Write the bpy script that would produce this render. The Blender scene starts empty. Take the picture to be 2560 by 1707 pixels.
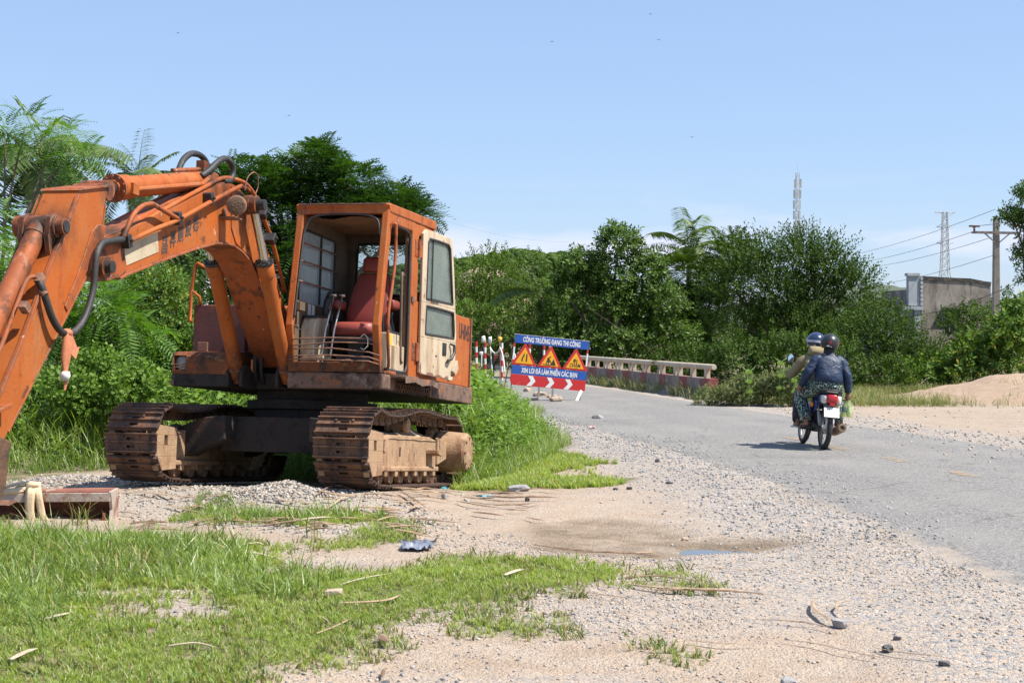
import bpy, bmesh, math, random
import numpy as np
from mathutils import Vector, Matrix, noise as mnoise

random.seed(7)
RNG = np.random.default_rng(11)
S = bpy.context.scene
COL = S.collection
rad = math.radians

# ------------------------------------------------------------------ camera
CAM_H, FPX, HOR = 1.6, 3900.0, 835.0
cd = bpy.data.cameras.new('camera')
cam = bpy.data.objects.new('camera', cd)
COL.objects.link(cam)
cam.location = (0, 0, CAM_H)
cam.rotation_euler = (rad(90) - math.atan((853.5 - HOR) / FPX), 0, 0)
cd.sensor_width = 36
cd.lens = 36 * FPX / 2560
cd.clip_start = 0.1
cd.clip_end = 9000
cd.dof.use_dof = True
cd.dof.focus_distance = 15.5
cd.dof.aperture_fstop = 10.0
S.camera = cam

# ------------------------------------------------------------------ sun, sky, exposure
SUN_EL, SUN_AZ = rad(57), rad(-14)          # azimuth counted from +X towards +Y
sdir = Vector((math.cos(SUN_EL) * math.cos(SUN_AZ), math.cos(SUN_EL) * math.sin(SUN_AZ), math.sin(SUN_EL)))
ld = bpy.data.lights.new('sun', 'SUN')
ld.energy = 5.0
ld.angle = rad(0.53)
ld.color = (1.0, 0.94, 0.84)
sun = bpy.data.objects.new('sun', ld)
sun.rotation_euler = sdir.to_track_quat('Z', 'Y').to_euler()
sun.location = (20, -10, 30)
COL.objects.link(sun)

W = bpy.data.worlds.new('World')
S.world = W
W.use_nodes = True
nt = W.node_tree
nt.nodes.clear()
sky = nt.nodes.new('ShaderNodeTexSky')
sky.sky_type = 'NISHITA'
sky.sun_disc = False
sky.sun_elevation = SUN_EL
sky.sun_rotation = math.pi / 2 - SUN_AZ
sky.altitude = 0
sky.air_density = 1.0
sky.dust_density = 0.4
sky.ozone_density = 3.0
bg = nt.nodes.new('ShaderNodeBackground')
bg.inputs['Strength'].default_value = 0.100
# faint low cumulus over the whole horizon
tc = nt.nodes.new('ShaderNodeTexCoord')
sep = nt.nodes.new('ShaderNodeSeparateXYZ')
nt.links.new(tc.outputs['Generated'], sep.inputs[0])
mp = nt.nodes.new('ShaderNodeMapping')
mp.inputs['Scale'].default_value = (9, 9, 34)
mp.inputs['Location'].default_value = (3.3, 1.7, 0.4)
nt.links.new(tc.outputs['Generated'], mp.inputs[0])
cn = nt.nodes.new('ShaderNodeTexNoise')
cn.inputs['Scale'].default_value = 1.0
cn.inputs['Detail'].default_value = 7
nt.links.new(mp.outputs[0], cn.inputs['Vector'])
cr = nt.nodes.new('ShaderNodeMapRange')
cr.inputs['From Min'].default_value = 0.47
cr.inputs['From Max'].default_value = 0.66
nt.links.new(cn.outputs['Fac'], cr.inputs['Value'])
hr = nt.nodes.new('ShaderNodeMapRange')
hr.inputs['From Min'].default_value = 0.100
hr.inputs['From Max'].default_value = 0.035
nt.links.new(sep.outputs['Z'], hr.inputs['Value'])
mu = nt.nodes.new('ShaderNodeMath')
mu.operation = 'MULTIPLY'
nt.links.new(cr.outputs[0], mu.inputs[0])
nt.links.new(hr.outputs[0], mu.inputs[1])
mu2 = nt.nodes.new('ShaderNodeMath')
mu2.operation = 'MULTIPLY'
mu2.inputs[1].default_value = 0.9
nt.links.new(mu.outputs[0], mu2.inputs[0])
mx = nt.nodes.new('ShaderNodeMix')
mx.data_type = 'RGBA'
mx.inputs['B'].default_value = (10.5, 8.8, 8.6, 1)
nt.links.new(mu2.outputs[0], mx.inputs['Factor'])
nt.links.new(sky.outputs[0], mx.inputs['A'])
# humid air: the clear sky mixed evenly with the pale blue of haze
gain = nt.nodes.new('ShaderNodeMix')
gain.data_type = 'RGBA'
gain.inputs['Factor'].default_value = .55
gain.inputs['B'].default_value = (2.5, 3.5, 5.6, 1)
nt.links.new(mx.outputs['Result'], gain.inputs['A'])
nt.links.new(gain.outputs['Result'], bg.inputs['Color'])
wo = nt.nodes.new('ShaderNodeOutputWorld')
nt.links.new(bg.outputs[0], wo.inputs['Surface'])

S.view_settings.view_transform = 'Standard'
S.view_settings.look = 'None'
S.view_settings.exposure = 0.78
S.view_settings.gamma = 1.0
S.view_settings.use_curve_mapping = False
S.cycles.max_bounces = 6
S.cycles.diffuse_bounces = 3
S.cycles.transparent_max_bounces = 12
S.cycles.transmission_bounces = 4
S.cycles.volume_bounces = 0
S.cycles.caustics_reflective = False
S.cycles.caustics_refractive = False


def at(px, py, Y):
    """World point seen at photo pixel (px, py) when it stands Y metres ahead."""
    return Vector((Y * (px - 1280) / FPX, Y, CAM_H + Y * (HOR - py) / FPX))


def gnd(px, py):
    Y = CAM_H * FPX / (py - HOR)
    return (Y * (px - 1280) / FPX, Y)


# ------------------------------------------------------------------ materials
class NT:
    def __init__(s, name):
        s.m = bpy.data.materials.new(name)
        s.m.use_nodes = True
        s.t = s.m.node_tree
        s.t.nodes.clear()
        s.out = s.n('ShaderNodeOutputMaterial')

    def n(s, typ, **kw):
        nd = s.t.nodes.new(typ)
        for k, v in kw.items():
            if k.startswith('_'):
                setattr(nd, k[1:], v)
        for k, v in kw.items():
            if k.startswith('_'):
                continue
            s.set(nd, k.replace('__', ' '), v)
        return nd

    def set(s, nd, k, v):
        inp = nd.inputs[int(k[1:])] if (k[0] == 'i' and k[1:].isdigit()) else nd.inputs[k]
        if isinstance(v, bpy.types.NodeSocket):
            s.t.links.new(v, inp)
        else:
            if isinstance(v, tuple) and len(v) == 3 and inp.type == 'RGBA':
                v = (*v, 1)
            inp.default_value = v

    def noise(s, vec, scale, detail=6, rough=0.6, dist=0.0):
        return s.n('ShaderNodeTexNoise', Vector=vec, Scale=scale, Detail=detail, Roughness=rough, Distortion=dist).outputs['Fac']

    def ramp(s, v, lo, hi):
        return s.n('ShaderNodeMapRange', Value=v, From__Min=lo, From__Max=hi).outputs[0]

    def mix(s, f, a, b):
        return s.n('ShaderNodeMix', _data_type='RGBA', Factor=f, A=a, B=b).outputs['Result']

    def math(s, op, a, b=0.0):
        return s.n('ShaderNodeMath', _operation=op, i0=a, i1=b).outputs[0]

    def map(s, vec, sc, loc=(0, 0, 0)):
        return s.n('ShaderNodeMapping', Vector=vec, Scale=sc, Location=loc).outputs[0]

    def obj(s):
        return s.n('ShaderNodeTexCoord').outputs['Object']

    def surf(s, sh):
        s.t.links.new(sh, s.out.inputs['Surface'])
        return s.m


def mat(name, base, rough=0.6, layers=(), bump=None, metallic=0.0, spec=0.5, vary=0.12, coat=0.0, pins=(), edge=None):
    """layers: (colour, scale, lo, hi, (sx,sy,sz)) mixed in by thresholded noise."""
    g = NT(name)
    v = g.obj()
    c = g.n('ShaderNodeRGB').outputs[0]
    c.default_value = (*base, 1)
    if vary:
        nz = g.noise(v, 2.3, 5)
        hs = g.n('ShaderNodeHueSaturation', Color=c, Value=g.n('ShaderNodeMapRange', Value=nz, From__Min=.3, From__Max=.7, To__Min=1 - vary, To__Max=1 + vary).outputs[0])
        c = hs.outputs[0]
    r = rough
    for i, (col, sc, lo, hi, st) in enumerate(layers):
        nz = g.noise(g.map(v, st, (i * 7.3, i * 3.1, i * 5.7)), sc, 8, .68)
        f = g.ramp(nz, lo, hi)
        c = g.mix(f, c, col)
        r = g.math('ADD', r if not isinstance(r, float) else r, g.math('MULTIPLY', f, .12))
    for px_, pz_, pr_ in pins:                          # grease and grime gathered round the pins
        dv_ = g.n('ShaderNodeVectorMath', _operation='DISTANCE', i0=g.map(v, (1, 0, 1)), i1=(px_, 0, pz_)).outputs['Value']
        f = g.math('MULTIPLY', g.ramp(dv_, pr_, pr_ * .25), g.ramp(g.noise(g.map(v, (1, 1, .55)), 7, 7, .7), .36, .60))
        c = g.mix(f, c, (.045, .028, .02))
    if edge:                                            # paint worn off along the edges
        bv = g.n('ShaderNodeBevel', _samples=4, Radius=edge)
        dt = g.n('ShaderNodeVectorMath', _operation='DOT_PRODUCT', i0=bv.outputs[0], i1=g.n('ShaderNodeNewGeometry').outputs['Normal']).outputs['Value']
        f = g.math('MULTIPLY', g.ramp(dt, .985, .90), g.ramp(g.noise(v, 11, 6, .7), .42, .56))
        c = g.mix(g.math('MULTIPLY', f, .85), c, g.mix(g.noise(v, 5), (.09, .042, .026), (.42, .30, .21)))
    b = g.n('ShaderNodeBsdfPrincipled', Base__Color=c, Roughness=r, Metallic=metallic)
    b.inputs['Specular IOR Level'].default_value = spec
    if coat:
        b.inputs['Coat Weight'].default_value = coat
    if bump:
        h = g.noise(v, bump[0], 6, .65)
        bn = g.n('ShaderNodeBump', Strength=bump[1], Distance=.02, Height=h)
        g.set(b, 'Normal', bn.outputs[0])
    return g.surf(b.outputs[0])


I3 = (1, 1, 1)
PINS = ((4.45, 1.765, .30), (1.75, 2.705, .36), (5.12, 1.985, .32), (4.36, 2.40, .22), (2.28, 2.85, .34), (.72, 1.16, .45), (4.15, 2.02, .2))
RUST = (.13, .048, .022)
DIRT = (.36, .25, .16)
M = {}
M['orange'] = mat('orange_paint', (.375, .088, .013), .54, [((.365, .118, .033), 1.6, .42, .68, I3), ((.25, .055, .014), 3.1, .52, .72, (1.6, 1.6, .5)), (RUST, 4.5, .605, .66, I3), ((.045, .028, .022), 15, .635, .69, (1, 1, .6)), ((.30, .165, .085), 3.2, .57, .80, (2.2, 2.2, .45)), ((.035, .024, .02), 2.1, .60, .76, (1.5, 1.5, .6)), ((.50, .40, .30), 7.5, .675, .70, (1, 1, .5))], (30, .2), spec=.25, pins=PINS, edge=.018)
M['orange_worn'] = mat('orange_paint_worn', (.34, .082, .02), .58, [((.22, .075, .035), 2.5, .45, .68, I3), (RUST, 4.2, .52, .60, I3), ((.045, .03, .025), 9, .60, .66, (1, 1, .5)), (DIRT, 6, .60, .76, (1.6, 1.6, .7)), ((.46, .40, .34), 5.2, .655, .68, (1, 1, .7))], (26, .2), spec=.28, pins=PINS, edge=.015)
M['orange_shaded'] = mat('shade_darkened_orange_paint', (.17, .058, .022), .7, [((.30, .085, .022), 5, .54, .64, I3), ((.06, .036, .026), 5, .48, .60, I3), ((.25, .17, .11), 8, .58, .68, I3)], (26, .25), spec=.25)  # orange darkened in its colour to carry shade on front sill and tool box
M['rust_plate'] = mat('rusty_plate', (.17, .10, .07), .8, [((.36, .11, .035), 6, .55, .63, I3), ((.07, .04, .03), 5, .48, .60, I3), ((.27, .215, .18), 7, .57, .66, I3), ((.03, .022, .02), 18, .60, .66, I3)], (35, .3))
M['dark_frame'] = mat('grimy_shaded_frame_steel', (.030, .022, .018), .85, [((.085, .038, .022), 4, .56, .70, I3), ((.015, .013, .012), 9, .5, .65, I3)], (24, .3))  # steel colour lowered so car body and deck read as shaded
M['dark_red'] = mat('dull_red_tank_paint', (.105, .028, .020), .65, [((.20, .05, .022), 5, .55, .68, (1, 1, .4)), ((.06, .03, .025), 4, .52, .66, I3)], (24, .15))
M['shoe'] = mat('rusty_track_steel', (.125, .066, .042), .62, [((.20, .10, .055), 5, .45, .62, I3), ((.065, .042, .034), 6, .48, .60, (.4, 1, 1)), ((.34, .23, .145), 5, .60, .74, I3)], (40, .35), metallic=.25)
M['mud_steel'] = mat('mud_caked_steel', (.34, .215, .125), .9, [((.22, .11, .06), 4, .50, .64, (1, 1, .5)), ((.43, .30, .19), 9, .54, .68, I3), ((.13, .07, .045), 7, .58, .68, (1, 1, .5))], (45, .5))
M['dry_mud'] = mat('dry_mud', (.40, .30, .21), .95, [((.22, .16, .11), 8, .5, .62, I3)], (30, .8))
M['cream'] = mat('cream_paint', (.50, .41, .29), .5, [((.52, .42, .30), 3, .5, .7, I3), ((.20, .085, .04), 5.5, .60, .66, I3), ((.10, .05, .03), 14, .64, .69, I3), ((.32, .205, .115), 2.4, .47, .68, (2.4, 2.4, .4))], (26, .08))
M['tan_in'] = mat('tan_interior_paint', (.135, .092, .058), .7, [((.08, .052, .032), 4, .5, .68, I3), (RUST, 6, .62, .70, I3)], (26, .12))  # tan darkened to put the cab's inner shade into the paint colour
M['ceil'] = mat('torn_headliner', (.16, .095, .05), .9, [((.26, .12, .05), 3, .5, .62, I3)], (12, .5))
M['seat'] = mat('red_seat_vinyl', (.24, .045, .032), .5, [((.19, .042, .034), 4, .5, .7, I3), ((.30, .085, .06), 9, .6, .75, I3)], (60, .1))
M['rubber'] = mat('black_rubber', (.028, .027, .027), .6, [((.10, .085, .075), 8, .58, .72, I3)], (40, .1))
M['black'] = mat('black_steel', (.022, .021, .021), .5, [((.09, .06, .045), 9, .56, .68, I3)], (40, .1))
M['rod_rust'] = mat('rusty_rod', (.17, .085, .055), .7, [((.30, .14, .08), 12, .5, .62, I3)], (60, .2))
M['chrome'] = mat('worn_chrome', (.55, .52, .47), .22, [((.35, .31, .25), 7, .5, .66, (1, 1, .4))], None, metallic=.95)
M['placard'] = mat('weathered_placard', (.45, .375, .26), .7, [((.34, .27, .18), 5, .48, .66, I3), ((.30, .22, .14), 14, .62, .68, (.3, 1, 2))], (26, .1))
M['ink'] = mat('faded_black_paint', (.055, .048, .045), .7, [((.42, .14, .05), 12, .60, .70, I3)])
M['ink2'] = mat('black_lettering', (.025, .022, .025), .6)
M['lens'] = mat('brown_lamp_lens', (.085, .045, .02), .35, [((.15, .09, .05), 14, .5, .65, I3)])
M['lens_grey'] = mat('grey_lamp_glass', (.24, .23, .21), .12, [((.36, .33, .29), 6, .5, .7, I3)], None, coat=.4)
M['rag'] = mat('faded_orange_rag', (.55, .20, .10), .9, [((.40, .13, .07), 8, .5, .65, I3)], (30, .3))
M['rope_white'] = mat('white_cloth', (.72, .70, .68), .9, [((.55, .50, .47), 9, .5, .7, I3)], (30, .2))
M['sticker'] = mat('yellow_sticker', (.75, .42, .05), .5)
M['white_tag'] = mat('white_tag', (.62, .60, .56), .6)


def glass_mat(name, dust, dcol, tint=(.85, .93, .9)):
    g = NT(name)
    v = g.obj()
    f = g.ramp(g.noise(g.map(v, (1, 1, .6)), 7, 8, .7), .3, .75)
    lo, hi = dust
    f = g.n('ShaderNodeMapRange', Value=f, To__Min=lo, To__Max=hi).outputs[0]
    tr = g.n('ShaderNodeBsdfTransparent', Color=tint).outputs[0]
    gl = g.n('ShaderNodeBsdfGlossy', Roughness=.06, Color=(1, 1, 1)).outputs[0]
    fr = g.n('ShaderNodeFresnel', IOR=1.45).outputs[0]
    a = g.n('ShaderNodeMixShader', Fac=fr, i1=tr, i2=gl).outputs[0]
    df = g.n('ShaderNodeBsdfDiffuse', Color=dcol).outputs[0]
    tl = g.n('ShaderNodeBsdfTranslucent', Color=dcol).outputs[0]
    d = g.n('ShaderNodeMixShader', Fac=.5, i1=df, i2=tl).outputs[0]
    return g.surf(g.n('ShaderNodeMixShader', Fac=f, i1=a, i2=d).outputs[0])


M['glass'] = glass_mat('dusty_glass', (.05, .30), (.42, .43, .42))
M['glass_dirty'] = glass_mat('filthy_glass', (.40, .78), (.46, .48, .48))
M['glass_green'] = glass_mat('streaked_door_glass', (.15, .62), (.42, .48, .42))


# ------------------------------------------------------------------ mesh building
class MB:
    def __init__(s):
        s.v, s.f = [], []

    def add(s, vs, fs):
        o = len(s.v)
        s.v += [tuple(p) for p in vs]
        s.f += [tuple(i + o for i in f) for f in fs]
        return s

    def box(s, lo, hi, rot=None, about=None):
        x0, y0, z0 = lo
        x1, y1, z1 = hi
        vs = [(x0, y0, z0), (x1, y0, z0), (x1, y1, z0), (x0, y1, z0), (x0, y0, z1), (x1, y0, z1), (x1, y1, z1), (x0, y1, z1)]
        if rot is not None:
            c = Vector(about) if about else Vector(((x0 + x1) / 2, (y0 + y1) / 2, (z0 + z1) / 2))
            vs = [rot @ (Vector(p) - c) + c for p in vs]
        return s.add(vs, [(3, 2, 1, 0), (4, 5, 6, 7), (0, 1, 5, 4), (1, 2, 6, 5), (2, 3, 7, 6), (3, 0, 4, 7)])

    def beam(s, p0, p1, w, h, up=(0, 0, 1)):
        """box from p0 to p1, width w sideways and h along up"""
        p0, p1, up = Vector(p0), Vector(p1), Vector(up)
        d = (p1 - p0).normalized()
        a = d.cross(up).normalized()
        b = a.cross(d).normalized()
        vs = [p + a * (w / 2 * i) + b * (h / 2 * j) for p in (p0, p1) for i, j in ((-1, -1), (1, -1), (1, 1), (-1, 1))]
        return s.add(vs, [(0, 1, 2, 3), (7, 6, 5, 4), (4, 5, 1, 0), (5, 6, 2, 1), (6, 7, 3, 2), (7, 4, 0, 3)])

    def prism(s, pts, axis, lo, hi):
        """extrude 2D outline (in the two other axes, cyclic order) along axis"""
        n = len(pts)
        def P(p, w):
            q = list(p)
            q.insert(axis, w)
            return q
        vs = [P(p, lo) for p in pts] + [P(p, hi) for p in pts]
        fs = [tuple(range(n)), tuple(range(2 * n - 1, n - 1, -1))] + [((i + 1) % n, i, n + i, n + (i + 1) % n) for i in range(n)]
        return s.add(vs, fs)

    def tube(s, pts, r, seg=8, cap=True):
        pts = [Vector(p) for p in pts]
        n = len(pts)
        rs = r if isinstance(r, (list, tuple)) else [r] * n
        ref = Vector((0, 0, 1))
        d0 = (pts[1] - pts[0]).normalized()
        if abs(d0.dot(ref)) > .95:
            ref = Vector((1, 0, 0))
        a = d0.cross(ref).normalized()
        vs = []
        for i in range(n):
            d = (pts[min(i + 1, n - 1)] - pts[max(i - 1, 0)]).normalized()
            a = (a - d * a.dot(d)).normalized()
            b = d.cross(a)
            for k in range(seg):
                t = 2 * math.pi * k / seg
                vs.append(pts[i] + (a * math.cos(t) + b * math.sin(t)) * rs[i])
        fs = []
        for i in range(n - 1):
            for k in range(seg):
                k2 = (k + 1) % seg
                fs.append((i * seg + k, i * seg + k2, (i + 1) * seg + k2, (i + 1) * seg + k))
        if cap:
            fs.append(tuple(range(seg - 1, -1, -1)))
            fs.append(tuple(range((n - 1) * seg, n * seg)))
        return s.add(vs, fs)

    def cyl(s, p0, p1, r0, r1=None, seg=16):
        return s.tube([p0, p1], [r0, r1 if r1 is not None else r0], seg)

    def lathe(s, p0, axis, prof, seg=20):
        """prof: (along, radius) pairs"""
        p0 = Vector(p0)
        d = Vector(axis).normalized()
        return s.tube([p0 + d * t for t, _ in prof], [max(q, .0005) for _, q in prof], seg) if all(prof[i][0] < prof[i + 1][0] for i in range(len(prof) - 1)) else s._lathe(p0, d, prof, seg)

    def _lathe(s, p0, d, prof, seg):
        ref = Vector((0, 0, 1)) if abs(d.z) < .9 else Vector((1, 0, 0))
        a = d.cross(ref).normalized()
        b = d.cross(a)
        vs = []
        for t, q in prof:
            for k in range(seg):
                w = 2 * math.pi * k / seg
                vs.append(p0 + d * t + (a * math.cos(w) + b * math.sin(w)) * max(q, .0005))
        fs = []
        for i in range(len(prof) - 1):
            for k in range(seg):
                k2 = (k + 1) % seg
                fs.append((i * seg + k, i * seg + k2, (i + 1) * seg + k2, (i + 1) * seg + k))
        fs.append(tuple(range(seg - 1, -1, -1)))
        fs.append(tuple(range((len(prof) - 1) * seg, len(prof) * seg)))
        return s.add(vs, fs)

    def sphere(s, c, r, seg=12, rings=8):
        c = Vector(c)
        rx, ry, rz = r if isinstance(r, (tuple, list)) else (r, r, r)
        vs = [c + Vector((0, 0, -rz))]
        for i in range(1, rings):
            t = -math.pi / 2 + math.pi * i / rings
            for k in range(seg):
                w = 2 * math.pi * k / seg
                vs.append(c + Vector((rx * math.cos(t) * math.cos(w), ry * math.cos(t) * math.sin(w), rz * math.sin(t))))
        vs.append(c + Vector((0, 0, rz)))
        fs = [(0, 1 + (k + 1) % seg, 1 + k) for k in range(seg)]
        for i in range(rings - 2):
            o = 1 + i * seg
            fs += [(o + k, o + (k + 1) % seg, o + seg + (k + 1) % seg, o + seg + k) for k in range(seg)]
        o = 1 + (rings - 2) * seg
        L = len(vs) - 1
        fs += [(o + k, o + (k + 1) % seg, L) for k in range(seg)]
        return s.add(vs, fs)

    def xf(s, Mx):
        s.v = [tuple(Mx @ Vector(p)) for p in s.v]
        return s

    def build(s, name, m, parent=None, bevel=0.0, smooth=False, **props):
        me = bpy.data.meshes.new(name)
        me.from_pydata(s.v, [], s.f)
        bm = bmesh.new()
        bm.from_mesh(me)
        bmesh.ops.recalc_face_normals(bm, faces=bm.faces)
        bm.to_mesh(me)
        bm.free()
        return link(name, me, m, parent, bevel, smooth, **props)


def link(name, me, m, parent=None, bevel=0.0, smooth=False, **props):
    if m is not None and not me.materials:
        me.materials.append(m)
    o = bpy.data.objects.new(name, me)
    COL.objects.link(o)
    if parent is not None:
        o.parent = parent
    if smooth:
        me.polygons.foreach_set('use_smooth', [True] * len(me.polygons))
        if smooth == 'auto':
            me.set_sharp_from_angle(angle=rad(38))
    if bevel:
        b = o.modifiers.new('bevel', 'BEVEL')
        b.width = bevel
        b.segments = 2
        b.limit_method = 'ANGLE'
        b.angle_limit = rad(40)
    for k, v in props.items():
        o[k] = v
    return o


def thing(name, loc, label, cat, rz=0.0, group=None, rot=None):
    o = bpy.data.objects.new(name, None)
    o.empty_display_size = .2
    o.location = loc
    o.rotation_euler = rot if rot is not None else (0, 0, rz)
    COL.objects.link(o)
    tag(o, label, cat, group)
    return o


def tag(o, label=None, cat=None, group=None, kind=None):
    if label:
        o['label'] = label
    if cat:
        o['category'] = cat
    if group:
        o['group'] = group
    if kind:
        o['kind'] = kind
    return o


def text_mesh(name, body, size, m, Mx, parent, sx=1.0, bold=0.0, ext=.0015, align='CENTER'):
    cu = bpy.data.curves.new(name, 'FONT')
    cu.body = body
    cu.size = size
    cu.align_x = align
    cu.align_y = 'CENTER'
    cu.extrude = ext
    cu.offset = bold
    cu.resolution_u = 3
    t = bpy.data.objects.new(name + '_curve', cu)
    COL.objects.link(t)
    bpy.context.view_layer.update()
    dg = bpy.context.evaluated_depsgraph_get()
    me = bpy.data.meshes.new_from_object(t.evaluated_get(dg))
    bpy.data.objects.remove(t)
    bpy.data.curves.remove(cu)
    me.transform(Mx @ Matrix.Diagonal((sx, 1, 1, 1)))
    me.name = name
    me.materials.clear()
    return link(name, me, m, parent)


def frame(o, u, v):
    """matrix with origin o, x axis u, y axis v"""
    u, v = Vector(u), Vector(v)
    n = u.cross(v).normalized()
    Mx = Matrix.Identity(4)
    for i in range(3):
        Mx[i][0], Mx[i][1], Mx[i][2], Mx[i][3] = u[i], v[i], n[i], o[i]
    return Mx


# numpy meshes -------------------------------------------------------
def np_mesh(name, v, f):
    """v (n,3); f (m,k) with constant k"""
    me = bpy.data.meshes.new(name)
    v = np.ascontiguousarray(v, dtype=np.float32)
    f = np.ascontiguousarray(f, dtype=np.int32)
    me.vertices.add(len(v))
    me.vertices.foreach_set('co', v.ravel())
    me.loops.add(f.size)
    me.loops.foreach_set('vertex_index', f.ravel())
    me.polygons.add(len(f))
    me.polygons.foreach_set('loop_start', np.arange(0, f.size, f.shape[1], dtype=np.int32))
    me.update(calc_edges=True)
    return me


def tile(tv, tf, R3, loc):
    """copies of template (tv, tf) by (c,3,3) matrices and (c,3) offsets"""
    c, n = len(loc), len(tv)
    v = np.einsum('cij,nj->cni', R3, tv) + loc[:, None, :]
    f = tf[None, :, :] + (np.arange(c) * n)[:, None, None]
    return v.reshape(-1, 3), f.reshape(-1, tf.shape[1])


def cat_meshes(parts):
    vs, fs, o = [], [], 0
    for v, f in parts:
        vs.append(v)
        fs.append(f + o)
        o += len(v)
    return np.concatenate(vs), np.concatenate(fs)


def rots(d, roll, scale):
    """matrices whose local +Z goes along d (c,3), rolled, uniformly scaled (c,)"""
    d = d / np.linalg.norm(d, axis=1, keepdims=True)
    ref = np.where(np.abs(d[:, 2:3]) > .95, np.array([[1., 0, 0]]), np.array([[0, 0, 1.]]))
    a = np.cross(ref, d)
    a /= np.linalg.norm(a, axis=1, keepdims=True)
    b = np.cross(d, a)
    ca, sa = np.cos(roll)[:, None], np.sin(roll)[:, None]
    x = a * ca + b * sa
    y = -a * sa + b * ca
    Rm = np.stack([x, y, d], axis=2)
    return Rm * scale[:, None, None]
# ================================================================== TERRAIN
CL = np.array([(-6, 6.3), (2, 6.1), (8, 5.75), (12, 5.5), (16, 5.2), (19.5, 4.8), (23.5, 4.15), (30, 2.95), (37, 1.85), (44, .75), (52, -1.0), (62, -4.0), (75, -9.0)])


def cl_x(y):
    """road centre line X at depth y (smooth)"""
    y = np.asarray(y, float)
    return (np.interp(y - 1.5, CL[:, 0], CL[:, 1]) + np.interp(y, CL[:, 0], CL[:, 1]) + np.interp(y + 1.5, CL[:, 0], CL[:, 1])) / 3


def vnoise(x, y, s, seed=0):
    """cheap smooth value noise, vectorised"""
    x = np.asarray(x, float) * s + 37.7 * seed
    y = np.asarray(y, float) * s - 19.3 * seed
    xi, yi = np.floor(x).astype(int), np.floor(y).astype(int)
    fx, fy = x - xi, y - yi
    fx, fy = fx * fx * (3 - 2 * fx), fy * fy * (3 - 2 * fy)

    def h(a, b):
        n = (a * 374761393 + b * 668265263 + seed * 1442695) & 0x7fffffff
        n = ((n ^ (n >> 13)) * 1274126177) & 0x7fffffff
        return ((n ^ (n >> 16)) & 0xffff) / 65535.0
    return (h(xi, yi) * (1 - fx) + h(xi + 1, yi) * fx) * (1 - fy) + (h(xi, yi + 1) * (1 - fx) + h(xi + 1, yi + 1) * fx) * fy


def fbm(x, y, s, seed=0, o=4):
    a, t, r = 1.0, 0.0, 0.0
    for k in range(o):
        r = r + a * vnoise(x, y, s * 2 ** k, seed + k)
        t += a
        a *= .55
    return r / t


def sstep(a, b, x):
    t = np.clip((x - a) / (b - a), 0, 1)
    return t * t * (3 - 2 * t)


def in_poly(x, y, poly):
    x, y = np.asarray(x, float), np.asarray(y, float)
    c = np.zeros(x.shape, bool)
    n = len(poly)
    for i in range(n):
        x0, y0 = poly[i]
        x1, y1 = poly[(i + 1) % n]
        if y0 == y1:
            continue
        c ^= ((y0 > y) != (y1 > y)) & (x < (x1 - x0) * (y - y0) / (y1 - y0) + x0)
    return c


def poly_d(x, y, poly):
    """signed distance to polygon, positive inside"""
    x, y = np.asarray(x, float), np.asarray(y, float)
    d = np.full(x.shape, 1e9)
    n = len(poly)
    for i in range(n):
        x0, y0 = poly[i]
        x1, y1 = poly[(i + 1) % n]
        dx, dy = x1 - x0, y1 - y0
        t = np.clip(((x - x0) * dx + (y - y0) * dy) / (dx * dx + dy * dy + 1e-12), 0, 1)
        d = np.minimum(d, np.hypot(x - x0 - t * dx, y - y0 - t * dy))
    return np.where(in_poly(x, y, poly), d, -d)


def gp(*pts):
    return [gnd(*p) for p in pts]


# patches of ground cover, measured on the ground plane
LAWN = gp((-500, 1300), (-60, 1305), (200, 1335), (420, 1352), (640, 1375), (740, 1415), (960, 1425), (1080, 1395), (1260, 1392), (1400, 1402), (1530, 1430), (1420, 1480), (1280, 1515), (1080, 1545), (985, 1585), (1000, 1620), (860, 1650), (720, 1690), (600, 1760), (300, 1900), (-700, 1900))
LAWN2 = gp((420, 1298), (520, 1262), (640, 1285), (800, 1292), (980, 1290), (1000, 1310), (760, 1318), (560, 1312))
LAWN3 = gp((1150, 1222), (1180, 1160), (1330, 1135), (1500, 1158), (1440, 1178), (1330, 1185), (1560, 1198), (1500, 1212), (1380, 1222))
BARE = gp((210, 1550), (300, 1525), (480, 1512), (575, 1525), (560, 1550), (420, 1560), (260, 1565))
BARE2 = gp((150, 1490), (300, 1478), (520, 1480), (500, 1494), (200, 1504))
VERGE = [(-9.0, 14.5), (-4.4, 18.6), (-2.0, 18.5), (-.75, 17.2), (-.2, 17.5), (.15, 18.6), (.55, 20.5), (.75, 23.0), (.6, 26.5), (.55, 30), (.3, 34), (-.2, 36.5), (-1.2, 40), (-3, 46), (-12, 60), (-40, 60), (-40, 14)]
SMALL = [(1640, 1455, .16), (1255, 1565, .22), (1690, 1640, .06), (1460, 1440, .2), (900, 1350, .3), (60, 1195, .8)]
MUD = gp((1265, 1330), (1310, 1300), (1480, 1292), (1650, 1310), (1760, 1330), (1900, 1338), (2080, 1352), (1990, 1362), (1900, 1372), (1800, 1378), (1650, 1395), (1480, 1385), (1340, 1368))
WHITE = gp((240, 1265), (420, 1240), (600, 1220), (760, 1240), (950, 1270), (1060, 1285), (1100, 1330), (1030, 1352), (860, 1352), (640, 1325), (420, 1300))
HEAP = gnd(690, 1262)
HEAP2 = gnd(170, 1215)
PUD = [gnd(1772, 1361), gnd(1868, 1362)]


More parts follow.
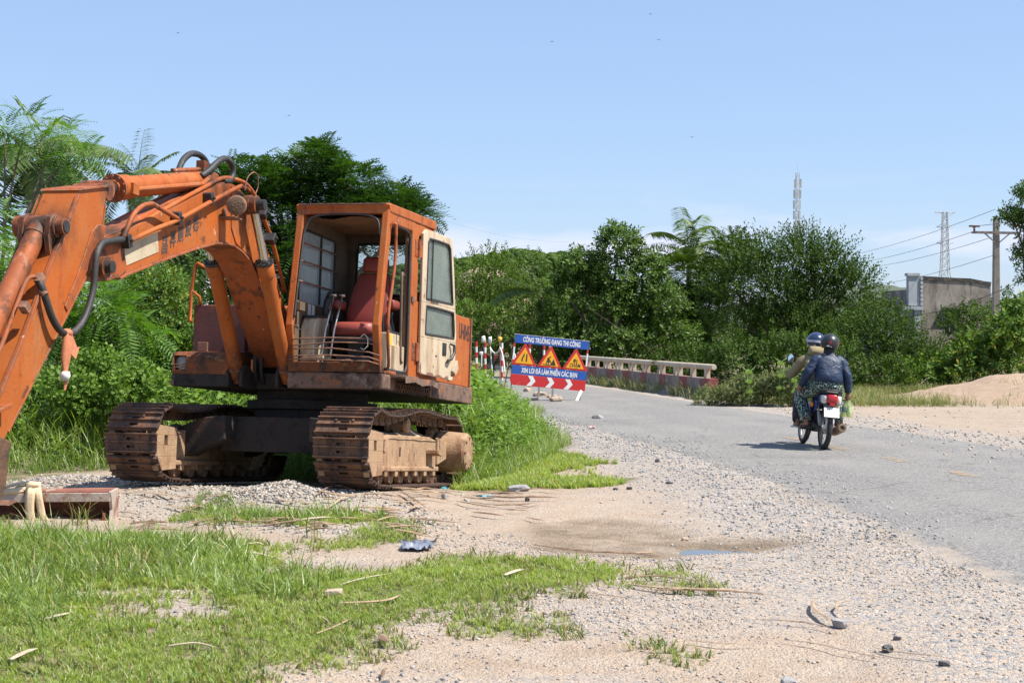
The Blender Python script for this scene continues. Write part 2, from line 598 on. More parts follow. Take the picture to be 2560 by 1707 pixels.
def lawn_cover(x, y):
    n = (fbm(x, y, 1.3, 3) - .55) * 1.5 + (fbm(x, y, 4.5, 6, 3) - .52) * .7
    d = np.maximum(poly_d(x, y, LAWN), poly_d(x, y, LAWN2) * 1.0)
    d = np.maximum(d, poly_d(x, y, LAWN3))
    d = np.minimum(d, -poly_d(x, y, BARE) + .05)
    d = np.minimum(d, -poly_d(x, y, BARE2) + .1)
    for px, py, r in SMALL:
        X, Y = gnd(px, py)
        d = np.maximum(d, r - np.hypot(x - X, (y - Y) * .7))
    return d + n * .55 * np.clip(y / 10, .5, 2)


def verge_cover(x, y):
    return poly_d(x, y, VERGE) + (fbm(x, y, .9, 8) - .5) * .9


EXC = np.array([-2.27, 16.52])
EF = np.array([-math.sin(rad(13.45)), -math.cos(rad(13.45))])
EL = np.array([math.cos(rad(13.45)), -math.sin(rad(13.45))])


def ground_z(x, y):
    x, y = np.asarray(x, float), np.asarray(y, float)
    z = (fbm(x, y, .5, 1) - .5) * .10 + (fbm(x, y, 2.2, 2, 3) - .5) * .035
    near = 1 - sstep(40, 70, y)
    z = z * (.3 + .7 * near)
    # under and round the excavator
    tx = (x - EXC[0]) * EF[0] + (y - EXC[1]) * EF[1]
    ty = (x - EXC[0]) * EL[0] + (y - EXC[1]) * EL[1]
    pl = .084 * np.clip(tx, -1.7, 1.5)
    w = (1 - sstep(1.5, 2.9, tx)) * (1 - sstep(1.7, 4.2, -tx)) * (1 - sstep(1.35, 2.4, np.abs(ty)))
    z = z * (1 - w) + (pl - .02) * w
    # gravel heaps
    z = z + .10 * np.exp(-((x - HEAP[0]) ** 2 / .16 + (y - HEAP[1]) ** 2 / .10)) * (.6 + .8 * fbm(x, y, 5, 5, 3))
    z = z + .10 * np.exp(-((x - HEAP2[0]) ** 2 / .3 + (y - HEAP2[1]) ** 2 / .3))
    # road bed level
    u = x - cl_x(y)
    rb = (1 - sstep(2.6, 3.6, np.abs(u))) * (1 - sstep(70, 76, y))
    z = z * (1 - rb)
    ed = (fbm(x, y, 1.1, 21) - .44) * .11
    z = z + np.where(u < 0, 1, 1) * np.exp(-((np.abs(u) - 2.75) / .45) ** 2) * np.clip(ed + .02, -.01, .09) * near
    # mud hollow with the puddles
    md = poly_d(x, y, MUD)
    z = z - .05 * sstep(-.2, .35, md)
    for (px, py), rx, ry, dp in ((PUD[0], .22, .26, .05), (PUD[1], .11, .10, .035)):
        z = z - dp * np.exp(-((x - px) ** 2 / rx ** 2 + (y - py) ** 2 / ry ** 2) * 1.1)
    # raised verge with weeds
    vd = poly_d(x, y, VERGE)
    z = z + .22 * sstep(.2, 1.6, vd) * (1 - w)
    # sand mound
    mx_, my_ = 13.3, 38.5
    rr = np.sqrt(((x - mx_) / 4.4) ** 2 + ((y - my_) / 4.2) ** 2)
    z = z + .50 * sstep(0, .75, 1 - rr) * (.45 + 1.0 * fbm(x, y, .9, 31, 4)) + .10 * np.clip(1 - rr, 0, .3) / .3 * (fbm(x, y, 3.0, 35, 3) - .5)
    # ditch under the little bridge, right of the road
    return z


def gz1(x, y):
    return float(ground_z(np.array([x]), np.array([y]))[0])


xs = np.concatenate([-np.geomspace(900, 14, 22), np.arange(-13, 9, .095), np.arange(9, 18, .25), np.geomspace(18.5, 900, 20)])
ys = [-40, -25, -15, -8, -3, 0, 2, 3.5, 4.5, 5.2]
while ys[-1] < 46:
    ys.append(ys[-1] + max(.055, ys[-1] * .0062))
ys += list(np.geomspace(47, 4500, 50))
ys = np.array(ys)
GX, GY = np.meshgrid(xs, ys, indexing='ij')
GZ = ground_z(GX, GY)
nx, ny = len(xs), len(ys)
gv = np.stack([GX, GY, GZ], -1).reshape(-1, 3)
ii = (np.arange(nx - 1)[:, None] * ny + np.arange(ny - 1)[None, :]).ravel()
gf = np.stack([ii, ii + ny, ii + ny + 1, ii + 1], 1)
gme = np_mesh('ground', gv, gf)
gx, gy = gv[:, 0], gv[:, 1]
A_ = np.ones((len(gv), 4), np.float32)
A_[:, 0] = np.clip(np.maximum(sstep(-.15, .25, lawn_cover(gx, gy)), sstep(-.2, .3, verge_cover(gx, gy))), 0, 1)
u_ = gx - cl_x(gy)
A_[:, 1] = np.clip(np.exp(-((np.abs(u_) - 2.9) / 1.0) ** 2) * 1.0 + .38 * (gy < 12) * sstep(.40, .60, fbm(gx, gy, .55, 111)), 0, 1)
A_[:, 2] = sstep(-.15, .3, poly_d(gx, gy, MUD) + (fbm(gx, gy, 2.2, 14) - .5) * .4)
A_[:, 3] = np.clip(sstep(-.2, .25, poly_d(gx, gy, WHITE) + (fbm(gx, gy, 2, 15) - .5) * .7) + np.exp(-((gx - HEAP2[0]) ** 2 + (gy - HEAP2[1]) ** 2) / .5), 0, 1)
# beyond the lot the ground is overgrown
far_g = sstep(34, 37, gy + (fbm(gx, gy, .6, 41) - .5) * 3) * sstep(3.2, 4.4, np.abs(u_))
sandm = 1 - sstep(.85, 1.1, np.sqrt(((gx - 13.3) / 4.4) ** 2 + ((gy - 38.5) / 4.2) ** 2))
A_[:, 0] = np.maximum(A_[:, 0], far_g * (1 - sandm))
ca = gme.color_attributes.new('cover', 'FLOAT_COLOR', 'POINT')
ca.data.foreach_set('color', A_.ravel())

g = NT('ground_soil_and_gravel')
geo = g.n('ShaderNodeNewGeometry')
pos = geo.outputs['Position']
at_ = g.n('ShaderNodeAttribute', _attribute_name='cover')
sp_ = g.n('ShaderNodeSeparateColor', Color=at_.outputs['Color'])
aG, aV, aM, aW = sp_.outputs[0], sp_.outputs[1], sp_.outputs[2], at_.outputs['Alpha']
n1 = g.noise(pos, .55, 6)
n2 = g.noise(pos, 3.1, 8, .7)
n3 = g.noise(pos, 22, 6, .7)
dirt = g.mix(g.ramp(n1, .38, .64), (.355, .258, .180), (.425, .322, .236))
dirt = g.mix(g.ramp(n2, .42, .66), dirt, (.44, .36, .285))
dirt = g.mix(g.math('MULTIPLY', g.ramp(n3, .35, .75), .5), dirt, (.30, .235, .175))
# chips of stone: voronoi cells of two sizes
def chips(scale, thr):
    v = g.n('ShaderNodeTexVoronoi', Vector=pos, Scale=scale, _feature='F1')
    e = g.n('ShaderNodeTexVoronoi', Vector=pos, Scale=scale, _feature='DISTANCE_TO_EDGE')
    s_ = g.n('ShaderNodeSeparateColor', Color=v.outputs['Color'])
    cr_ = g.n('ShaderNodeValToRGB', Fac=s_.outputs[0])
    el = cr_.color_ramp.elements
    el[0].color, el[1].color = (.13, .135, .145, 1), (.47, .42, .36, 1)
    for p_, c_ in ((.25, (.27, .27, .28, 1)), (.5, (.36, .345, .33, 1)), (.75, (.43, .34, .26, 1))):
        q = el.new(p_)
        q.color = c_
    f = g.math('MULTIPLY', g.math('LESS_THAN', s_.outputs[1], thr), g.ramp(e.outputs['Distance'], .02, .12))
    return cr_.outputs[0], f, e.outputs['Distance']
ca1, fa1, ea1 = chips(34, .75)
ca2, fa2, ea2 = chips(75, .8)
gmask = g.n('ShaderNodeMapRange', Value=g.math('ADD', g.math('MULTIPLY', aV, .62), g.math('MULTIPLY', g.noise(pos, .9, 6), .55)), From__Min=.34, From__Max=.72).outputs[0]
c = g.mix(g.math('MULTIPLY', fa2, g.math('ADD', g.math('MULTIPLY', gmask, .8), .22)), dirt, ca2)
c = g.mix(g.math('MULTIPLY', fa1, g.math('ADD', g.math('MULTIPLY', gmask, .9), .10)), c, ca1)
wc = g.mix(g.ramp(n3, .4, .7), (.41, .37, .32), (.30, .265, .225))
c = g.mix(g.math('MULTIPLY', aW, g.math('ADD', .45, g.math('MULTIPLY', fa2, .5))), c, wc)
gc = g.mix(g.ramp(n2, .4, .65), (.16, .135, .07), (.10, .12, .04))
c = g.mix(g.math('MULTIPLY', aG, g.ramp(n2, .30, .52)), c, gc)
wet = g.math('MULTIPLY', aM, g.ramp(g.noise(pos, 1.7, 7, .65), .30, .56))
c = g.mix(wet, c, g.mix(g.ramp(g.math('ADD', g.math('MULTIPLY', n2, .6), g.math('MULTIPLY', n3, .4)), .38, .62), (.15, .108, .065), (.30, .225, .15)))
md_ = g.n('ShaderNodeVectorMath', _operation='DISTANCE', i0=g.map(pos, (1 / 4.4, 1 / 4.2, 0)), i1=(13.3 / 4.4, 38.5 / 4.2, 0)).outputs['Value']
c = g.mix(g.math('MULTIPLY', g.ramp(g.math('ADD', md_, g.math('MULTIPLY', n1, .3)), 1.25, 1.0), .85), c, g.mix(g.ramp(n2, .4, .62), (.43, .315, .225), (.35, .24, .16)))
hh = g.math('ADD', g.math('MULTIPLY', n3, .5), g.math('ADD', g.math('MULTIPLY', g.math('MULTIPLY', fa1, g.math('MINIMUM', ea1, .25)), 2.2), g.math('MULTIPLY', g.math('MULTIPLY', fa2, g.math('MINIMUM', ea2, .25)), 1.4)))
bn = g.n('ShaderNodeBump', Strength=.8, Distance=.014, Height=hh)
b = g.n('ShaderNodeBsdfPrincipled', Base__Color=c, Roughness=g.math('SUBTRACT', .95, g.math('MULTIPLY', wet, .35)), Normal=bn.outputs[0])
b.inputs['Specular IOR Level'].default_value = .3
M['ground'] = g.surf(b.outputs[0])
gob = link('ground', gme, M['ground'], smooth=True, kind='structure')

# ------------------------------------------------------------------ road sheet
rys = np.concatenate([np.arange(-5, 46, .16), np.arange(46, 74, .5)])
us = np.linspace(-1, 1, 34)
HWL, HWR = 2.75, 2.85
rx = cl_x(rys)[:, None] + np.where(us < 0, us * HWL, us * HWR)[None, :]
ry = np.repeat(rys[:, None], len(us), 1)
rz = .014 + .02 * (1 - us[None, :] ** 2) + (fbm(rx, ry, .8, 51, 3) - .5) * .012 - .09 * sstep(.90, 1.0, np.abs(us))[None, :]
rv = np.stack([rx, ry, rz], -1).reshape(-1, 3)
n_, m_ = len(rys), len(us)
ii = (np.arange(n_ - 1)[:, None] * m_ + np.arange(m_ - 1)[None, :]).ravel()
rme = np_mesh('road', rv, np.stack([ii, ii + 1, ii + m_ + 1, ii + m_], 1))
cu = np.ones((len(rv), 4), np.float32)
cu[:, 0] = np.tile(np.abs(us), n_)
cu[:, 1] = np.repeat(sstep(27, 40, rys), m_)
ra = rme.color_attributes.new('across', 'FLOAT_COLOR', 'POINT')
ra.data.foreach_set('color', cu.ravel())
g = NT('worn_asphalt')
pos = g.n('ShaderNodeNewGeometry').outputs['Position']
sp_ = g.n('ShaderNodeSeparateColor', Color=g.n('ShaderNodeAttribute', _attribute_name='across').outputs['Color'])
n1, n2, n3 = g.noise(pos, .45, 6), g.noise(pos, 2.4, 8, .7), g.noise(pos, 90, 3, .7)
c = g.mix(g.ramp(n1, .36, .64), (.152, .146, .139), (.196, .185, .172))
v = g.n('ShaderNodeTexVoronoi', Vector=pos, Scale=85)
vs_ = g.n('ShaderNodeSeparateColor', Color=v.outputs['Color'])
c = g.mix(g.math('MULTIPLY', g.math('LESS_THAN', vs_.outputs[0], .30), .75), c, (.34, .325, .305))
c = g.mix(g.math('MULTIPLY', g.math('GREATER_THAN', vs_.outputs[0], .80), .7), c, (.085, .085, .09))
# drifted sand along the edges and across the bridge end
e = g.math('ADD', g.ramp(sp_.outputs[0], .72, 1.02), g.math('MULTIPLY', sp_.outputs[1], .28))
sf = g.ramp(g.math('ADD', g.math('MULTIPLY', e, .55), g.math('MULTIPLY', n2, .62)), .50, .72)
c = g.mix(g.math('MULTIPLY', sf, .9), c, g.mix(n3, (.47, .38, .29), (.36, .30, .24)))
# wheel paths, patched squares and cracks
wp = g.math('ADD', g.ramp(g.math('ABSOLUTE', g.math('SUBTRACT', sp_.outputs[0], .30)), .16, .02), g.ramp(g.math('ABSOLUTE', g.math('SUBTRACT', sp_.outputs[0], .68)), .16, .02))
c = g.mix(g.math('MULTIPLY', g.math('MULTIPLY', wp, g.ramp(n1, .25, .6)), .55), c, (.240, .228, .212))
ce = g.n('ShaderNodeTexVoronoi', Vector=g.n('ShaderNodeVectorMath', _operation='ADD', i0=pos, i1=g.n('ShaderNodeVectorMath', _operation='SCALE', i0=g.n('ShaderNodeTexNoise', Vector=pos, Scale=1.6, Detail=4).outputs['Color'], Scale=.5).outputs[0]).outputs[0], Scale=.55, _feature='DISTANCE_TO_EDGE')
c = g.mix(g.math('MULTIPLY', g.math('MULTIPLY', g.ramp(ce.outputs['Distance'], .014, .004), g.ramp(g.noise(pos, .8, 3), .50, .58)), .55), c, (.08, .075, .07))
c = g.mix(g.math('MULTIPLY', g.ramp(g.noise(pos, .28, 5, .6), .56, .66), .35), c, (.125, .12, .115))
st_ = g.noise(g.map(pos, (.5, 3, 1)), 1.1, 5)
c = g.mix(g.math('MULTIPLY', g.ramp(st_, .60, .72), .35), c, (.13, .125, .12))
bn = g.n('ShaderNodeBump', Strength=.55, Distance=.008, Height=g.math('ADD', v.outputs['Distance'], n3))
b = g.n('ShaderNodeBsdfPrincipled', Base__Color=c, Roughness=.88, Normal=bn.outputs[0])
b.inputs['Specular IOR Level'].default_value = .3
M['asphalt'] = g.surf(b.outputs[0])
link('road', rme, M['asphalt'], smooth=True, kind='structure')

# worn yellow centre dashes
g = NT('worn_yellow_paint')
pos = g.n('ShaderNodeNewGeometry').outputs['Position']
nz = g.noise(pos, 9, 8, .75)
nf = g.noise(pos, 60, 4, .7)
c = g.mix(g.ramp(nz, .42, .62), (.50, .31, .12), (.22, .205, .19))
c = g.mix(g.math('MULTIPLY', g.ramp(nf, .5, .62), .6), c, (.36, .29, .21))
wear = g.math('MULTIPLY', g.ramp(nz, .36, .58), 1.0)
wear = g.math('MAXIMUM', wear, g.math('MULTIPLY', g.ramp(nf, .48, .60), .75))
pb_ = g.n('ShaderNodeBsdfPrincipled', Base__Color=c, Roughness=.85).outputs[0]
M['dash'] = g.surf(g.n('ShaderNodeMixShader', Fac=g.math('MULTIPLY', g.math('SUBTRACT', 1.0, wear), .85), i1=g.n('ShaderNodeBsdfTransparent').outputs[0], i2=pb_).outputs[0])
for k, (px, py) in enumerate([(2408, 1193), (2236, 1156), (2092, 1126), (1978, 1101)]):
    X, Y = gnd(px, py)
    u = MB()
    L = .36
    n = 12
    vs, fs = [], []
    for i in range(n + 1):
        y = Y - L + 2 * L * i / n
        hw_ = .085 + .03 * mnoise.noise(Vector((k * 3.3, y * 5, 0)))
        x = X + (float(cl_x(np.array([y]))[0]) - float(cl_x(np.array([Y]))[0]))
        for q in (-1, 1):
            xx = x + q * hw_
            t = (xx - float(cl_x(np.array([y]))[0])) / 2.8
            vs.append((xx, y, .0215 + .02 * (1 - t * t)))
    for i in range(n):
        fs.append((2 * i, 2 * i + 1, 2 * i + 3, 2 * i + 2))
    u.add(vs, fs)
    o = u.build('road_marking', M['dash'], None, kind='structure')

# puddles
g = NT('muddy_water')
pos = g.n('ShaderNodeNewGeometry').outputs['Position']
bn = g.n('ShaderNodeBump', Strength=.04, Distance=.01, Height=g.noise(pos, 14, 3))
b = g.n('ShaderNodeBsdfPrincipled', Base__Color=(.10, .085, .065), Roughness=.03, Normal=bn.outputs[0])
b.inputs['Specular IOR Level'].default_value = .9
M['water'] = g.surf(b.outputs[0])
for (px, py), rx_, ry_, off in ((PUD[0], .34, .40, .034), (PUD[1], .2, .2, .022)):
    zz = gz1(px, py) + off
    u = MB()
    u.add([(px + rx_ * math.cos(t * math.pi / 12), py + ry_ * math.sin(t * math.pi / 12), zz) for t in range(24)], [tuple(range(24))])
    u.build('puddle', M['water'], None, kind='structure')
# ================================================================== EXCAVATOR
EX_YAW, EX_PITCH, EX_ROLL = rad(13.45), rad(4.8), rad(-0.5)
ex = thing('excavator', (-2.27, 16.52, 0.0), 'old rusty orange tracked excavator with an open cab parked on the gravel', 'excavator')
a_ = -math.pi / 2 - EX_YAW
ex.rotation_euler = (Matrix.Rotation(a_, 3, 'Z') @ Matrix.Rotation(-EX_PITCH, 3, 'Y') @ Matrix.Rotation(EX_ROLL, 3, 'X')).to_euler()


def arc(c, r, a0, a1, n):
    return [(c[0] + r * math.cos(rad(a0 + (a1 - a0) * i / n)), c[1] + r * math.sin(rad(a0 + (a1 - a0) * i / n))) for i in range(n + 1)]


# ---------------------------------------------------------------- tracks
TW, TS, TL, TR = 1.353, .547, 1.36, .33
path = [(x, .73 if 0 else 0) for x in ()]
top = [(1.36, .735), (1.15, .700), (.85, .690), (.5, .715), (.15, .765), (-.05, .775), (-.3, .770), (-.7, .745), (-1.0, .730), (-1.36, .735)]
path = top + arc((-1.36, .405), TR, 90, 270, 12)[1:] + [(0, .073)] + [(.9, .073)] + arc((1.36, .412), .325, -80, 90, 11)[:-1]
path = [Vector((p[0], 0, p[1])) for p in path] + [Vector((top[0][0], 0, top[0][1]))]


def resample(P, n):
    L = [0]
    for i in range(1, len(P)):
        L.append(L[-1] + (P[i] - P[i - 1]).length)
    out = []
    for k in range(n):
        t = L[-1] * k / n
        i = max(j for j in range(len(L)) if L[j] <= t)
        i = min(i, len(P) - 2)
        u = (t - L[i]) / (L[i + 1] - L[i])
        out.append(P[i].lerp(P[i + 1], u))
    return out, L[-1]


NSH = 36
loop, perim = resample(path, NSH)
pitch = perim / NSH
sh = MB()
hw, hp = TS / 2, pitch * .455
# plate with two lightening slots each side of the centre
for lo, hi in ((-hw, -.045), (.045, hw)):
    sh.box((-hp, lo, .030), (hp, hi, .044))
for u0, u1 in ((-hp, -.052), (-.026, .026), (.052, hp)):
    sh.box((u0, -.045, .030), (u1, .045, .044))
for u in (-hp, 0.0, hp - .016):                      # grousers
    sh.prism([(u, .043), (u + .016, .043), (u + .013, .068), (u + .003, .068)], 1, -hw, hw)
sh.prism([(-hp, .044), (-hp - .012, .028), (-hp - .006, .020), (-hp + .01, .032)], 1, -hw + .01, hw - .01)
for u in (-.058, .058):                              # bolt heads
    for w in (-.085, .085):
        sh.cyl((u, w, .042), (u, w, .060), .013, seg=6)
for w in (-.075, .075):                              # chain links on the inner side
    sh.box((-pitch * .56, w - .017, -.055), (pitch * .30, w + .017, .031))
    sh.box((-pitch * .2, w - .027, -.060), (pitch * .52, w + .012 - .03, .030))
    sh.cyl((-pitch * .4, w - .035, -.012), (-pitch * .4, w + .035, -.012), .026, seg=8)
shoe_me = None


def rand_near(s):
    return random.uniform(-s, s)


def track(side):
    """side +1 is the operator's left (right in the picture)"""
    global shoe_me
    cy = side * (TW - TS / 2)
    fr = MB()
    # box frame with sloped cover
    yi, yo = cy - .20, cy + .20
    fr.prism([(-.80, .20), (1.20, .20), (1.24, .50), (.90, .545), (-.55, .55), (-.78, .50)], 1, yi, yo)
    fr.prism([(-.80, .185), (1.20, .185), (1.20, .235), (-.80, .235)], 1, cy - .235, cy + .235)
    for q in (-1, 1):                                  # rear wings reaching to the final drive
        fr.prism([(-.80, .25), (-.80, .55), (-1.25, .50), (-1.30, .34)], 1, cy + q * .20 - .02, cy + q * .20 + .02)
    f = fr.build('track_frame', M['mud_steel'], tr_root(side), bevel=.012)
    for q in (-1, 1):
        yk = MB()
        y0 = cy + q * .225
        # idler yoke plate with a square hole
        o = [(1.22, .15), (1.60, .13), (1.69, .30), (1.70, .45), (1.62, .58), (1.22, .55)]
        hx0, hx1, hz0, hz1 = 1.42, 1.50, .38, .48
        for pl in ([(1.22, .15), (1.60, .13), (1.675, .27), (1.22, .27)], [(1.22, .27), (1.675, .27), (1.70, .38), (1.22, .38)], [(1.22, .38), (hx0, .38), (hx0, .48), (1.22, .48)], [(hx1, .38), (1.70, .38), (1.69, .48), (hx1, .48)], [(1.22, .48), (1.69, .48), (1.62, .58), (1.22, .555)]):
            yk.prism(pl, 1, y0 - .03, y0 + .03)
        yk.build('idler_yoke', M['mud_steel'], tr_root(side), bevel=.004)
    idl = MB()
    idl.lathe((1.36, cy - .09, .405), (0, 1, 0), [(0, .05), (.001, .25), (.045, .27), (.05, .30), (.13, .30), (.135, .27), (.179, .25), (.18, .05)], 28)
    idl.build('idler_wheel', M['mud_steel'], tr_root(side), smooth='auto')
    spk = MB()
    spk.lathe((-1.36, cy - .04, .405), (0, 1, 0), [(0, .05), (.001, .25), (.079, .25), (.08, .05)], 24)
    for k in range(21):
        t = 2 * math.pi * k / 21
        c, s_ = math.cos(t), math.sin(t)
        spk.prism([(-1.36 + .24 * c - .03 * s_, .405 + .24 * s_ + .03 * c), (-1.36 + .24 * c + .03 * s_, .405 + .24 * s_ - .03 * c), (-1.36 + .30 * c + .012 * s_, .405 + .30 * s_ - .012 * c), (-1.36 + .30 * c - .012 * s_, .405 + .30 * s_ + .012 * c)], 1, cy - .035, cy + .035)
    spk.build('drive_sprocket', M['mud_steel'], tr_root(side))
    fd = MB()
    fd.lathe((-1.36, cy + side * .05, .40), (0, side, 0), [(0, .2), (.04, .235), (.34, .215), (.35, .205), (.365, .195), (.372, .16), (.372, .02)], 28)
    for k in range(8):
        t = 2 * math.pi * k / 8
        fd.cyl((-1.36 + .165 * math.cos(t), cy + side * (.42), .40 + .165 * math.sin(t)), (-1.36 + .165 * math.cos(t), cy + side * .437, .40 + .165 * math.sin(t)), .017, seg=6)
    fd.build('final_drive', M['mud_steel'], tr_root(side), smooth='auto')
    for k in range(6):
        x = 1.02 - k * .335
        r = MB()
        r.lathe((x, cy - .17, .155), (0, 1, 0), [(0, .05), (.002, .095), (.05, .10), (.055, .08), (.12, .075), (.22, .075), (.285, .08), (.29, .10), (.338, .095), (.34, .05)], 14)
        r.cyl((x, cy - .225, .165), (x, cy + .225, .165), .035, seg=8)
        for q in (-1, 1):
            r.box((x - .045, cy + q * .205 - .022, .14), (x + .045, cy + q * .205 + .022, .20))
        r.build('track_roller', M['mud_steel'], tr_root(side), smooth='auto')
    cr_ = MB()
    cr_.lathe((.0, cy - .12, .655), (0, 1, 0), [(0, .03), (.001, .075), (.04, .08), (.045, .06), (.2, .06), (.205, .08), (.245, .075), (.246, .03)], 14)
    cr_.box((-.05, cy - .03, .52), (.05, cy + .03, .66))
    cr_.build('carrier_roller', M['mud_steel'], tr_root(side), smooth='auto')
    if side > 0:
        b = MB()                                       # bent step bracket and lug on the outer face
        b.box((-.60, cy + .20, .36), (-.42, cy + .33, .40), Matrix.Rotation(rad(-8), 3, 'Y'))
        b.box((-.58, cy + .195, .22), (-.44, cy + .225, .37))
        b.build('step_bracket', M['mud_steel'], tr_root(side), bevel=.005)
        b = MB()
        b.prism([(.98, .53), (1.14, .50), (1.16, .38), (1.12, .36), (1.08, .47)], 1, cy + .20, cy + .25)
        b.build('hook_lug', M['mud_steel'], tr_root(side), bevel=.005)
        b = MB()
        b.box((.49, cy + .1985, .335), (.53, cy + .2035, .425))
        b.build('slot', M['black'], tr_root(side))
    m_ = MB()                                          # dried mud heaped on the frame
    nx, ny = 26, 7
    vs, fs = [], []
    for i in range(nx):
        for j in range(ny):
            x = -.75 + i * 1.9 / (nx - 1)
            y = cy - .21 + j * .42 / (ny - 1)
            e = 1 - abs(j - (ny - 1) / 2) / ((ny - 1) / 2) * .9
            z = .50 + e * (.05 + .10 * (mnoise.noise(Vector((x * 4, y * 5, side * 3))) + .5)) * (.6 if x > .9 else 1)
            vs.append((x, y, z))
    for i in range(nx - 1):
        for j in range(ny - 1):
            fs.append((i * ny + j, (i + 1) * ny + j, (i + 1) * ny + j + 1, i * ny + j + 1))
    m_.add(vs, fs)
    m_.build('dried_mud', M['dry_mud'], tr_root(side), smooth=True)
    # shoes: one mesh shared by every shoe of both tracks
    for k in range(NSH):
        p, q = loop[k], loop[(k + 1) % NSH]
        c = (p + q) / 2
        d = (q - p).normalized()
        nrm = Vector((-d.z, 0, d.x))
        if nrm.dot(c - Vector((c.x * .85, 0, .405))) < 0:
            nrm = -nrm
        lat = nrm.cross(d)
        Mx = Matrix(((d.x, lat.x, nrm.x, c.x), (0, lat.y, 0, cy), (d.z, lat.z, nrm.z, c.z), (0, 0, 0, 1)))
        if shoe_me is None:
            o = sh.build('track_shoe', M['shoe'], tr_root(side))
            shoe_me = o.data
        else:
            o = link('track_shoe', shoe_me, None, tr_root(side))
        o.matrix_local = Mx @ Matrix.Translation((rand_near(.003), rand_near(.004), 0))


_tr = {}


def tr_root(side):
    if side not in _tr:
        e = bpy.data.objects.new('crawler_track', None)
        e.empty_display_size = .1
        COL.objects.link(e)
        e.parent = ex
        _tr[side] = e
    return _tr[side]


track(1)
track(-1)

# ---------------------------------------------------------------- car body and swing ring
u = MB()
u.prism([(-.92, .34), (.62, .34), (.62, .70), (-.92, .70)], 1, -.62, .62)
for sx in (1, -1):
    for sy in (1, -1):
        u.prism([(sy * 1.0, .22), (sy * .62, .40), (sy * .45, .46), (sy * .45, .70), (sy * .66, .68), (sy * 1.0, .56)] if sy > 0 else [(-1.0, .56), (-.66, .68), (-.45, .70), (-.45, .46), (-.62, .40), (-1.0, .22)], 0, .60 * sx if sx > 0 else -.92, .92 if sx > 0 else -.60)
u.build('car_body', M['dark_frame'], ex, bevel=.01)
u = MB()
u.lathe((-.35, 0, .69), (0, 0, 1), [(0, .62), (.10, .62), (.11, .70), (.20, .70), (.21, .60), (.30, .60)], 40)
u.build('swing_ring', M['dark_frame'], ex, smooth='auto')

# ---------------------------------------------------------------- upper deck
u = MB()
u.box((-2.74, -1.10, .995), (-1.02, 1.105, 1.17))
u.box((-1.02, -1.10, .995), (.42, 1.07, 1.16))
u.box((.42, -1.13, .995), (.785, -.50, 1.12))
u.box((.42, .165, .995), (.785, 1.07, 1.16))
u.build('upper_deck', M['dark_frame'], ex, bevel=.008)
u = MB()
u.box((.775, .155, .992), (.815, 1.155, 1.158))
u.box((.30, 1.115, 1.0), (.815, 1.155, 1.158))
u.build('front_skirt', M['rust_plate'], ex, bevel=.02)
u = MB()
u.box((-2.755, 1.085, .992), (-1.08, 1.135, 1.185))
u.box((-2.785, -1.10, .99), (-2.735, 1.138, 1.19))
u.build('rear_skirt', M['rust_plate'], ex, bevel=.01)
g = MB()                                               # expanded metal grille under the step
for i in range(16):
    x = .48 - i * .095
    g.beam((x, 1.115, 1.005), (x - .095, 1.115, 1.095), .008, .008)
    g.beam((x - .095, 1.121, 1.005), (x, 1.121, 1.095), .008, .008)
g.box((-1.06, 1.10, 1.0), (-1.02, 1.13, 1.15))
g.build('mesh_grille', M['rod_rust'], ex)
st = MB()
xs = [.52, .30, .10, -.10, -.30, -.55, -.80]
for i in range(6):
    x0, x1 = xs[i], xs[i + 1]
    w0 = [.20, .25, .24, .27, .25, .23, .22][i]
    w1 = [.20, .25, .24, .27, .25, .23, .22][i + 1]
    z0, z1 = 1.135 + .012 * math.sin(i * 2.1), 1.135 + .012 * math.sin(i * 2.1 + 2.1)
    st.add([(x0, 1.12, z0), (x1, 1.12, z1), (x1, 1.12 + w1, z1 - .012), (x0, 1.12 + w0, z0 - .012), (x0, 1.12, z0 + .02), (x1, 1.12, z1 + .02), (x1, 1.12 + w1, z1 + .008), (x0, 1.12 + w0, z0 + .008),
            (x0, 1.12 + w0, z0 - .06), (x1, 1.12 + w1, z1 - .05)],
           [(4, 5, 6, 7), (0, 3, 2, 1), (3, 7, 6, 2), (8, 3, 2, 9), (0, 4, 7, 3), (1, 2, 6, 5)])
st.build('side_step', M['rust_plate'], ex)

# low box and lamp at the viewer's left
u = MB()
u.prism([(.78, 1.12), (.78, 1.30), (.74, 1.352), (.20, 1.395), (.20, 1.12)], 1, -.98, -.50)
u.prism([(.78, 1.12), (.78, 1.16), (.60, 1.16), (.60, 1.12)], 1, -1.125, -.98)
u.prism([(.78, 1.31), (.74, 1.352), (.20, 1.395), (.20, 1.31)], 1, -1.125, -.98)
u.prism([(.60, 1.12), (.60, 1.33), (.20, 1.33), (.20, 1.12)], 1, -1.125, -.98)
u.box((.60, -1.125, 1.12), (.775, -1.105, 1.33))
b_ = u.build('tool_box', M['orange_shaded'], ex, bevel=.006)
l_ = MB()
l_.lathe((.60, -1.045, 1.235), (1, 0, 0), [(0, .04), (.05, .068), (.10, .078), (.115, .078), (.125, .070), (.13, .03)], 24)
l_.build('headlamp', M['lens_grey'], ex, smooth='auto')
l_ = MB()
for z in (1.185, 1.215):
    l_.tube([(.70, -1.125, z), (.785, -1.11, z), (.79, -.99, z + .01), (.775, -.97, z + .012)], .005, 6)
l_.tube([(.76, -1.12, 1.33), (.785, -1.118, 1.25), (.78, -1.115, 1.16)], .006, 6)
l_.build('lamp_guard', M['rod_rust'], ex)
l_ = MB()
l_.box((.775, -1.13, 1.0), (.80, -1.09, 1.06))
l_.build('lug_plate', M['rod_rust'], ex, bevel=.006)
l_ = MB()
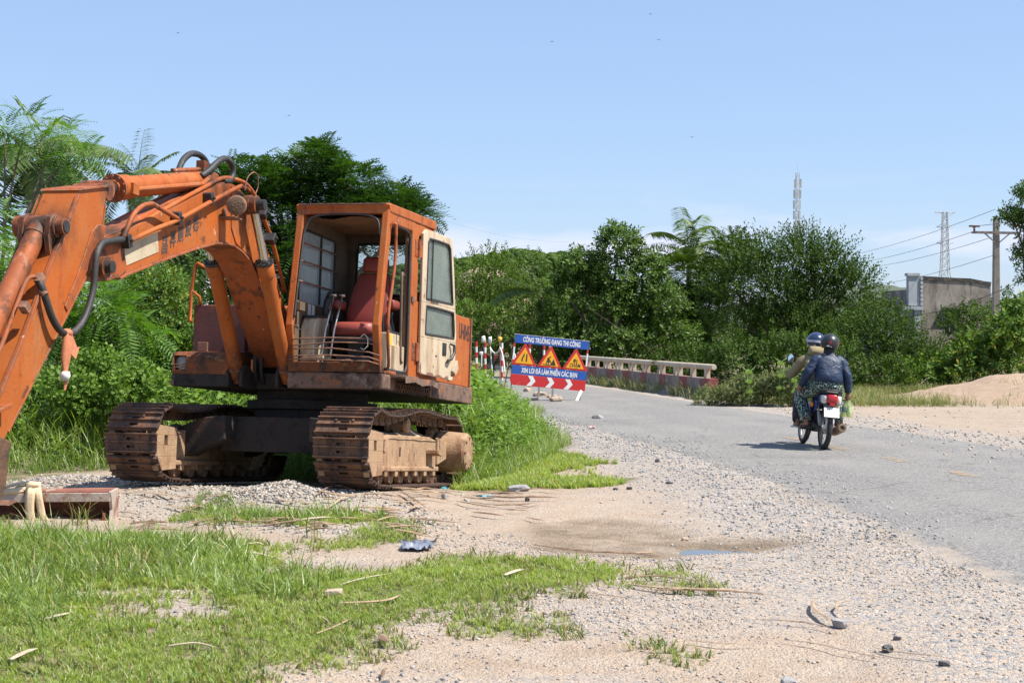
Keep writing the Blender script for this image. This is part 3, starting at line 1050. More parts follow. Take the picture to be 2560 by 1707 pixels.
l_.box((.50, -.97, 1.37), (.53, -.86, 1.47))
l_.build('lug_plate', M['rod_rust'], ex, bevel=.006)
u = MB()
u.box((-.60, -1.14, 1.36), (.29, -.54, 1.885))
u.cyl((.05, -.70, 1.88), (.05, -.70, 1.905), .05, seg=16)
u.build('fuel_tank', M['dark_red'], ex, bevel=.012)
u = MB()
u.tube([(.33, -1.00, 2.27), (.33, -1.10, 2.325), (.33, -1.125, 2.30), (.33, -1.16, 2.02), (.33, -1.165, 1.72), (.33, -1.14, 1.70)], .020, 8)
u.tube([(.33, -1.155, 2.03), (.30, -1.08, 1.97), (.29, -1.07, 1.88)], .017, 8)
u.build('grab_rail', M['orange'], ex, smooth=True)

# engine hood and counterweight
u = MB()
u.prism([(-1.08, 1.19), (-2.73, 1.19), (-2.745, 2.0), (-2.70, 2.03), (-1.12, 2.02), (-1.08, 1.99)], 1, -1.07, 1.10)
u.build('engine_hood', M['orange'], ex, bevel=.012)
u = MB()
u.box((-2.775, 1.06, 1.185), (-2.74, 1.118, 2.035))
u.build('hood_edge', M['rod_rust'], ex, bevel=.004)
u = MB()
u.prism([(-2.77, 1.0), (-2.95, 1.10), (-2.97, 1.9), (-2.77, 2.0)], 1, -.95, .95)
u.build('counterweight', M['orange_worn'], ex, bevel=.04)
u = MB()
u.box((-2.2, .10, 2.02), (-1.22, .98, 2.17))
u.build('air_cleaner_cover', M['orange_worn'], ex, bevel=.02)
u = MB()
u.cyl((-1.7, -.55, 2.0), (-1.7, -.55, 2.25), .06)
u.build('exhaust_pipe', M['rod_rust'], ex, smooth='auto')
text_mesh('model_lettering', 'UH045', .27, M['ink2'], frame((-2.47, 1.1025, 1.835), (-1, 0, -.01), (0, 0, 1)), ex, sx=.62, bold=.001)
# pit walls behind the boom foot
u = MB()
u.box((-1.0, -.52, 1.16), (-.35, .15, 1.75))
u.box((-.35, -.40, 1.16), (.32, -.36, 1.50))
u.box((-.35, .04, 1.16), (.32, .08, 1.50))
u.build('swing_frame', M['dark_frame'], ex, bevel=.01)
u = MB()
for y in (-.43, .11):
    for q in (-.075, .075):
        u = MB()
        u.prism([(.40, 1.0), (.80, 1.0), (.80, 1.15), (.74, 1.22), (.62, 1.22), (.40, 1.1)], 1, y + q - .015, y + q + .015)
        u.build('cylinder_lug', M['dark_frame'], ex, bevel=.004)
for y in (-.33, -.26, -.05, .0):
    h_ = MB()
    h_.tube([(.42, y, 1.05), (.50, y, 1.2), (.50, y, 1.38), (.44, y, 1.47), (.30, y, 1.52)], .022, 8)
    h_.build('swing_hose', M['rubber'], ex, smooth=True)
for y in (-.34, .0):
    h_ = MB()
    for q in (-.05, .05):
        h_.prism([(.50, 1.37), (.55, 1.50), (.30, 1.52), (.30, 1.34)], 1, y + q - .018, y + q + .018)
    h_.build('hose_clamp', M['orange_worn'], ex, bevel=.006)

# ---------------------------------------------------------------- boom
YB, BH = -.16, .165
bt = [(4.60, 1.88), (4.47, 1.96), (4.29, 2.03), (3.73, 2.235), (3.15, 2.465), (2.53, 2.715), (2.22, 2.83), (2.02, 2.865), (1.82, 2.855), (1.62, 2.79), (1.40, 2.65), (1.18, 2.47), (.93, 2.25), (.55, 1.85), (.15, 1.50)]
bb = [(.08, 1.36), (.15, 1.24), (.32, 1.24), (.60, 1.40), (.86, 1.62), (1.10, 1.86), (1.32, 2.07), (1.50, 2.195), (1.70, 2.265), (1.90, 2.295), (2.06, 2.30), (2.32, 2.265), (2.72, 2.165), (3.35, 1.98), (4.02, 1.77), (4.15, 1.72), (4.40, 1.655), (4.56, 1.67), (4.63, 1.76)]
u = MB()
u.prism(bt + bb, 1, YB - BH + .012, YB + BH - .012)
boom = u.build('boom', M['orange'], ex, bevel=0)


def strip(line, y0, y1, off0, off1):
    """plate following a polyline in xz, thickness from off0 to off1 along its normal"""
    n = len(line)
    vs, fs = [], []
    for i in range(n):
        a, b = Vector(line[max(i - 1, 0)]), Vector(line[min(i + 1, n - 1)])
        d = (b - a).normalized()
        nn = Vector((-d.y, d.x))
        for y, o in ((y0, off0), (y1, off0), (y1, off1), (y0, off1)):
            q = Vector(line[i]) + nn * o
            vs.append((q.x, y, q.y))
    for i in range(n - 1):
        for k in range(4):
            k2 = (k + 1) % 4
            fs.append((i * 4 + k, i * 4 + k2, (i + 1) * 4 + k2, (i + 1) * 4 + k))
    fs += [(3, 2, 1, 0), ((n - 1) * 4, (n - 1) * 4 + 1, (n - 1) * 4 + 2, (n - 1) * 4 + 3)]
    return vs, fs


u = MB()
u.add(*strip(bb[2:16], YB - BH - .012, YB + BH + .012, -.022, -.002))
u.build('boom_bottom_flange', M['orange_worn'], boom, bevel=.004)
u = MB()
u.add(*strip(bt[1:14], YB - BH + .03, YB + BH - .03, -.014, -.001))
u.build('boom_top_plate', M['orange_worn'], boom, bevel=.004)
for sy in (1, -1):
    u = MB()
    yo = YB + sy * (BH - .012)
    u.prism([(4.60, 1.88), (4.30, 2.02), (4.12, 2.00), (4.02, 1.80), (4.16, 1.715), (4.40, 1.655), (4.58, 1.68), (4.64, 1.76)], 1, yo, yo + sy * .014)
    u.build('tip_reinforcement', M['orange_worn'], boom, bevel=.003)
    u = MB()
    u.prism([(2.02, 2.84), (1.66, 2.80), (1.30, 2.45), (1.28, 2.10), (1.50, 2.23), (1.86, 2.32), (1.98, 2.45)], 1, yo, yo + sy * .012)
    u.build('elbow_plate', M['orange'], boom, bevel=.003)
u = MB()                                               # tip pin with its boss
u.cyl((4.45, YB - BH - .05, 1.765), (4.45, YB + BH + .05, 1.765), .085, seg=24)
u.build('tip_boss', M['orange_worn'], boom, smooth='auto')
u = MB()
u.cyl((4.45, YB - BH - .10, 1.765), (4.45, YB + BH + .10, 1.765), .050, seg=20)
u.build('pivot_pin', M['black'], boom, smooth='auto')
u = MB()
u.cyl((1.75, YB - .40, 2.705), (1.75, YB + .40, 2.705), .052, seg=20)
u.build('cylinder_pin', M['black'], boom, smooth='auto')
u = MB()
u.cyl((1.75, YB - .26, 2.705), (1.75, YB + .26, 2.705), .095, seg=24)
u.build('pin_boss', M['orange_worn'], boom, smooth='auto')
u = MB()
u.prism([(4.08, 1.98), (3.50, 2.185), (3.46, 2.02), (4.04, 1.825)], 1, YB + BH - .010, YB + BH - .006)
u.build('faded_placard', M['placard'], boom)
ch = '昌祥建設株'
for i, c in enumerate(ch):
    t = i / 4
    x = 3.345 - .60 * t
    z = 2.055 + (2.335 - 2.055) * t + .03
    text_mesh('character', c, .158 if i else .17, M['ink'], frame((x, YB + BH - .0105, z), (-1, 0, .30), (0.0, 0, 1)), boom, sx=.78, bold=.0025, ext=.002)

# boom cylinders
for y in (.11, -.43):
    p0, p1 = Vector((.70, y, 1.12)), Vector((1.75, y, 2.705))
    dn = (p1 - p0).normalized()
    L = (p1 - p0).length
    u = MB()
    u.lathe(p0, dn, [(-.07, .06), (0, .075), (.08, .078), (.081, .072), (L * .60, .072), (L * .601, .084), (L * .66, .086), (L * .665, .080), (L * .672, .04)], 24)
    c_ = u.build('boom_cylinder', M['orange'], ex, smooth='auto')
    u = MB()
    u.lathe(p0 + dn * (L * .672), dn, [(0, .094), (.022, .094), (.023, .065), (.04, .06)], 24)
    for k in range(8):
        t = 2 * math.pi * k / 8
        a = dn.cross(Vector((0, 1, 0)))
        q = p0 + dn * (L * .672) + a * .078 * math.cos(t) + Vector((0, 1, 0)) * .078 * math.sin(t)
        u.cyl(q, q + dn * .036, .011, seg=6)
    u.build('gland', M['black'], c_, smooth='auto')
    u = MB()
    u.cyl(p0 + dn * (L * .67), p1, .042, seg=20)
    u.build('piston_rod', M['chrome'], c_, smooth='auto')
    u = MB()
    u.cyl(p1 - Vector((0, .05, 0)), p1 + Vector((0, .05, 0)), .088, seg=20)
    u.build('rod_eye', M['orange_worn'], c_, smooth='auto')

# arm cylinder on top of the boom
p0, p1 = Vector((2.28, YB, 2.845)), Vector((4.28, YB, 2.415))
dn = (p1 - p0).normalized()
L = (p1 - p0).length
u = MB()
u.lathe(p0, dn, [(-.06, .06), (0, .085), (.05, .092), (L * .76, .092), (L * .761, .105), (L * .84, .108), (L * .845, .10), (L * .85, .05)], 24)
ac = u.build('arm_cylinder', M['orange'], ex, smooth='auto')
u = MB()
u.lathe(p0 + dn * (L * .85), dn, [(0, .118), (.035, .118), (.036, .07), (.06, .066)], 24)
for k in range(10):
    t = 2 * math.pi * k / 10
    a = dn.cross(Vector((0, 1, 0)))
    q = p0 + dn * (L * .85) + a * .098 * math.cos(t) + Vector((0, 1, 0)) * .098 * math.sin(t)
    u.cyl(q, q + dn * .05, .013, seg=6)
u.build('gland', M['orange_worn'], ac, smooth='auto')
u = MB()
u.cyl(p0 + dn * (L * .85), p1, .055, seg=20)
u.build('piston_rod', M['black'], ac, smooth='auto')
u = MB()
u.cyl(p1 - Vector((0, .12, 0)), p1 + Vector((0, .12, 0)), .075, seg=20)
u.build('rod_eye', M['orange_worn'], ac, smooth='auto')
up = Vector((-dn.z, 0, dn.x))
u = MB()
q0, q1 = p0 + dn * .15 + Vector((0, .10, -.01)), p0 + dn * (L * .78) + Vector((0, .10, -.02))
u.tube([p0 + dn * .02 + up * .07 + Vector((0, .06, 0)), p0 + dn * .15 + Vector((0, .112, .03)), p0 + dn * .30 + Vector((0, .118, -.02)), q1], .022, 8)
u.box(tuple(q1 - Vector((.03, .02, .045))), tuple(q1 + Vector((.07, .03, .045))))
u.build('cylinder_pipe', M['orange'], ac, smooth='auto')
u = MB()
u.tube([p0 + dn * .05 + up * .11 + Vector((0, -.02, 0)), p0 + dn * .62 + up * .115 + Vector((0, -.02, 0))], .020, 8)
u.box(tuple(p0 + dn * .02 + up * .08 + Vector((-.05, -.05, 0))), tuple(p0 + dn * .02 + up * .19 + Vector((0.02, .03, 0))))
u.build('upper_pipe', M['orange_worn'], ac, smooth='auto')
for q in (-.09, .09):
    u = MB()
    u.prism([(2.10, 2.82), (2.46, 2.72), (2.36, 2.90), (2.28, 2.93), (2.20, 2.92)], 1, YB + q - .016, YB + q + .016)
    u.build('cylinder_bracket', M['orange_worn'], boom, bevel=.005)


def smooth_path(P, n=6):
    P = [Vector(p) for p in P]
    out = []
    for i in range(len(P) - 1):
        a, b, c, d = P[max(i - 1, 0)], P[i], P[i + 1], P[min(i + 2, len(P) - 1)]
        for k in range(n):
            t = k / n
            out.append(.5 * ((2 * b) + (c - a) * t + (2 * a - 5 * b + 4 * c - d) * t * t + (3 * b - a - 3 * c + d) * t ** 3))
    out.append(P[-1])
    return out


def pipe(name, P, r, m, parent, n=6, seg=8):
    u = MB()
    u.tube(smooth_path(P, n), r, seg)
    return u.build(name, m, parent, smooth=True)


pipe('hydraulic_pipe', [(4.11, -.03, 2.06), (3.54, -.03, 2.315), (2.94, -.03, 2.575), (2.58, -.03, 2.725), (2.2, -.03, 2.88), (1.9, -.03, 2.93), (1.60, -.03, 2.93), (1.32, -.03, 2.82), (1.07, -.03, 2.62), (.84, -.03, 2.42), (.5, -.03, 2.0)], .022, M['orange'], boom)
pipe('hydraulic_pipe', [(4.15, .055, 2.0), (3.7, .055, 2.17), (3.22, .055, 2.335), (2.54, .055, 2.615), (2.0, .055, 2.83), (1.86, .055, 2.86), (1.70, .04, 2.85)], .022, M['orange'], boom)
pipe('hydraulic_pipe', [(4.15, -.10, 2.07), (3.5, -.10, 2.34), (2.6, -.10, 2.71)], .020, M['orange_worn'], boom)
pipe('hydraulic_pipe', [(4.05, -.29, 2.10), (3.5, -.29, 2.33), (2.6, -.29, 2.70), (2.1, -.29, 2.90), (1.8, -.29, 2.90), (1.2, -.29, 2.55), (.8, -.29, 2.2)], .022, M['orange_worn'], boom)
pipe('bypass_pipe', [(4.20, .05, 2.03), (4.11, .06, 2.19), (4.03, .06, 2.27), (3.90, .06, 2.345), (3.74, .06, 2.385), (3.68, .06, 2.38), (3.25, .06, 2.335)], .021, M['orange_worn'], boom)
for x, z in ((3.22, 2.37), (2.58, 2.65), (4.12, 2.04), (1.30, 2.72), (1.06, 2.50)):
    u = MB()
    u.box((x - .035, -.06, z - .08), (x + .035, .075, z + .03), Matrix.Rotation(rad(20 if x > 2 else -40), 3, 'Y'))
    u.cyl((x, .07, z - .02), (x, .10, z - .02), .016, seg=6)
    u.build('pipe_clamp', M['black'], boom, bevel=.006)
pipe('loop_hose', [(2.50, -.09, 2.85), (2.40, -.06, 2.92), (2.29, -.04, 3.01), (2.18, -.03, 3.07), (2.06, -.03, 3.09), (1.95, -.03, 3.05), (1.93, -.03, 2.97), (1.99, -.03, 2.90), (2.12, -.03, 2.87)], .030, M['rubber'], boom)
pipe('loop_hose', [(2.70, -.22, 2.87), (2.60, -.24, 2.96), (2.50, -.25, 3.03), (2.36, -.26, 3.09), (2.18, -.26, 3.11), (2.04, -.26, 3.07), (1.99, -.26, 2.98), (2.05, -.26, 2.88)], .030, M['rubber'], boom)
pipe('tip_hose', [(4.20, .045, 2.02), (4.44, .055, 1.97), (4.57, .06, 1.93), (4.65, .07, 1.84), (4.67, .07, 1.72), (4.68, .07, 1.58), (4.73, .07, 1.44), (4.81, .07, 1.31), (4.92, .07, 1.22), (5.03, .07, 1.185), (5.15, .07, 1.20), (5.25, .06, 1.28), (5.33, .05, 1.40), (5.37, .03, 1.50), (5.38, -.01, 1.56)], .027, M['rubber'], ex, n=8)
pipe('thin_wire', [(1.78, .14, 2.80), (1.74, .15, 2.88), (1.78, .16, 2.98), (1.86, .15, 3.0), (1.95, .13, 2.93), (1.98, .12, 2.80)], .006, M['rod_rust'], boom)
# work lamp
u = MB()
u.lathe((2.16, .12, 2.625), (.86, .42, -.05), [(0, .05), (.03, .085), (.07, .095), (.085, .095), (.092, .085), (.10, .03)], 24)
wl = u.build('work_lamp', M['rod_rust'], boom, smooth='auto')
u = MB()
u.lathe(Vector((2.16, .12, 2.625)) + Vector((.86, .42, -.05)).normalized() * .088, (.86, .42, -.05), [(0, .082), (.008, .078), (.016, .05), (.018, .01)], 24)
for k in range(9):
    t = k * 2.4
    r_ = .02 + .005 * k
    nrm = Vector((.86, .42, -.05)).normalized()
    a = Vector((-.42, .86, 0)).normalized()
    b = nrm.cross(a)
    q = Vector((2.16, .12, 2.625)) + nrm * .10 + a * r_ * math.cos(t) + b * r_ * math.sin(t)
    u.sphere(q, .010, 6, 4)
u.build('lamp_lens', M['lens'], wl, smooth='auto')
u = MB()
u.box((2.10, .00, 2.50), (2.26, .16, 2.515))
u.box((2.14, .00, 2.50), (2.20, .02, 2.60))
u.tube([(2.2, .14, 2.51), (2.2, .14, 2.56)], .012, 6)
u.build('lamp_bracket', M['rod_rust'], wl, bevel=.003)

# ---------------------------------------------------------------- stick (arm)
SYB, SH = -.155, .155
rear = [(4.40, 2.42), (4.43, 2.26), (4.455, 2.05), (4.50, 1.93), (4.58, 1.82), (4.67, 1.66), (4.95, 1.315), (5.30, .89), (5.67, .43), (5.86, .20)]
front = [(6.02, .20), (6.00, .42), (5.86, .62), (5.72, .84), (5.52, 1.16), (5.34, 1.50), (5.18, 1.76), (5.05, 1.96), (4.86, 2.275), (4.84, 2.315)]
u = MB()
u.prism(rear + front, 1, SYB - SH, SYB + SH)
stick = u.build('stick', M['orange'], ex, bevel=.010)
u = MB()
u.add(*strip(rear[1:9], SYB - SH - .008, SYB + SH + .008, -.004, .014))
u.build('rear_flange', M['orange_worn'], stick, bevel=.003)
u = MB()
u.prism([(4.38, 2.435), (4.84, 2.325), (4.86, 2.305), (4.38, 2.415)], 1, SYB - SH - .02, SYB + SH + .02)
u.build('top_plate', M['orange_worn'], stick, bevel=.003)
for sy in (1, -1):
    u = MB()
    yo = SYB + sy * SH
    u.prism([(4.41, 2.10), (4.46, 1.95), (4.60, 1.80), (4.95, 1.36), (4.99, 1.40), (4.86, 1.60), (4.72, 1.85), (4.64, 2.02), (4.55, 2.09)], 1, yo, yo + sy * .012)
    u.build('pivot_plate', M['orange_worn'], stick, bevel=.006)
    u = MB()
    u.add(*strip([(4.86, 2.27), (5.05, 1.955), (5.18, 1.755), (5.34, 1.495), (5.52, 1.155), (5.72, .835), (5.86, .62)], yo - .012, yo + sy * .018, -.012, .016))
    u.build('edge_weld', M['orange_worn'], stick, bevel=.003)
u = MB()
u.cyl((4.36, SYB - .15, 2.38), (4.36, SYB + .15, 2.38), .07, seg=20)
u.prism([(4.30, 2.34), (4.46, 2.26), (4.46, 2.42), (4.32, 2.44)], 1, SYB - .14, SYB - .10)
u.prism([(4.30, 2.34), (4.46, 2.26), (4.46, 2.42), (4.32, 2.44)], 1, SYB + .10, SYB + .14)
u.build('cylinder_lug', M['orange_worn'], stick, smooth='auto')
# bucket cylinder on the stick's front
p0, p1 = Vector((5.13, SYB, 1.985)), Vector((6.15, SYB, .52))
dn = (p1 - p0).normalized()
L = (p1 - p0).length
u = MB()
u.lathe(p0, dn, [(-.06, .05), (0, .08), (.06, .085), (.10, .086), (.101, .078), (L * .72, .078), (L * .721, .09), (L * .80, .09), (L * .805, .05)], 24)
bc = u.build('bucket_cylinder', M['orange_worn'], ex, smooth='auto')
u = MB()
u.cyl(p0 + dn * (L * .8), p1, .048, seg=20)
u.build('piston_rod', M['chrome'], bc, smooth='auto')
u = MB()
u.cyl((5.12, SYB - .19, 1.985), (5.12, SYB + .155, 1.985), .085, seg=20)
u.cyl((5.12, SYB + .155, 1.985), (5.12, SYB + .215, 1.985), .062, seg=20)
for q in (-.11, .11):
    u.prism([(5.0, 1.93), (5.18, 1.76), (5.22, 1.90), (5.20, 2.05), (5.10, 2.09), (5.0, 2.05), (4.95, 2.08)], 1, SYB + q - .02, SYB + q + .02)
u.build('cylinder_hinge', M['orange_worn'], stick, smooth='auto')
u = MB()
u.cyl((5.12, SYB + .21, 1.985), (5.12, SYB + .222, 1.985), .046, seg=18)
u.build('pin_cap', M['black'], stick, smooth='auto')
pipe('cylinder_pipe', [(5.38, -.02, 1.565), (5.42, -.02, 1.57), (5.47, -.04, 1.53), (5.56, -.05, 1.36), (5.75, -.05, 1.02), (5.90, -.06, .80)], .017, M['orange_worn'], stick)
u = MB()
u.box((5.32, -.02, 1.52), (5.40, .03, 1.59), Matrix.Rotation(rad(55), 3, 'Y'))
u.cyl((5.36, .02, 1.48), (5.36, .06, 1.44), .028, seg=8)
u.build('pipe_fitting', M['rod_rust'], stick, bevel=.004)
u = MB()
u.box((5.54, -.01, 1.29), (5.60, .05, 1.37), Matrix.Rotation(rad(55), 3, 'Y'))
u.build('pipe_fitting', M['rod_rust'], stick, bevel=.004)
u = MB()                                               # linkage by the bucket
for q in (-.20, .20):
    u.beam((5.78, SYB + q, .62), (6.18, SYB + q, .50), .03, .09, (0, 1, 0))
u.beam((6.15, SYB, .52), (6.20, SYB, .22), .08, .10, (0, 1, 0))
u.cyl((6.15, SYB - .24, .52), (6.15, SYB + .24, .52), .04)
u.build('bucket_link', M['orange_worn'], ex, bevel=.006)
# bucket lying curled under the stick
outl = [(q_[0] + .09, q_[1]) for q_ in [(5.86, .36), (6.10, .40), (6.22, .30), (6.27, .16), (6.22, .03), (6.10, -.06), (5.97, -.05), (5.91, .06), (5.90, .18), (5.89, .28)]]
u = MB()
n = len(outl)
for sy in (SYB - .36, SYB + .33):
    u.prism(outl, 1, sy, sy + .03)
ob = outl
for i in range(len(ob) - 1):
    a, b = Vector((ob[i][0], SYB, ob[i][1])), Vector((ob[i + 1][0], SYB, ob[i + 1][1]))
    u.beam(a, b, .70, .02, Vector((0, 1, 0)).cross(b - a))
u.build('bucket', M['shoe'], ex, bevel=.006)
for i in range(4):
    u = MB()
    y = SYB - .28 + i * .18
    u.prism([(5.97, -.07), (5.90, -.035), (5.78, -.045), (5.90, -.075)], 1, y, y + .07)
    u.build('bucket_tooth', M['rod_rust'], ex)
# rag tied round the hanging hose
u = MB()
P = [(5.05, .075, 1.20), (5.05, .085, 1.12), (5.07, .085, 1.02), (5.07, .08, .92), (5.05, .08, .84), (5.06, .08, .76)]
Wd = [.045, .065, .055, .035, .026, .012]
vs, fs = [], []
for i, (p, w) in enumerate(zip(P, Wd)):
    for k in range(8):
        t = 2 * math.pi * k / 8
        j = 1 + .3 * mnoise.noise(Vector((i * 1.7, k * 1.3, 2)))
        vs.append((p[0] + w * j * math.cos(t), p[1] + w * .55 * j * math.sin(t), p[2]))
for i in range(len(P) - 1):
    for k in range(8):
        fs.append((i * 8 + k, i * 8 + (k + 1) % 8, i * 8 + 8 + (k + 1) % 8, i * 8 + 8 + k))
u.add(vs, fs)
u.sphere((5.05, .07, 1.19), (.05, .045, .035), 10, 6)
u.add([(5.0, .10, 1.16), (4.96, .11, 1.09), (4.92, .11, 1.10), (4.97, .11, 1.0), (5.04, .11, 1.03), (5.05, .10, 1.14)], [(0, 1, 2, 3, 4, 5)])
tag(u.build('hanging_rag', M['rag'], ex, smooth=True), label='orange rag tied round the hanging hose')
u = MB()
u.lathe((5.065, .08, .90), (0, 0, -1), [(0, .034), (.03, .042), (.07, .030)], 8)
u.build('rag_band', M['rope_white'], ex, smooth=True)
# ================================================================== CAB
YL, YR = .16, 1.15
fo = [(.82, 1.16), (.925, 1.63), (.715, 2.84), (.60, 2.84), (.605, 2.70), (.835, 1.63), (.735, 1.16)]
fi = [(.82, 1.16), (.925, 1.63), (.715, 2.84), (.645, 2.84), (.645, 2.70), (.865, 1.63), (.76, 1.16)]
u = MB()
u.prism(fo, 1, YR - .075, YR)
u.box((-.34, 1.085, 1.16), (-.115, YR, 2.82))
u.prism([(.62, 2.70), (.62, 2.81), (-.2, 2.84), (-.2, 2.72)], 1, 1.10, 1.148)
u.box((.70, YR - .07, 1.16), (.30, YR - .003, 1.20))
u.box((-.93, 1.10, 1.16), (-.34, 1.147, 2.0))
u.box((-.95, 1.085, 1.16), (-.87, 1.149, 2.85))
u.box((-.87, 1.10, 2.70), (-.34, 1.147, 2.84))
cab = u.build('cab', M['orange'], ex, bevel=.012)
u = MB()
u.prism(fi, 1, YL, YL + .075)
u.build('front_post', M['orange'], cab, bevel=.010)
u = MB()
u.prism([(.722, 2.78), (.713, 2.862), (.62, 2.862), (.63, 2.78)], 1, YL + .07, YR - .07)
u.build('front_header', M['orange'], cab, bevel=.006)
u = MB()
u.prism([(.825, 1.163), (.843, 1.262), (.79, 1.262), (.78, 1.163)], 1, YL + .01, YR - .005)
u.build('front_sill', M['orange_shaded'], cab, bevel=.008)
u = MB()
u.prism([(.735, 2.868), (.70, 2.888), (-.93, 2.955), (-.965, 2.93), (-.965, 2.855), (.66, 2.795), (.70, 2.80)], 1, YL - .012, YR + .008)
rf = u.build('roof', M['orange'], cab, bevel=.012)
u = MB()                                               # torn lip of the roof's front edge
for i in range(22):
    y = YL + .02 + i * .043
    h_ = .004 + .014 * abs(mnoise.noise(Vector((y * 9, 3.1, 0))))
    u.box((.70, y, 2.872), (.737, y + .040, 2.879 + h_))
u.build('torn_lip', M['rod_rust'], cab)
# inner skins
u = MB()
u.box((-.93, YL, 1.16), (.80, YL + .03, 1.90))
u.box((-.93, YL, 1.90), (-.37, YL + .03, 2.83))
u.box((-.37, YL, 2.66), (.66, YL + .03, 2.80))
u.box((-.93, YL + .03, 1.20), (-.90, YR - .06, 2.13))
u.box((-.93, YL + .03, 2.70), (-.90, YR - .06, 2.84))
u.box((-.93, YL + .03, 2.13), (-.90, .25, 2.70))
u.box((-.93, 1.06, 2.13), (-.90, YR - .06, 2.70))
u.box((-.90, YL + .03, 1.90), (-.84, YL + .09, 2.80))
u.box((-.89, 1.085, 1.2), (-.12, 1.098, 2.0))
u.box((-.12, 1.07, 1.2), (-.10, 1.10, 2.7))
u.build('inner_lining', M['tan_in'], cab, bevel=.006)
u = MB()
nx, ny = 16, 10
vs, fs = [], []
for i in range(nx):
    for j in range(ny):
        x, y = .60 - 1.5 * i / (nx - 1), YL + .03 + .93 * j / (ny - 1)
        vs.append((x, y, 2.755 + .045 * mnoise.noise(Vector((x * 4, y * 4, .3))) + .03 * (i / nx)))
for i in range(nx - 1):
    for j in range(ny - 1):
        fs.append((i * ny + j, i * ny + j + 1, (i + 1) * ny + j + 1, (i + 1) * ny + j))
u.add(vs, fs)
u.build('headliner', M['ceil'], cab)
u = MB()
u.box((-.92, YL + .03, 1.163), (.775, YR - .01, 1.195))
u.build('floor_plate', M['dark_frame'], cab)
# glazing
u = MB()
u.box((-.37, YL + .010, 1.90), (.60, YL + .018, 2.66))
u.build('side_window', M['glass_dirty'], cab)
u = MB()
u.box((.055, YL + .02, 1.91), (.075, YL + .04, 2.66))
u.tube([(-.35, YL + .035, 1.92), (-.35, YL + .035, 2.64), (.55, YL + .035, 2.64)], .012, 6)
u.build('window_seal', M['rubber'], cab)
u = MB()
u.box((-.92, .25, 2.13), (-.914, 1.06, 2.70))
u.build('rear_window', M['glass'], cab)
u = MB()
u.tube(smooth_path([(-.895, .27, 2.15), (-.895, .26, 2.4), (-.895, .27, 2.66), (-.895, .31, 2.69), (-.895, .65, 2.70), (-.895, 1.0, 2.69), (-.895, 1.05, 2.65), (-.895, 1.05, 2.15), (-.895, .27, 2.15)], 3), .014, 6)
u.build('rear_window_seal', M['rubber'], cab)
u = MB()
u.tube(smooth_path([(.905, .245, 1.70), (.86, .245, 1.95), (.78, .25, 2.40), (.735, .26, 2.62), (.72, .33, 2.74), (.715, .50, 2.775), (.712, .70, 2.78), (.715, .90, 2.765), (.72, 1.02, 2.72), (.735, 1.06, 2.62), (.745, 1.068, 2.55)], 5), .012, 7)
u.build('windscreen_seal', M['rubber'], cab, smooth=True)
u = MB()
u.tube(smooth_path([(.60, 1.125, 2.66), (.45, 1.125, 2.70), (.05, 1.125, 2.705), (-.06, 1.125, 2.67), (-.105, 1.125, 2.55), (-.11, 1.125, 2.0), (-.11, 1.125, 1.40), (-.08, 1.125, 1.25), (.05, 1.125, 1.21), (.60, 1.125, 1.21)], 4), .016, 7)
u.build('door_seal', M['rubber'], cab, smooth=True)
for z in (2.50, 2.31, 2.10):
    u = MB()
    u.tube([(.74 + (2.5 - z) * .18, YL + .065, z - .01), (.2, YL + .06, z - .005), (-.42, YL + .06, z)], .011, 7)
    u.build('window_bar', M['rod_rust'], cab, smooth=True)
for i, (z0, z1, z2) in enumerate(((1.485, 1.50, 1.495), (1.42, 1.455, 1.45), (1.385, 1.395, 1.36), (1.315, 1.325, 1.31), (1.285, 1.275, 1.27))):
    u = MB()
    u.tube([(.87, YL + .02, z0 - .035 if i == 0 else z0), (.895, YL + .09, z0), (.90, .65, z1), (.885, 1.04, z2), (.86, 1.14, z2 - .03)], .0085, 6)
    u.build('guard_bar', M['rod_rust'], cab, smooth=True)
u = MB()
u.tube([(.905, .95, 1.50), (.90, .99, 1.54), (.895, 1.03, 1.50), (.895, 1.03, 1.42), (.90, .99, 1.38), (.905, .96, 1.40)], .006, 6)
u.build('wire_ring', M['chrome'], cab, smooth=True)
pipe('grab_rail', [(.66, 1.16, 2.67), (.655, 1.20, 2.68), (.645, 1.205, 2.62), (.64, 1.205, 2.32), (.72, 1.205, 2.02), (.81, 1.205, 1.73), (.78, 1.205, 1.45), (.73, 1.20, 1.23), (.72, 1.15, 1.20)], .016, M['orange_worn'], cab, n=4)
pipe('grab_rail', [(-.03, 1.09, 2.235), (.10, 1.12, 2.235), (.165, 1.13, 2.20), (.15, 1.13, 1.8), (.125, 1.13, 1.36), (.09, 1.13, 1.32), (-.02, 1.10, 1.315)], .015, M['tan_in'], cab, n=4)
for z in (2.56, 1.45):
    u = MB()
    u.box((-.285, 1.15, z - .09), (-.20, 1.158, z + .09))
    u.box((-.43, 1.158, z - .09), (-.345, 1.178, z + .09))
    u.cyl((-.315, 1.165, z - .10), (-.315, 1.165, z + .10), .020, seg=10)
    for q in (-.06, 0, .06):
        u.cyl((-.245, 1.156, z + q), (-.245, 1.165, z + q), .012, seg=6)
    u.build('door_hinge', M['orange_worn'], cab, bevel=.003)
# headlining wires, brackets and sensor box
u = MB()
u.box((.70, YL + .03, 1.78), (.84, YL + .12, 1.87))
u.box((.85, YL + .02, 1.60), (.89, YL + .12, 1.63))
u.build('bracket', M['tan_in'], cab, bevel=.006)
pipe('loose_wire', [(.88, YL + .08, 1.61), (.84, YL + .15, 1.58), (.80, YL + .20, 1.60), (.76, YL + .22, 1.67)], .004, M['rubber'], cab)
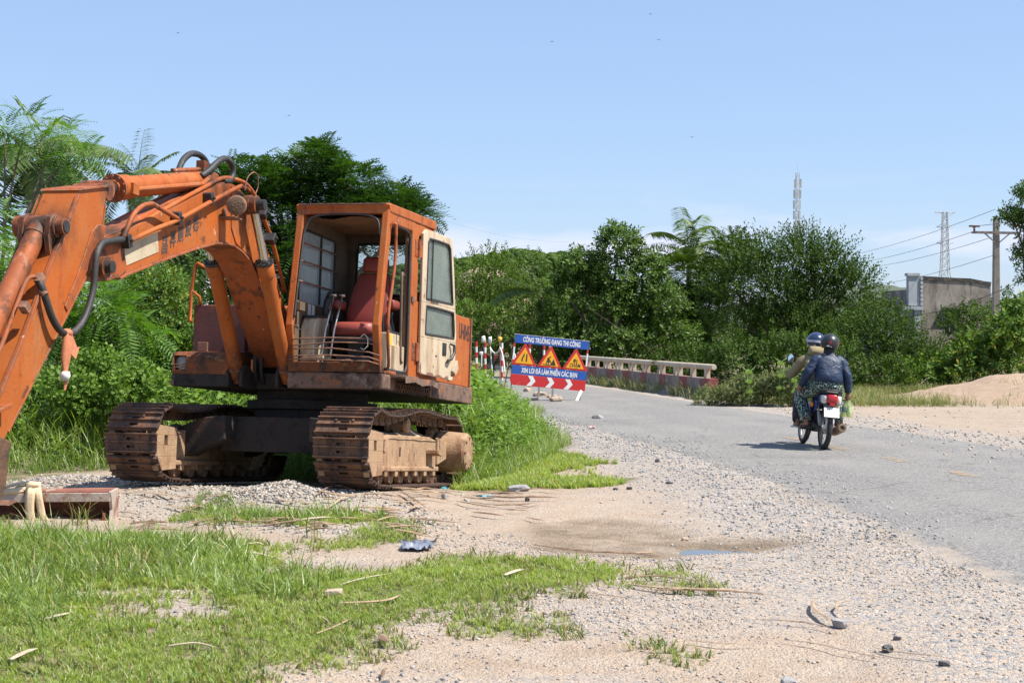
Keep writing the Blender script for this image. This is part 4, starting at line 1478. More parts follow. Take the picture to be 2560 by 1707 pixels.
# consoles and levers
u = MB()
u.prism([(.62, 1.195), (.62, 1.62), (.55, 1.74), (.25, 1.76), (.18, 1.70), (.18, 1.195)], 1, .205, .36)
c_ = u.build('left_console', M['cream'], cab, bevel=.015)
u = MB()
u.prism([(.57, 1.725), (.55, 1.755), (.25, 1.785), (.2, 1.765), (.25, 1.755)], 1, .20, .37)
u.build('console_cap', M['black'], c_, bevel=.006)
for y in (.245, .315):
    u = MB()
    u.box((.02, YL + .032, 1.72), (.10, YL + .036, 1.84), None)
    u.xf(Matrix.Translation((.30 - (y - .245) * 1.6, 0, .05)))
    u.build('notice_tag', M['white_tag'], cab)
u = MB()
u.box((-.05, .99, 1.195), (.42, 1.085, 1.60))
u.box((-.02, 1.03, 1.195), (.30, 1.125, 1.48))
rc = u.build('right_console', M['cream'], cab, bevel=.012)
u = MB()
u.box((.30, 1.0855, 1.47), (.40, 1.0885, 1.585))
u.build('warning_sticker', M['sticker'], rc)
u = MB()
u.box((-.02, 1.0, 1.60), (.40, 1.08, 1.625))
u.tube([(.24, 1.04, 1.62), (.25, 1.03, 1.72), (.25, 1.03, 1.80)], [.03, .012, .02], 8)
u.tube([(.12, 1.04, 1.62), (.13, 1.02, 1.78), (.12, 1.02, 1.83)], [.02, .008, .012], 8)
u.tube([(.40, .98, 2.02), (.42, .98, 1.92), (.38, 1.0, 1.80), (.34, 1.0, 1.62)], .012, 8)
u.build('control_levers', M['black'], rc, smooth='auto')
u = MB()
u.tube([(.16, .30, 1.70), (.17, .30, 1.86), (.16, .31, 1.93), (.15, .33, 1.98)], [.035, .03, .036, .042], 10)
u.sphere((.15, .34, 2.0), (.035, .04, .045), 10, 6)
u.tube([(.10, .34, 1.66), (.12, .35, 1.84)], .022, 8)
u.build('joystick', M['black'], cab, smooth=True)
for x0, x1, y0, y1 in ((.50, .36, .42, .46), (.46, .33, .50, .54)):
    u = MB()
    u.tube([(x0 + .08, y0, 1.22), (x0 + .02, y0, 1.45), (x0 - .01, y0 + .01, 1.62), (x1, y1, 1.97)], .012, 8)
    u.tube([(x1 - .0, y1 - .03, 1.985), (x1, y1 + .03, 1.985)], .016, 8)
    u.build('travel_lever', M['chrome'], cab, smooth=True)
for i in range(2):
    u = MB()
    y = .50 + i * .18
    u.box((.55, y, 1.25), (.72, y + .11, 1.275), Matrix.Rotation(rad(-18), 3, 'Y'))
    u.build('pedal', M['rod_rust'], cab, bevel=.005)
u = MB()
u.box((.60, .30, 1.30), (.78, .52, 1.325))
u.build('foot_plate', M['cream'], cab, bevel=.004)

# ---------------------------------------------------------------- seat
def pad(name, sections, m, parent, bev=.03):
    """loft of rounded rectangles: (centre, half-width along y, half-depth vector)"""
    u = MB()
    vs, fs = [], []
    K = 16
    for c, hw_, dv in sections:
        c, dv = Vector(c), Vector(dv)
        for k in range(K):
            t = 2 * math.pi * k / K
            ct, st_ = math.cos(t), math.sin(t)
            e = .45
            vs.append(c + Vector((0, hw_, 0)) * (abs(ct) ** e * (1 if ct >= 0 else -1)) + dv * (abs(st_) ** e * (1 if st_ >= 0 else -1)))
    for i in range(len(sections) - 1):
        for k in range(K):
            fs.append((i * K + k, i * K + (k + 1) % K, (i + 1) * K + (k + 1) % K, (i + 1) * K + k))
    fs += [tuple(range(K - 1, -1, -1)), tuple(range((len(sections) - 1) * K, len(sections) * K))]
    u.add(vs, fs)
    return u.build(name, m, parent, smooth=True)


se = bpy.data.objects.new('operator_seat', None)
COL.objects.link(se)
se.parent = ex
D = (.055, 0, 0)
pad('backrest', [((-.10, .68, 1.66), .20, (.04, 0, 0)), ((-.11, .68, 1.69), .235, (.06, 0, 0)), ((-.14, .68, 1.85), .245, (.07, 0, 0)), ((-.19, .69, 2.08), .215, (.065, 0, 0)), ((-.225, .70, 2.25), .175, (.055, 0, 0)), ((-.232, .70, 2.285), .15, (.03, 0, 0))], M['seat'], se)
pad('headrest', [((-.225, .71, 2.295), .125, (.035, 0, 0)), ((-.228, .71, 2.315), .145, (.05, 0, 0)), ((-.235, .71, 2.43), .140, (.05, 0, 0)), ((-.238, .71, 2.458), .115, (.03, 0, 0))], M['seat'], se)
pad('seat_cushion', [((.13, .66, 1.565), .22, (.22, 0, 0)), ((.13, .66, 1.59), .245, (.26, 0, 0)), ((.13, .66, 1.68), .245, (.26, 0, 0)), ((.12, .66, 1.71), .21, (.22, 0, 0))], M['seat'], se)
for y in (.40, 1.0):
    pad('armrest', [((.02, y, 1.87), .03, (.10, 0, 0)), ((.02, y, 1.89), .045, (.125, 0, 0)), ((.02, y, 1.95), .045, (.125, 0, 0)), ((.02, y, 1.965), .03, (.10, 0, 0))], M['seat'], se)
u = MB()
u.box((-.10, .48, 1.20), (.30, .86, 1.36))
u.box((-.05, .44, 1.50), (.36, .88, 1.565))
u.box((.0, .58, 1.36), (.22, .76, 1.50))
u.build('seat_base', M['black'], se, bevel=.01)

# ---------------------------------------------------------------- open door
dd = Vector((-1.04, .16, 0)).normalized()
dn_ = Vector((dd.y, -dd.x, 0))
if dn_.y < 0:
    dn_ = -dn_
MD = Matrix(((dd.x, 0, dn_.x, -.345), (dd.y, 0, dn_.y, 1.165), (0, 1, 0, 0), (0, 0, 0, 1)))


def ring(outer, inner, w0, w1):
    """plate with a hole: outer and inner outlines share a vertex count"""
    n = len(outer)
    vs = [(p[0], p[1], w) for w in (w0, w1) for o in (outer, inner) for p in o]
    fs = []
    for i in range(n):
        j = (i + 1) % n
        fs += [(i, j, n + j, n + i), (2 * n + j, 2 * n + i, 3 * n + i, 3 * n + j), (j, i, 2 * n + i, 2 * n + j), (n + i, n + j, 3 * n + j, 3 * n + i)]
    return vs, fs


outer = [(.04, 1.235), (.04, 2.74), (.10, 2.79), (.72, 2.785), (.80, 2.74), (.86, 2.40), (.965, 1.75), (.975, 1.62), (.955, 1.38), (.90, 1.26), (.82, 1.205), (.14, 1.22)]
# upper half ring, lower half ring, bottom panel
up_o = [(.04, 2.0), (.04, 2.74), (.10, 2.79), (.42, 2.79), (.72, 2.785), (.80, 2.74), (.87, 2.36), (.925, 2.0)]
up_i = [(.15, 2.04), (.16, 2.66), (.19, 2.70), (.42, 2.705), (.69, 2.70), (.735, 2.66), (.79, 2.36), (.845, 2.05)]
lo_o = [(.04, 1.62), (.04, 1.80), (.04, 2.0), (.50, 2.0), (.925, 2.0), (.95, 1.85), (.972, 1.70), (.974, 1.62)]
lo_i = [(.15, 1.66), (.155, 1.80), (.165, 1.965), (.50, 1.965), (.865, 1.955), (.885, 1.85), (.90, 1.75), (.90, 1.67)]
u = MB()
u.add(*ring(up_o, up_i, -.018, .018))
u.add(*ring(lo_o, lo_i, -.018, .018))
u.prism([(.04, 1.235), (.04, 1.62), (.974, 1.62), (.965, 1.44), (.935, 1.33), (.88, 1.24), (.82, 1.205), (.14, 1.22)], 2, -.018, .018)
u.xf(MD)
door = u.build('cab_door', M['cream'], ex, bevel=.008)
u = MB()
u.prism(up_i, 2, -.004, .004)
u.xf(MD)
u.build('upper_pane', M['glass_green'], door)
u = MB()
u.prism(lo_i, 2, -.004, .004)
u.xf(MD)
u.build('lower_pane', M['glass_green'], door)
for nm, pts in (('upper_seal', up_i), ('lower_seal', lo_i)):
    u = MB()
    u.tube([(p[0], p[1], .016) for p in pts + pts[:1]], .013, 6)
    u.xf(MD)
    u.build(nm, M['rubber'], door)
u = MB()
u.box((.30, 2.05, .0), (.315, 2.69, .012))
u.box((.26, 2.03, .015), (.46, 2.055, .035))
u.xf(MD)
u.build('pane_divider', M['rubber'], door)
u = MB()
u.tube([(.78, 1.60, .03), (.83, 1.585, .06), (.82, 1.50, .065), (.75, 1.43, .065), (.70, 1.41, .05), (.69, 1.38, .03)], [.012, .016, .018, .018, .016, .012], 8)
u.box((.60, 1.46, .015), (.70, 1.60, .024))
u.box((.62, 1.47, .02), (.66, 1.50, .028))
u.xf(MD)
u.build('door_handle', M['black'], door, smooth='auto')
for d_ in (.43, .46):
    u = MB()
    u.cyl((d_, 1.44, .016), (d_, 1.44, .021), .010, seg=8)
    u.xf(MD)
    u.build('bolt_hole', M['black'], door)
u = MB()
u.prism([(.84, 1.30), (.95, 1.43), (.985, 1.33), (.90, 1.25)], 2, .016, .055)
u.prism([(.78, 1.20), (.90, 1.255), (.93, 1.24), (.84, 1.185)], 2, -.02, .03)
u.xf(MD)
u.build('bent_corner', M['cream'], door, bevel=.006)
for i, (d0, z0, w_, h_) in enumerate(((.30, 1.235, .16, .035), (.52, 1.222, .20, .03), (.74, 1.215, .10, .05), (.06, 1.28, .03, .14), (.88, 1.30, .05, .07))):
    u = MB()
    K = 14
    u.add([(d0 + w_ / 2 * math.cos(2 * math.pi * k / K) * (1 + .5 * mnoise.noise(Vector((k * .9, i * 2.1, 0)))), z0 + h_ / 2 * math.sin(2 * math.pi * k / K) * (1 + .6 * mnoise.noise(Vector((k * .7, i * 3.1, 5)))), .0195) for k in range(K)], [tuple(range(K))])
    u.xf(MD)
    u.build('rust_patch', M['rod_rust'], door)
u = MB()
u.beam((-.12, 1.16, 2.0), (-.20, 1.17, 2.0), .01, .06)
u.build('door_stop', M['rod_rust'], cab)
# ================================================================== VEGETATION
def leaf_mat(name, dark, light, trans=.35, rough=.55, gloss=.05, yellow=None):
    g = NT(name)
    geo = g.n('ShaderNodeNewGeometry')
    r = geo.outputs['Random Per Island']
    n = g.noise(geo.outputs['Position'], .9, 4)
    f = g.ramp(g.math('ADD', g.math('MULTIPLY', r, .7), g.math('MULTIPLY', n, .6)), .25, 1.0)
    c = g.mix(f, dark, light)
    if yellow:
        c = g.mix(g.math('GREATER_THAN', r, 1 - yellow[1]), c, yellow[0])
    d = g.n('ShaderNodeBsdfDiffuse', Color=c).outputs[0]
    tcol = g.n('ShaderNodeMix', _data_type='RGBA', _blend_type='MULTIPLY', Factor=1.0, A=c, B=(1.5, 1.55, .6, 1)).outputs['Result']
    t = g.n('ShaderNodeBsdfTranslucent', Color=tcol).outputs[0]
    m1 = g.n('ShaderNodeMixShader', Fac=trans, i1=d, i2=t).outputs[0]
    gl = g.n('ShaderNodeBsdfGlossy', Roughness=rough, Color=(1, 1, .95)).outputs[0]
    return g.surf(g.n('ShaderNodeMixShader', Fac=gloss, i1=m1, i2=gl).outputs[0])


LM = {
    'leuc': leaf_mat('bright_feathery_leaf', (.055, .135, .016), (.135, .265, .030), .40),
    'umbrella': leaf_mat('dark_compound_leaf', (.016, .052, .012), (.070, .150, .022), .24, .5, .02),
    'broad': leaf_mat('glossy_broad_leaf', (.026, .066, .010), (.108, .180, .027), .22, .5, .02),
    'bush': leaf_mat('hedge_leaf', (.045, .105, .018), (.140, .220, .034), .26, .5, .012, ((.33, .28, .04), .03)),
    'fine': leaf_mat('fine_dull_leaf', (.040, .085, .012), (.125, .195, .028), .24, .6, .012),
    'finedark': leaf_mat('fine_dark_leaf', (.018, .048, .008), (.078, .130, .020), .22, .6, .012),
    'palm': leaf_mat('palm_leaflet', (.045, .085, .022), (.125, .185, .050), .22, .5, .025),
    'pale': leaf_mat('pale_waxy_leaf', (.11, .20, .055), (.20, .31, .10), .25, .5, .02),
    'drab': leaf_mat('drab_small_leaf', (.085, .115, .040), (.22, .26, .105), .25, .6, .02, ((.26, .20, .10), .06)),
    'grass': leaf_mat('lawn_blade', (.16, .24, .040), (.36, .44, .10), .45, .5, .04, ((.42, .36, .18), .10)),
    'tall': leaf_mat('tall_grass_blade', (.085, .155, .022), (.25, .35, .070), .38, .5, .05, ((.34, .31, .14), .05)),
    'weed': leaf_mat('weed_leaf', (.065, .135, .020), (.18, .29, .055), .32, .55, .012),
    'dry': leaf_mat('dry_grass_blade', (.20, .18, .07), (.38, .33, .15), .30, .6, .04, ((.10, .17, .03), .4)),
}
M['bark'] = mat('grey_brown_bark', (.16, .12, .085), .9, [((.08, .06, .045), 4, .48, .62, (1, 1, .3))], (18, .6))
M['palm_bark'] = mat('palm_trunk', (.24, .19, .14), .9, [((.12, .09, .06), 3, .48, .62, (.3, .3, 4))], (12, .6))


def quad_leaf(p, d, side, L, w, lift=.15):
    """four-corner leaf from p along d"""
    p, d, side = np.array(p, float), np.array(d, float), np.array(side, float)
    d /= np.linalg.norm(d)
    side = side - d * side.dot(d)
    side /= (np.linalg.norm(side) + 1e-9)
    n = np.cross(d, side)
    return np.array([p, p + d * L * .5 + side * w / 2 + n * w * lift, p + d * L, p + d * L * .5 - side * w / 2 + n * w * lift])


def pack(leaves):
    v = np.concatenate(leaves)
    f = np.arange(len(v)).reshape(-1, 4)
    return v, f


def T_broad(nl=9, L=.30, w=.15, seed=0):
    r = np.random.default_rng(seed)
    out = []
    for i in range(nl):
        t = .15 + .85 * i / nl
        a = i * 2.4 + r.uniform(-.3, .3)
        d = np.array([math.cos(a), math.sin(a), .35 + .5 * t])
        out.append(quad_leaf((0, 0, t * .7), d, np.cross(d, [0, 0, 1]) + r.uniform(-.3, .3, 3), L * r.uniform(.8, 1.2), w * r.uniform(.8, 1.15), .25))
    return pack(out)


def T_feather(pairs=9, seed=0, droop=.5, pw=.055, pl=.34):
    """bipinnate leaf of unit length along +Z, its plane bent over in +X"""
    r = np.random.default_rng(seed)
    out = []
    for i in range(pairs):
        t = .12 + .88 * i / (pairs - 1)
        p = np.array([droop * t * t, 0, t * (1 - .25 * droop * t)])
        for s in (-1, 1):
            l = pl * (1 - .55 * abs(t - .45) ** 1.3) * r.uniform(.9, 1.1)
            d = np.array([.25 * droop * t - .02, s * .85, .50 - .2 * t])
            q = quad_leaf(p, d, (d[0], -s * .5, .85), l, pw, .1)
            q[:, 0] += -.10 * (np.abs(q[:, 1])) * 0 + .12 * np.abs(q[:, 1]) ** 1.5
            out.append(q)
    return pack(out)


def T_fine(nl=16, seed=0, L=.17, w=.05):
    r = np.random.default_rng(seed)
    out = []
    for i in range(nl):
        t = i / (nl - 1)
        a = i * 2.4 + r.uniform(-.4, .4)
        d = np.array([math.cos(a) * .8, math.sin(a) * .8, .9])
        out.append(quad_leaf((0, 0, t * .95), d, np.cross(d, [0, 0, 1]) + r.uniform(-.5, .5, 3), L * r.uniform(.7, 1.2) * (1.1 - .4 * t), w * r.uniform(.8, 1.3), .1))
    return pack(out)


def T_oval(nl=8, L=.34, w=.24, seed=0):
    r = np.random.default_rng(seed)
    out = []
    for i in range(nl):
        t = .2 + .8 * i / nl
        a = i * math.pi / 2 * 1.02 + r.uniform(-.2, .2)
        d = np.array([math.cos(a), math.sin(a), .8 + .4 * t])
        out.append(quad_leaf((0, 0, t), d, np.cross(d, [0, 0, 1]), L * r.uniform(.85, 1.1), w, .2))
    return pack(out)


TPL = {
    'broad': [T_broad(seed=s) for s in range(3)],
    'small': [T_broad(12, .20, .11, seed=s) for s in range(3)],
    'feather': [T_feather(seed=s, droop=d) for s, d in ((0, .35), (1, .6), (2, .85))],
    'umbrella': [T_feather(7, seed=s, droop=d, pw=.085, pl=.42) for s, d in ((0, .3), (1, .55), (2, .8))],
    'fine': [T_fine(seed=s) for s in range(3)],
    'oval': [T_oval(seed=s) for s in range(2)],
}


def crown_points(blobs, sub, per_sub, rng, gap=.0, hollow=True):
    """blobs (cx,cy,cz,rx,ry,rz) -> points and outward directions on clumps covering them"""
    P, D = [], []
    for b in blobs:
        c, r = np.array(b[:3]), np.array(b[3:])
        area = 4 * math.pi * ((r[0] * r[1]) ** 1.6 / 3 + (r[0] * r[2]) ** 1.6 / 3 + (r[1] * r[2]) ** 1.6 / 3) ** (1 / 1.6)
        ns = max(5, int(area / (sub * sub) * .62))
        for k in range(ns):
            z = rng.uniform(-1, 1)
            a = rng.uniform(0, 2 * math.pi)
            n = np.array([math.sqrt(1 - z * z) * math.cos(a), math.sqrt(1 - z * z) * math.sin(a), z])
            sc = c + n * r * rng.uniform(.68, .98)
            sr = sub * rng.uniform(.5, .95)
            z = rng.uniform(-.55, 1, per_sub)
            a = rng.uniform(0, 2 * math.pi, per_sub)
            q = np.stack([np.sqrt(1 - z * z) * np.cos(a), np.sqrt(1 - z * z) * np.sin(a), z], 1)
            P.append(sc + q * sr * rng.uniform(.75, 1.05, (per_sub, 1)) * np.array([1, 1, .8]))
            D.append(q * .75 + n * .45)
    P, D = np.concatenate(P), np.concatenate(D)
    # drop what lies deep inside other blobs
    keep = np.ones(len(P), bool)
    for b in blobs:
        e = np.sqrt((((P - np.array(b[:3])) / np.array(b[3:])) ** 2).sum(1))
        keep &= e > .5
    if gap:
        nz = fbm(P[:, 0] * 1 + P[:, 1] * .6, P[:, 2] + P[:, 1] * .5, 1.4 / sub, 77, 2)
        keep &= nz > gap
    keep &= P[:, 2] > .05
    return P[keep], D[keep]


def foliage(species, P, D, size, rng, up=.3, jitter=.45):
    D = D / (np.linalg.norm(D, axis=1, keepdims=True) + 1e-9)
    D = D + rng.normal(0, jitter, D.shape)
    D[:, 2] += up
    T = TPL[species]
    parts = []
    pick = rng.integers(0, len(T), len(P))
    for k, (tv, tf) in enumerate(T):
        s = pick == k
        if not s.any():
            continue
        c = s.sum()
        if species in ('feather', 'umbrella'):
            # keep the blade's droop pointing downwards: rotate so local +X heads away from up
            d = D[s] / np.linalg.norm(D[s], axis=1, keepdims=True)
            xdir = np.stack([d[:, 0] * .6, d[:, 1] * .6, -np.ones(c) * .9], 1) + rng.normal(0, .15, (c, 3))
            xdir -= d * (xdir * d).sum(1, keepdims=True)
            xdir /= np.linalg.norm(xdir, axis=1, keepdims=True) + 1e-9
            yd = np.cross(d, xdir)
            Rm = np.stack([xdir, yd, d], 2) * (size * rng.uniform(.7, 1.2, c))[:, None, None]
        else:
            Rm = rots(D[s], rng.uniform(0, 6.28, c), size * rng.uniform(.7, 1.25, c))
        parts.append(tile(tv, tf, Rm, P[s]))
    return cat_meshes(parts)


def limb_mesh(base, tips, r0, rng, n=6):
    u = MB()
    base = Vector(base)
    top = sum((Vector(t) for t in tips), Vector()) / len(tips)
    fork = base.lerp(top, .35)
    fork.x += rng.uniform(-.1, .1)
    P = [base.lerp(fork, i / 4) + Vector((math.sin(i * 1.7) * r0 * .4, math.cos(i * 2.1) * r0 * .4, 0)) for i in range(5)]
    u.tube(P, [r0 * (1.15 - .35 * i / 4) for i in range(5)], 8)
    for t in tips:
        t = Vector(t)
        m = fork.lerp(t, .5) + Vector((rng.uniform(-.2, .2), rng.uniform(-.2, .2), rng.uniform(.0, .3)))
        Q = smooth_path([P[-2], fork, m, t], 3)
        k = len(Q)
        u.tube(Q, [r0 * .62 * (1 - .85 * i / (k - 1)) + .006 for i in range(k)], 6)
        for _ in range(3):
            q = m.lerp(t, rng.uniform(.1, .9))
            e = q + Vector((rng.uniform(-1, 1), rng.uniform(-1, 1), rng.uniform(-.1, 1))) * (t - m).length * .5
            u.tube([q, q.lerp(e, .5) + Vector((0, 0, .04)), e], [r0 * .2, r0 * .12, .006], 5)
    return u


def plant(name, label, cat, Y, pxb, species, lm, size, sub=.55, per=26, base=None, r0=.08, up=.3, gap=.0, depth=.85, group=None, seed=0, jitter=.45, trunk=True, part='crown'):
    """tree or bush: blobs given as they stand (photo x, y, half-width, half-height) at depth Y"""
    rng = np.random.default_rng(seed + 100)
    k = Y / FPX
    blobs = []
    for b in pxb:
        yy = Y + (b[4] if len(b) > 4 else 0)
        kk = yy / FPX
        c = at(b[0], b[1], yy)
        sk = .55 * sub
        bw, bh = max(b[2] * kk - sk, b[2] * kk * .45), max(b[3] * kk - sk, b[3] * kk * .45)
        blobs.append((c.x, c.y + rng.uniform(-.2, .2), c.z, bw, max(.3, (b[2] + b[3]) / 2 * kk * depth), bh))
    bx = base if base is not None else sum(b[0] for b in pxb) / len(pxb)
    X0, Y0 = Y * (bx - 1280) / FPX, Y
    o = thing(name, (X0, Y0, gz1(X0, Y0)), label, cat, group=group)
    Pn, Dn = crown_points(blobs, sub, per, rng, gap)
    v, f = foliage(species, Pn, Dn, size, rng, up, jitter)
    v = v - np.array([X0, Y0, o.location.z])
    link(part, np_mesh(part, v, f), LM[lm], o)
    if trunk:
        tips = [Vector(b[:3]) - o.location for b in blobs]
        limb_mesh((0, 0, -.1), tips, r0, rng).build('trunk', M['bark'], o, smooth=True)
    return o


def frond_template(nl=34, seed=0, droop=1.0, ll=.26, hang=.5, w=.0135):
    """feather palm frond of unit length, starting along +Z and arching to +X"""
    r = np.random.default_rng(seed)
    out = []
    pts = []
    for i in range(13):
        t = i / 12
        a = t * droop
        pts.append(np.array([(math.sin(a) if 0 else t * math.sin(a * .9)), 0, t * math.cos(a * .95)]))
    pts = np.array(pts)
    for i in range(12):                                # rachis strips
        wv = np.array([0, .010 * (1.1 - i / 12), 0])
        out.append(np.array([pts[i] - wv, pts[i] + wv, pts[i + 1] + wv * .9, pts[i + 1] - wv * .9]))
    for i in range(nl):
        t = .16 + .84 * (i + .5) / nl
        j = min(11, int(t * 12))
        p = pts[j] + (pts[j + 1] - pts[j]) * (t * 12 - j)
        d0 = pts[j + 1] - pts[j]
        d0 /= np.linalg.norm(d0)
        for s in (-1, 1):
            l = ll * (1 - .75 * abs(t - .45) ** 1.6) * r.uniform(.85, 1.1)
            d = d0 * .62 + np.array([0, s * .85, 0]) + np.array([0, 0, -hang * r.uniform(.5, 1.2)])
            d /= np.linalg.norm(d)
            sd = np.cross(d, [0, 0, 1.0])
            a, b, c = p, p + d * l * .5, p + d * l + np.array([0, 0, -l * hang * .35])
            sd = sd / (np.linalg.norm(sd) + 1e-9) * w
            out.append(np.array([a - sd * .5, a + sd * .5, b + sd, b - sd]))
            out.append(np.array([b - sd, b + sd, c + sd * .1, c - sd * .1]))
    return pack(out)


def palm(label, px, py, Y, L, dirs, trunk_px=None, group=None, seed=0, hang=.5, r0=.14):
    """coconut palm: crown at (px, py), fronds as (azimuth deg, elevation deg, droop, length factor)"""
    rng = np.random.default_rng(seed)
    c = at(px, py, Y)
    bx = c.x if trunk_px is None else Y * (trunk_px - 1280) / FPX
    o = thing('coconut_palm', (bx, Y, gz1(bx, Y)), label, 'palm tree', group=group)
    cc = c - o.location
    P = smooth_path([(0, 0, -.1), (cc.x * .25, 0, cc.z * .4), (cc.x * .7, 0, cc.z * .75), tuple(cc)], 5)
    u = MB()
    u.tube(P, [r0 * (1.25 - .45 * i / (len(P) - 1)) * (1.05 if i % 2 else .97) for i in range(len(P))], 10)
    u.build('trunk', M['palm_bark'], o, smooth=True)
    for i, (az, el, dr, lf) in enumerate(dirs):
        tv, tf = frond_template(34, seed * 31 + i, dr, hang=hang)
        az_, el_ = rad(az + rng.uniform(-8, 8)), rad(el)
        d = np.array([math.cos(el_) * math.cos(az_), math.cos(el_) * math.sin(az_), math.sin(el_)])
        x = np.array([math.cos(az_) * math.sin(el_), math.sin(az_) * math.sin(el_), -math.cos(el_)])
        y = np.cross(d, x)
        Rm = np.stack([x, y, d], 1) * L * lf
        v = tv @ Rm.T + np.array(cc)
        # leaflets hang in world space: small extra sag
        link('frond', np_mesh('frond', v, tf), LM['palm'], o)
    return o


FR = [(a, e, d, l) for a, e, d, l in [(0, 30, .9, 1), (45, 55, .8, .95), (90, 35, 1, 1), (140, 50, .8, 1), (180, 28, .9, 1.05), (215, 60, .7, .9), (260, 40, .9, 1), (310, 52, .8, .95), (20, 5, .9, 1), (160, 2, .9, 1), (75, 75, .5, .8), (250, 78, .5, .85), (340, 15, 1, 1), (200, 10, 1, 1), (110, 10, 1, .9), (285, 12, 1, .95)]]

# ---- left of the excavator
palm('coconut palm with hanging fronds behind the bright feathery tree at the far left', 105, 410, 42, 2.5, FR + [(10, -20, .7, .95), (175, -25, .7, .9), (290, -28, .6, .95), (325, -15, .8, 1.), (345, 40, .7, 1.05), (5, -38, .5, .8)], seed=1, hang=.75)
palm('young coconut palm showing its fan of fronds above the arm cylinder', 345, 462, 58, 2.1, FR + [(20, 62, .4, .95), (160, 62, .4, .95), (80, 85, .2, 1.05)], seed=2, hang=.45)
palm('shaded coconut palm whose fronds hang below the boom', 455, 640, 33, 2.0, FR + [(330, -25, .7, .9), (200, -25, .7, 1), (270, -30, .7, 1)], seed=3, hang=.8)
plant('leucaena_tree', 'bright green feathery tree rising behind the stick at the far left edge', 'tree', 21, [(5, 620, 85, 95), (25, 820, 100, 100), (-60, 720, 110, 130), (60, 700, 50, 50)], 'feather', 'leuc', .36, .42, 18, base=-40, r0=.07, up=-.15, seed=1)
plant('leucaena_tree', 'tall feathery tree whose light sprays reach over the palm at the top left', 'tree', 25, [(20, 350, 50, 22), (140, 345, 45, 22), (190, 355, 40, 28), (205, 400, 18, 40), (60, 315, 35, 20), (-60, 360, 70, 60)], 'feather', 'leuc', .36, .40, 9, base=-60, r0=.05, up=-.5, seed=2)
plant('leucaena_tree', 'low feathery bush seen between the stick and the boom', 'bush', 20.5, [(235, 745, 60, 50), (285, 800, 80, 60), (190, 830, 60, 60), (330, 850, 60, 50), (250, 880, 70, 40)], 'feather', 'leuc', .40, .36, 20, base=240, r0=.04, up=-.2, seed=3)
plant('leafy_bush', 'bush of small glossy leaves behind the headlamp and the fuel tank', 'bush', 22, [(390, 720, 80, 45), (330, 760, 60, 60), (440, 780, 70, 80), (395, 850, 90, 70), (450, 900, 60, 60), (350, 920, 70, 50)], 'small', 'bush', .30, .36, 30, base=400, r0=.04, up=.35, seed=4)
plant('round_leaf_shrub', 'low shrub of round soft leaves left of the left track', 'shrub', 19.3, [(300, 965, 100, 45), (225, 930, 50, 40), (370, 985, 60, 35), (180, 985, 60, 45), (250, 1010, 90, 40)], 'oval', 'weed', .19, .28, 30, base=270, r0=.02, up=.4, seed=5)
plant('broadleaf_weed', 'large-leaved weed showing under the deck beside the left track', 'shrub', 21, [(470, 990, 70, 30), (560, 1000, 60, 24), (420, 1010, 70, 30)], 'oval', 'pale', .26, .3, 12, base=500, r0=.02, up=.4, seed=6)
plant('dense_hedge', 'dark dense thicket standing behind the boom and fuel tank', 'thicket', 28, [(60, 800, 160, 120), (220, 760, 120, 110), (420, 800, 140, 130), (560, 780, 120, 150), (150, 940, 200, 80), (480, 930, 200, 90), (-150, 800, 160, 200), (690, 880, 120, 120)], 'small', 'broad', .42, .55, 24, base=300, r0=.08, seed=7)
plant('umbrella_tree', 'spreading dark green feathery-leaved tree behind the cab roof', 'tree', 29, [(q_[0], q_[1] + 24, q_[2] * .95, q_[3] * .93) for q_ in [(640, 425, 100, 62), (755, 412, 110, 62), (800, 378, 34, 20), (880, 438, 105, 62), (975, 485, 85, 55), (1035, 522, 55, 34), (590, 490, 60, 80), (690, 520, 120, 90), (860, 530, 120, 80), (640, 640, 100, 110), (575, 430, 45, 45), (760, 620, 120, 100), (960, 545, 90, 40), (700, 450, 90, 60), (820, 460, 100, 60), (930, 500, 90, 50)]], 'umbrella', 'umbrella', .30, .40, 46, base=690, r0=.16, up=.05, seed=8, jitter=.4)
# ---- between the cab and the road sign
plant('tamarind_tree', 'feathery light green tree against the hill right of the cab door', 'tree', 62, [(1215, 690, 60, 55), (1180, 720, 60, 60), (1255, 740, 50, 60), (1200, 780, 80, 50), (1140, 760, 50, 60)], 'fine', 'fine', .85, .8, 34, base=1210, r0=.12, up=.8, seed=10)
plant('slender_tree', 'small dark-topped tree between the feathery tree and the big leafy tree', 'tree', 68, [(1330, 665, 28, 28), (1320, 710, 45, 40), (1290, 740, 40, 40), (1350, 740, 45, 50)], 'small', 'broad', .5, .6, 22, base=1322, r0=.1, seed=11)
palm('small palm with thin fronds leaning left of the big leafy tree', 1350, 740, 57, 1.9, [(200, 50, .6, 1), (170, 70, .5, 1), (215, 25, .6, 1.1), (190, 5, .5, 1), (340, 40, .6, .9), (150, 35, .6, 1)], seed=12, hang=.5, r0=.09)
plant('vine_thicket', 'sunlit vine-covered hedge behind the striped poles', 'thicket', 57, [(1165, 830, 50, 50), (1215, 850, 55, 45), (1280, 860, 60, 50), (1140, 790, 40, 40), (1330, 820, 50, 70), (1235, 800, 60, 40), (1300, 900, 60, 40), (1180, 900, 60, 40)], 'small', 'bush', .46, .6, 26, base=1230, r0=.06, seed=13)
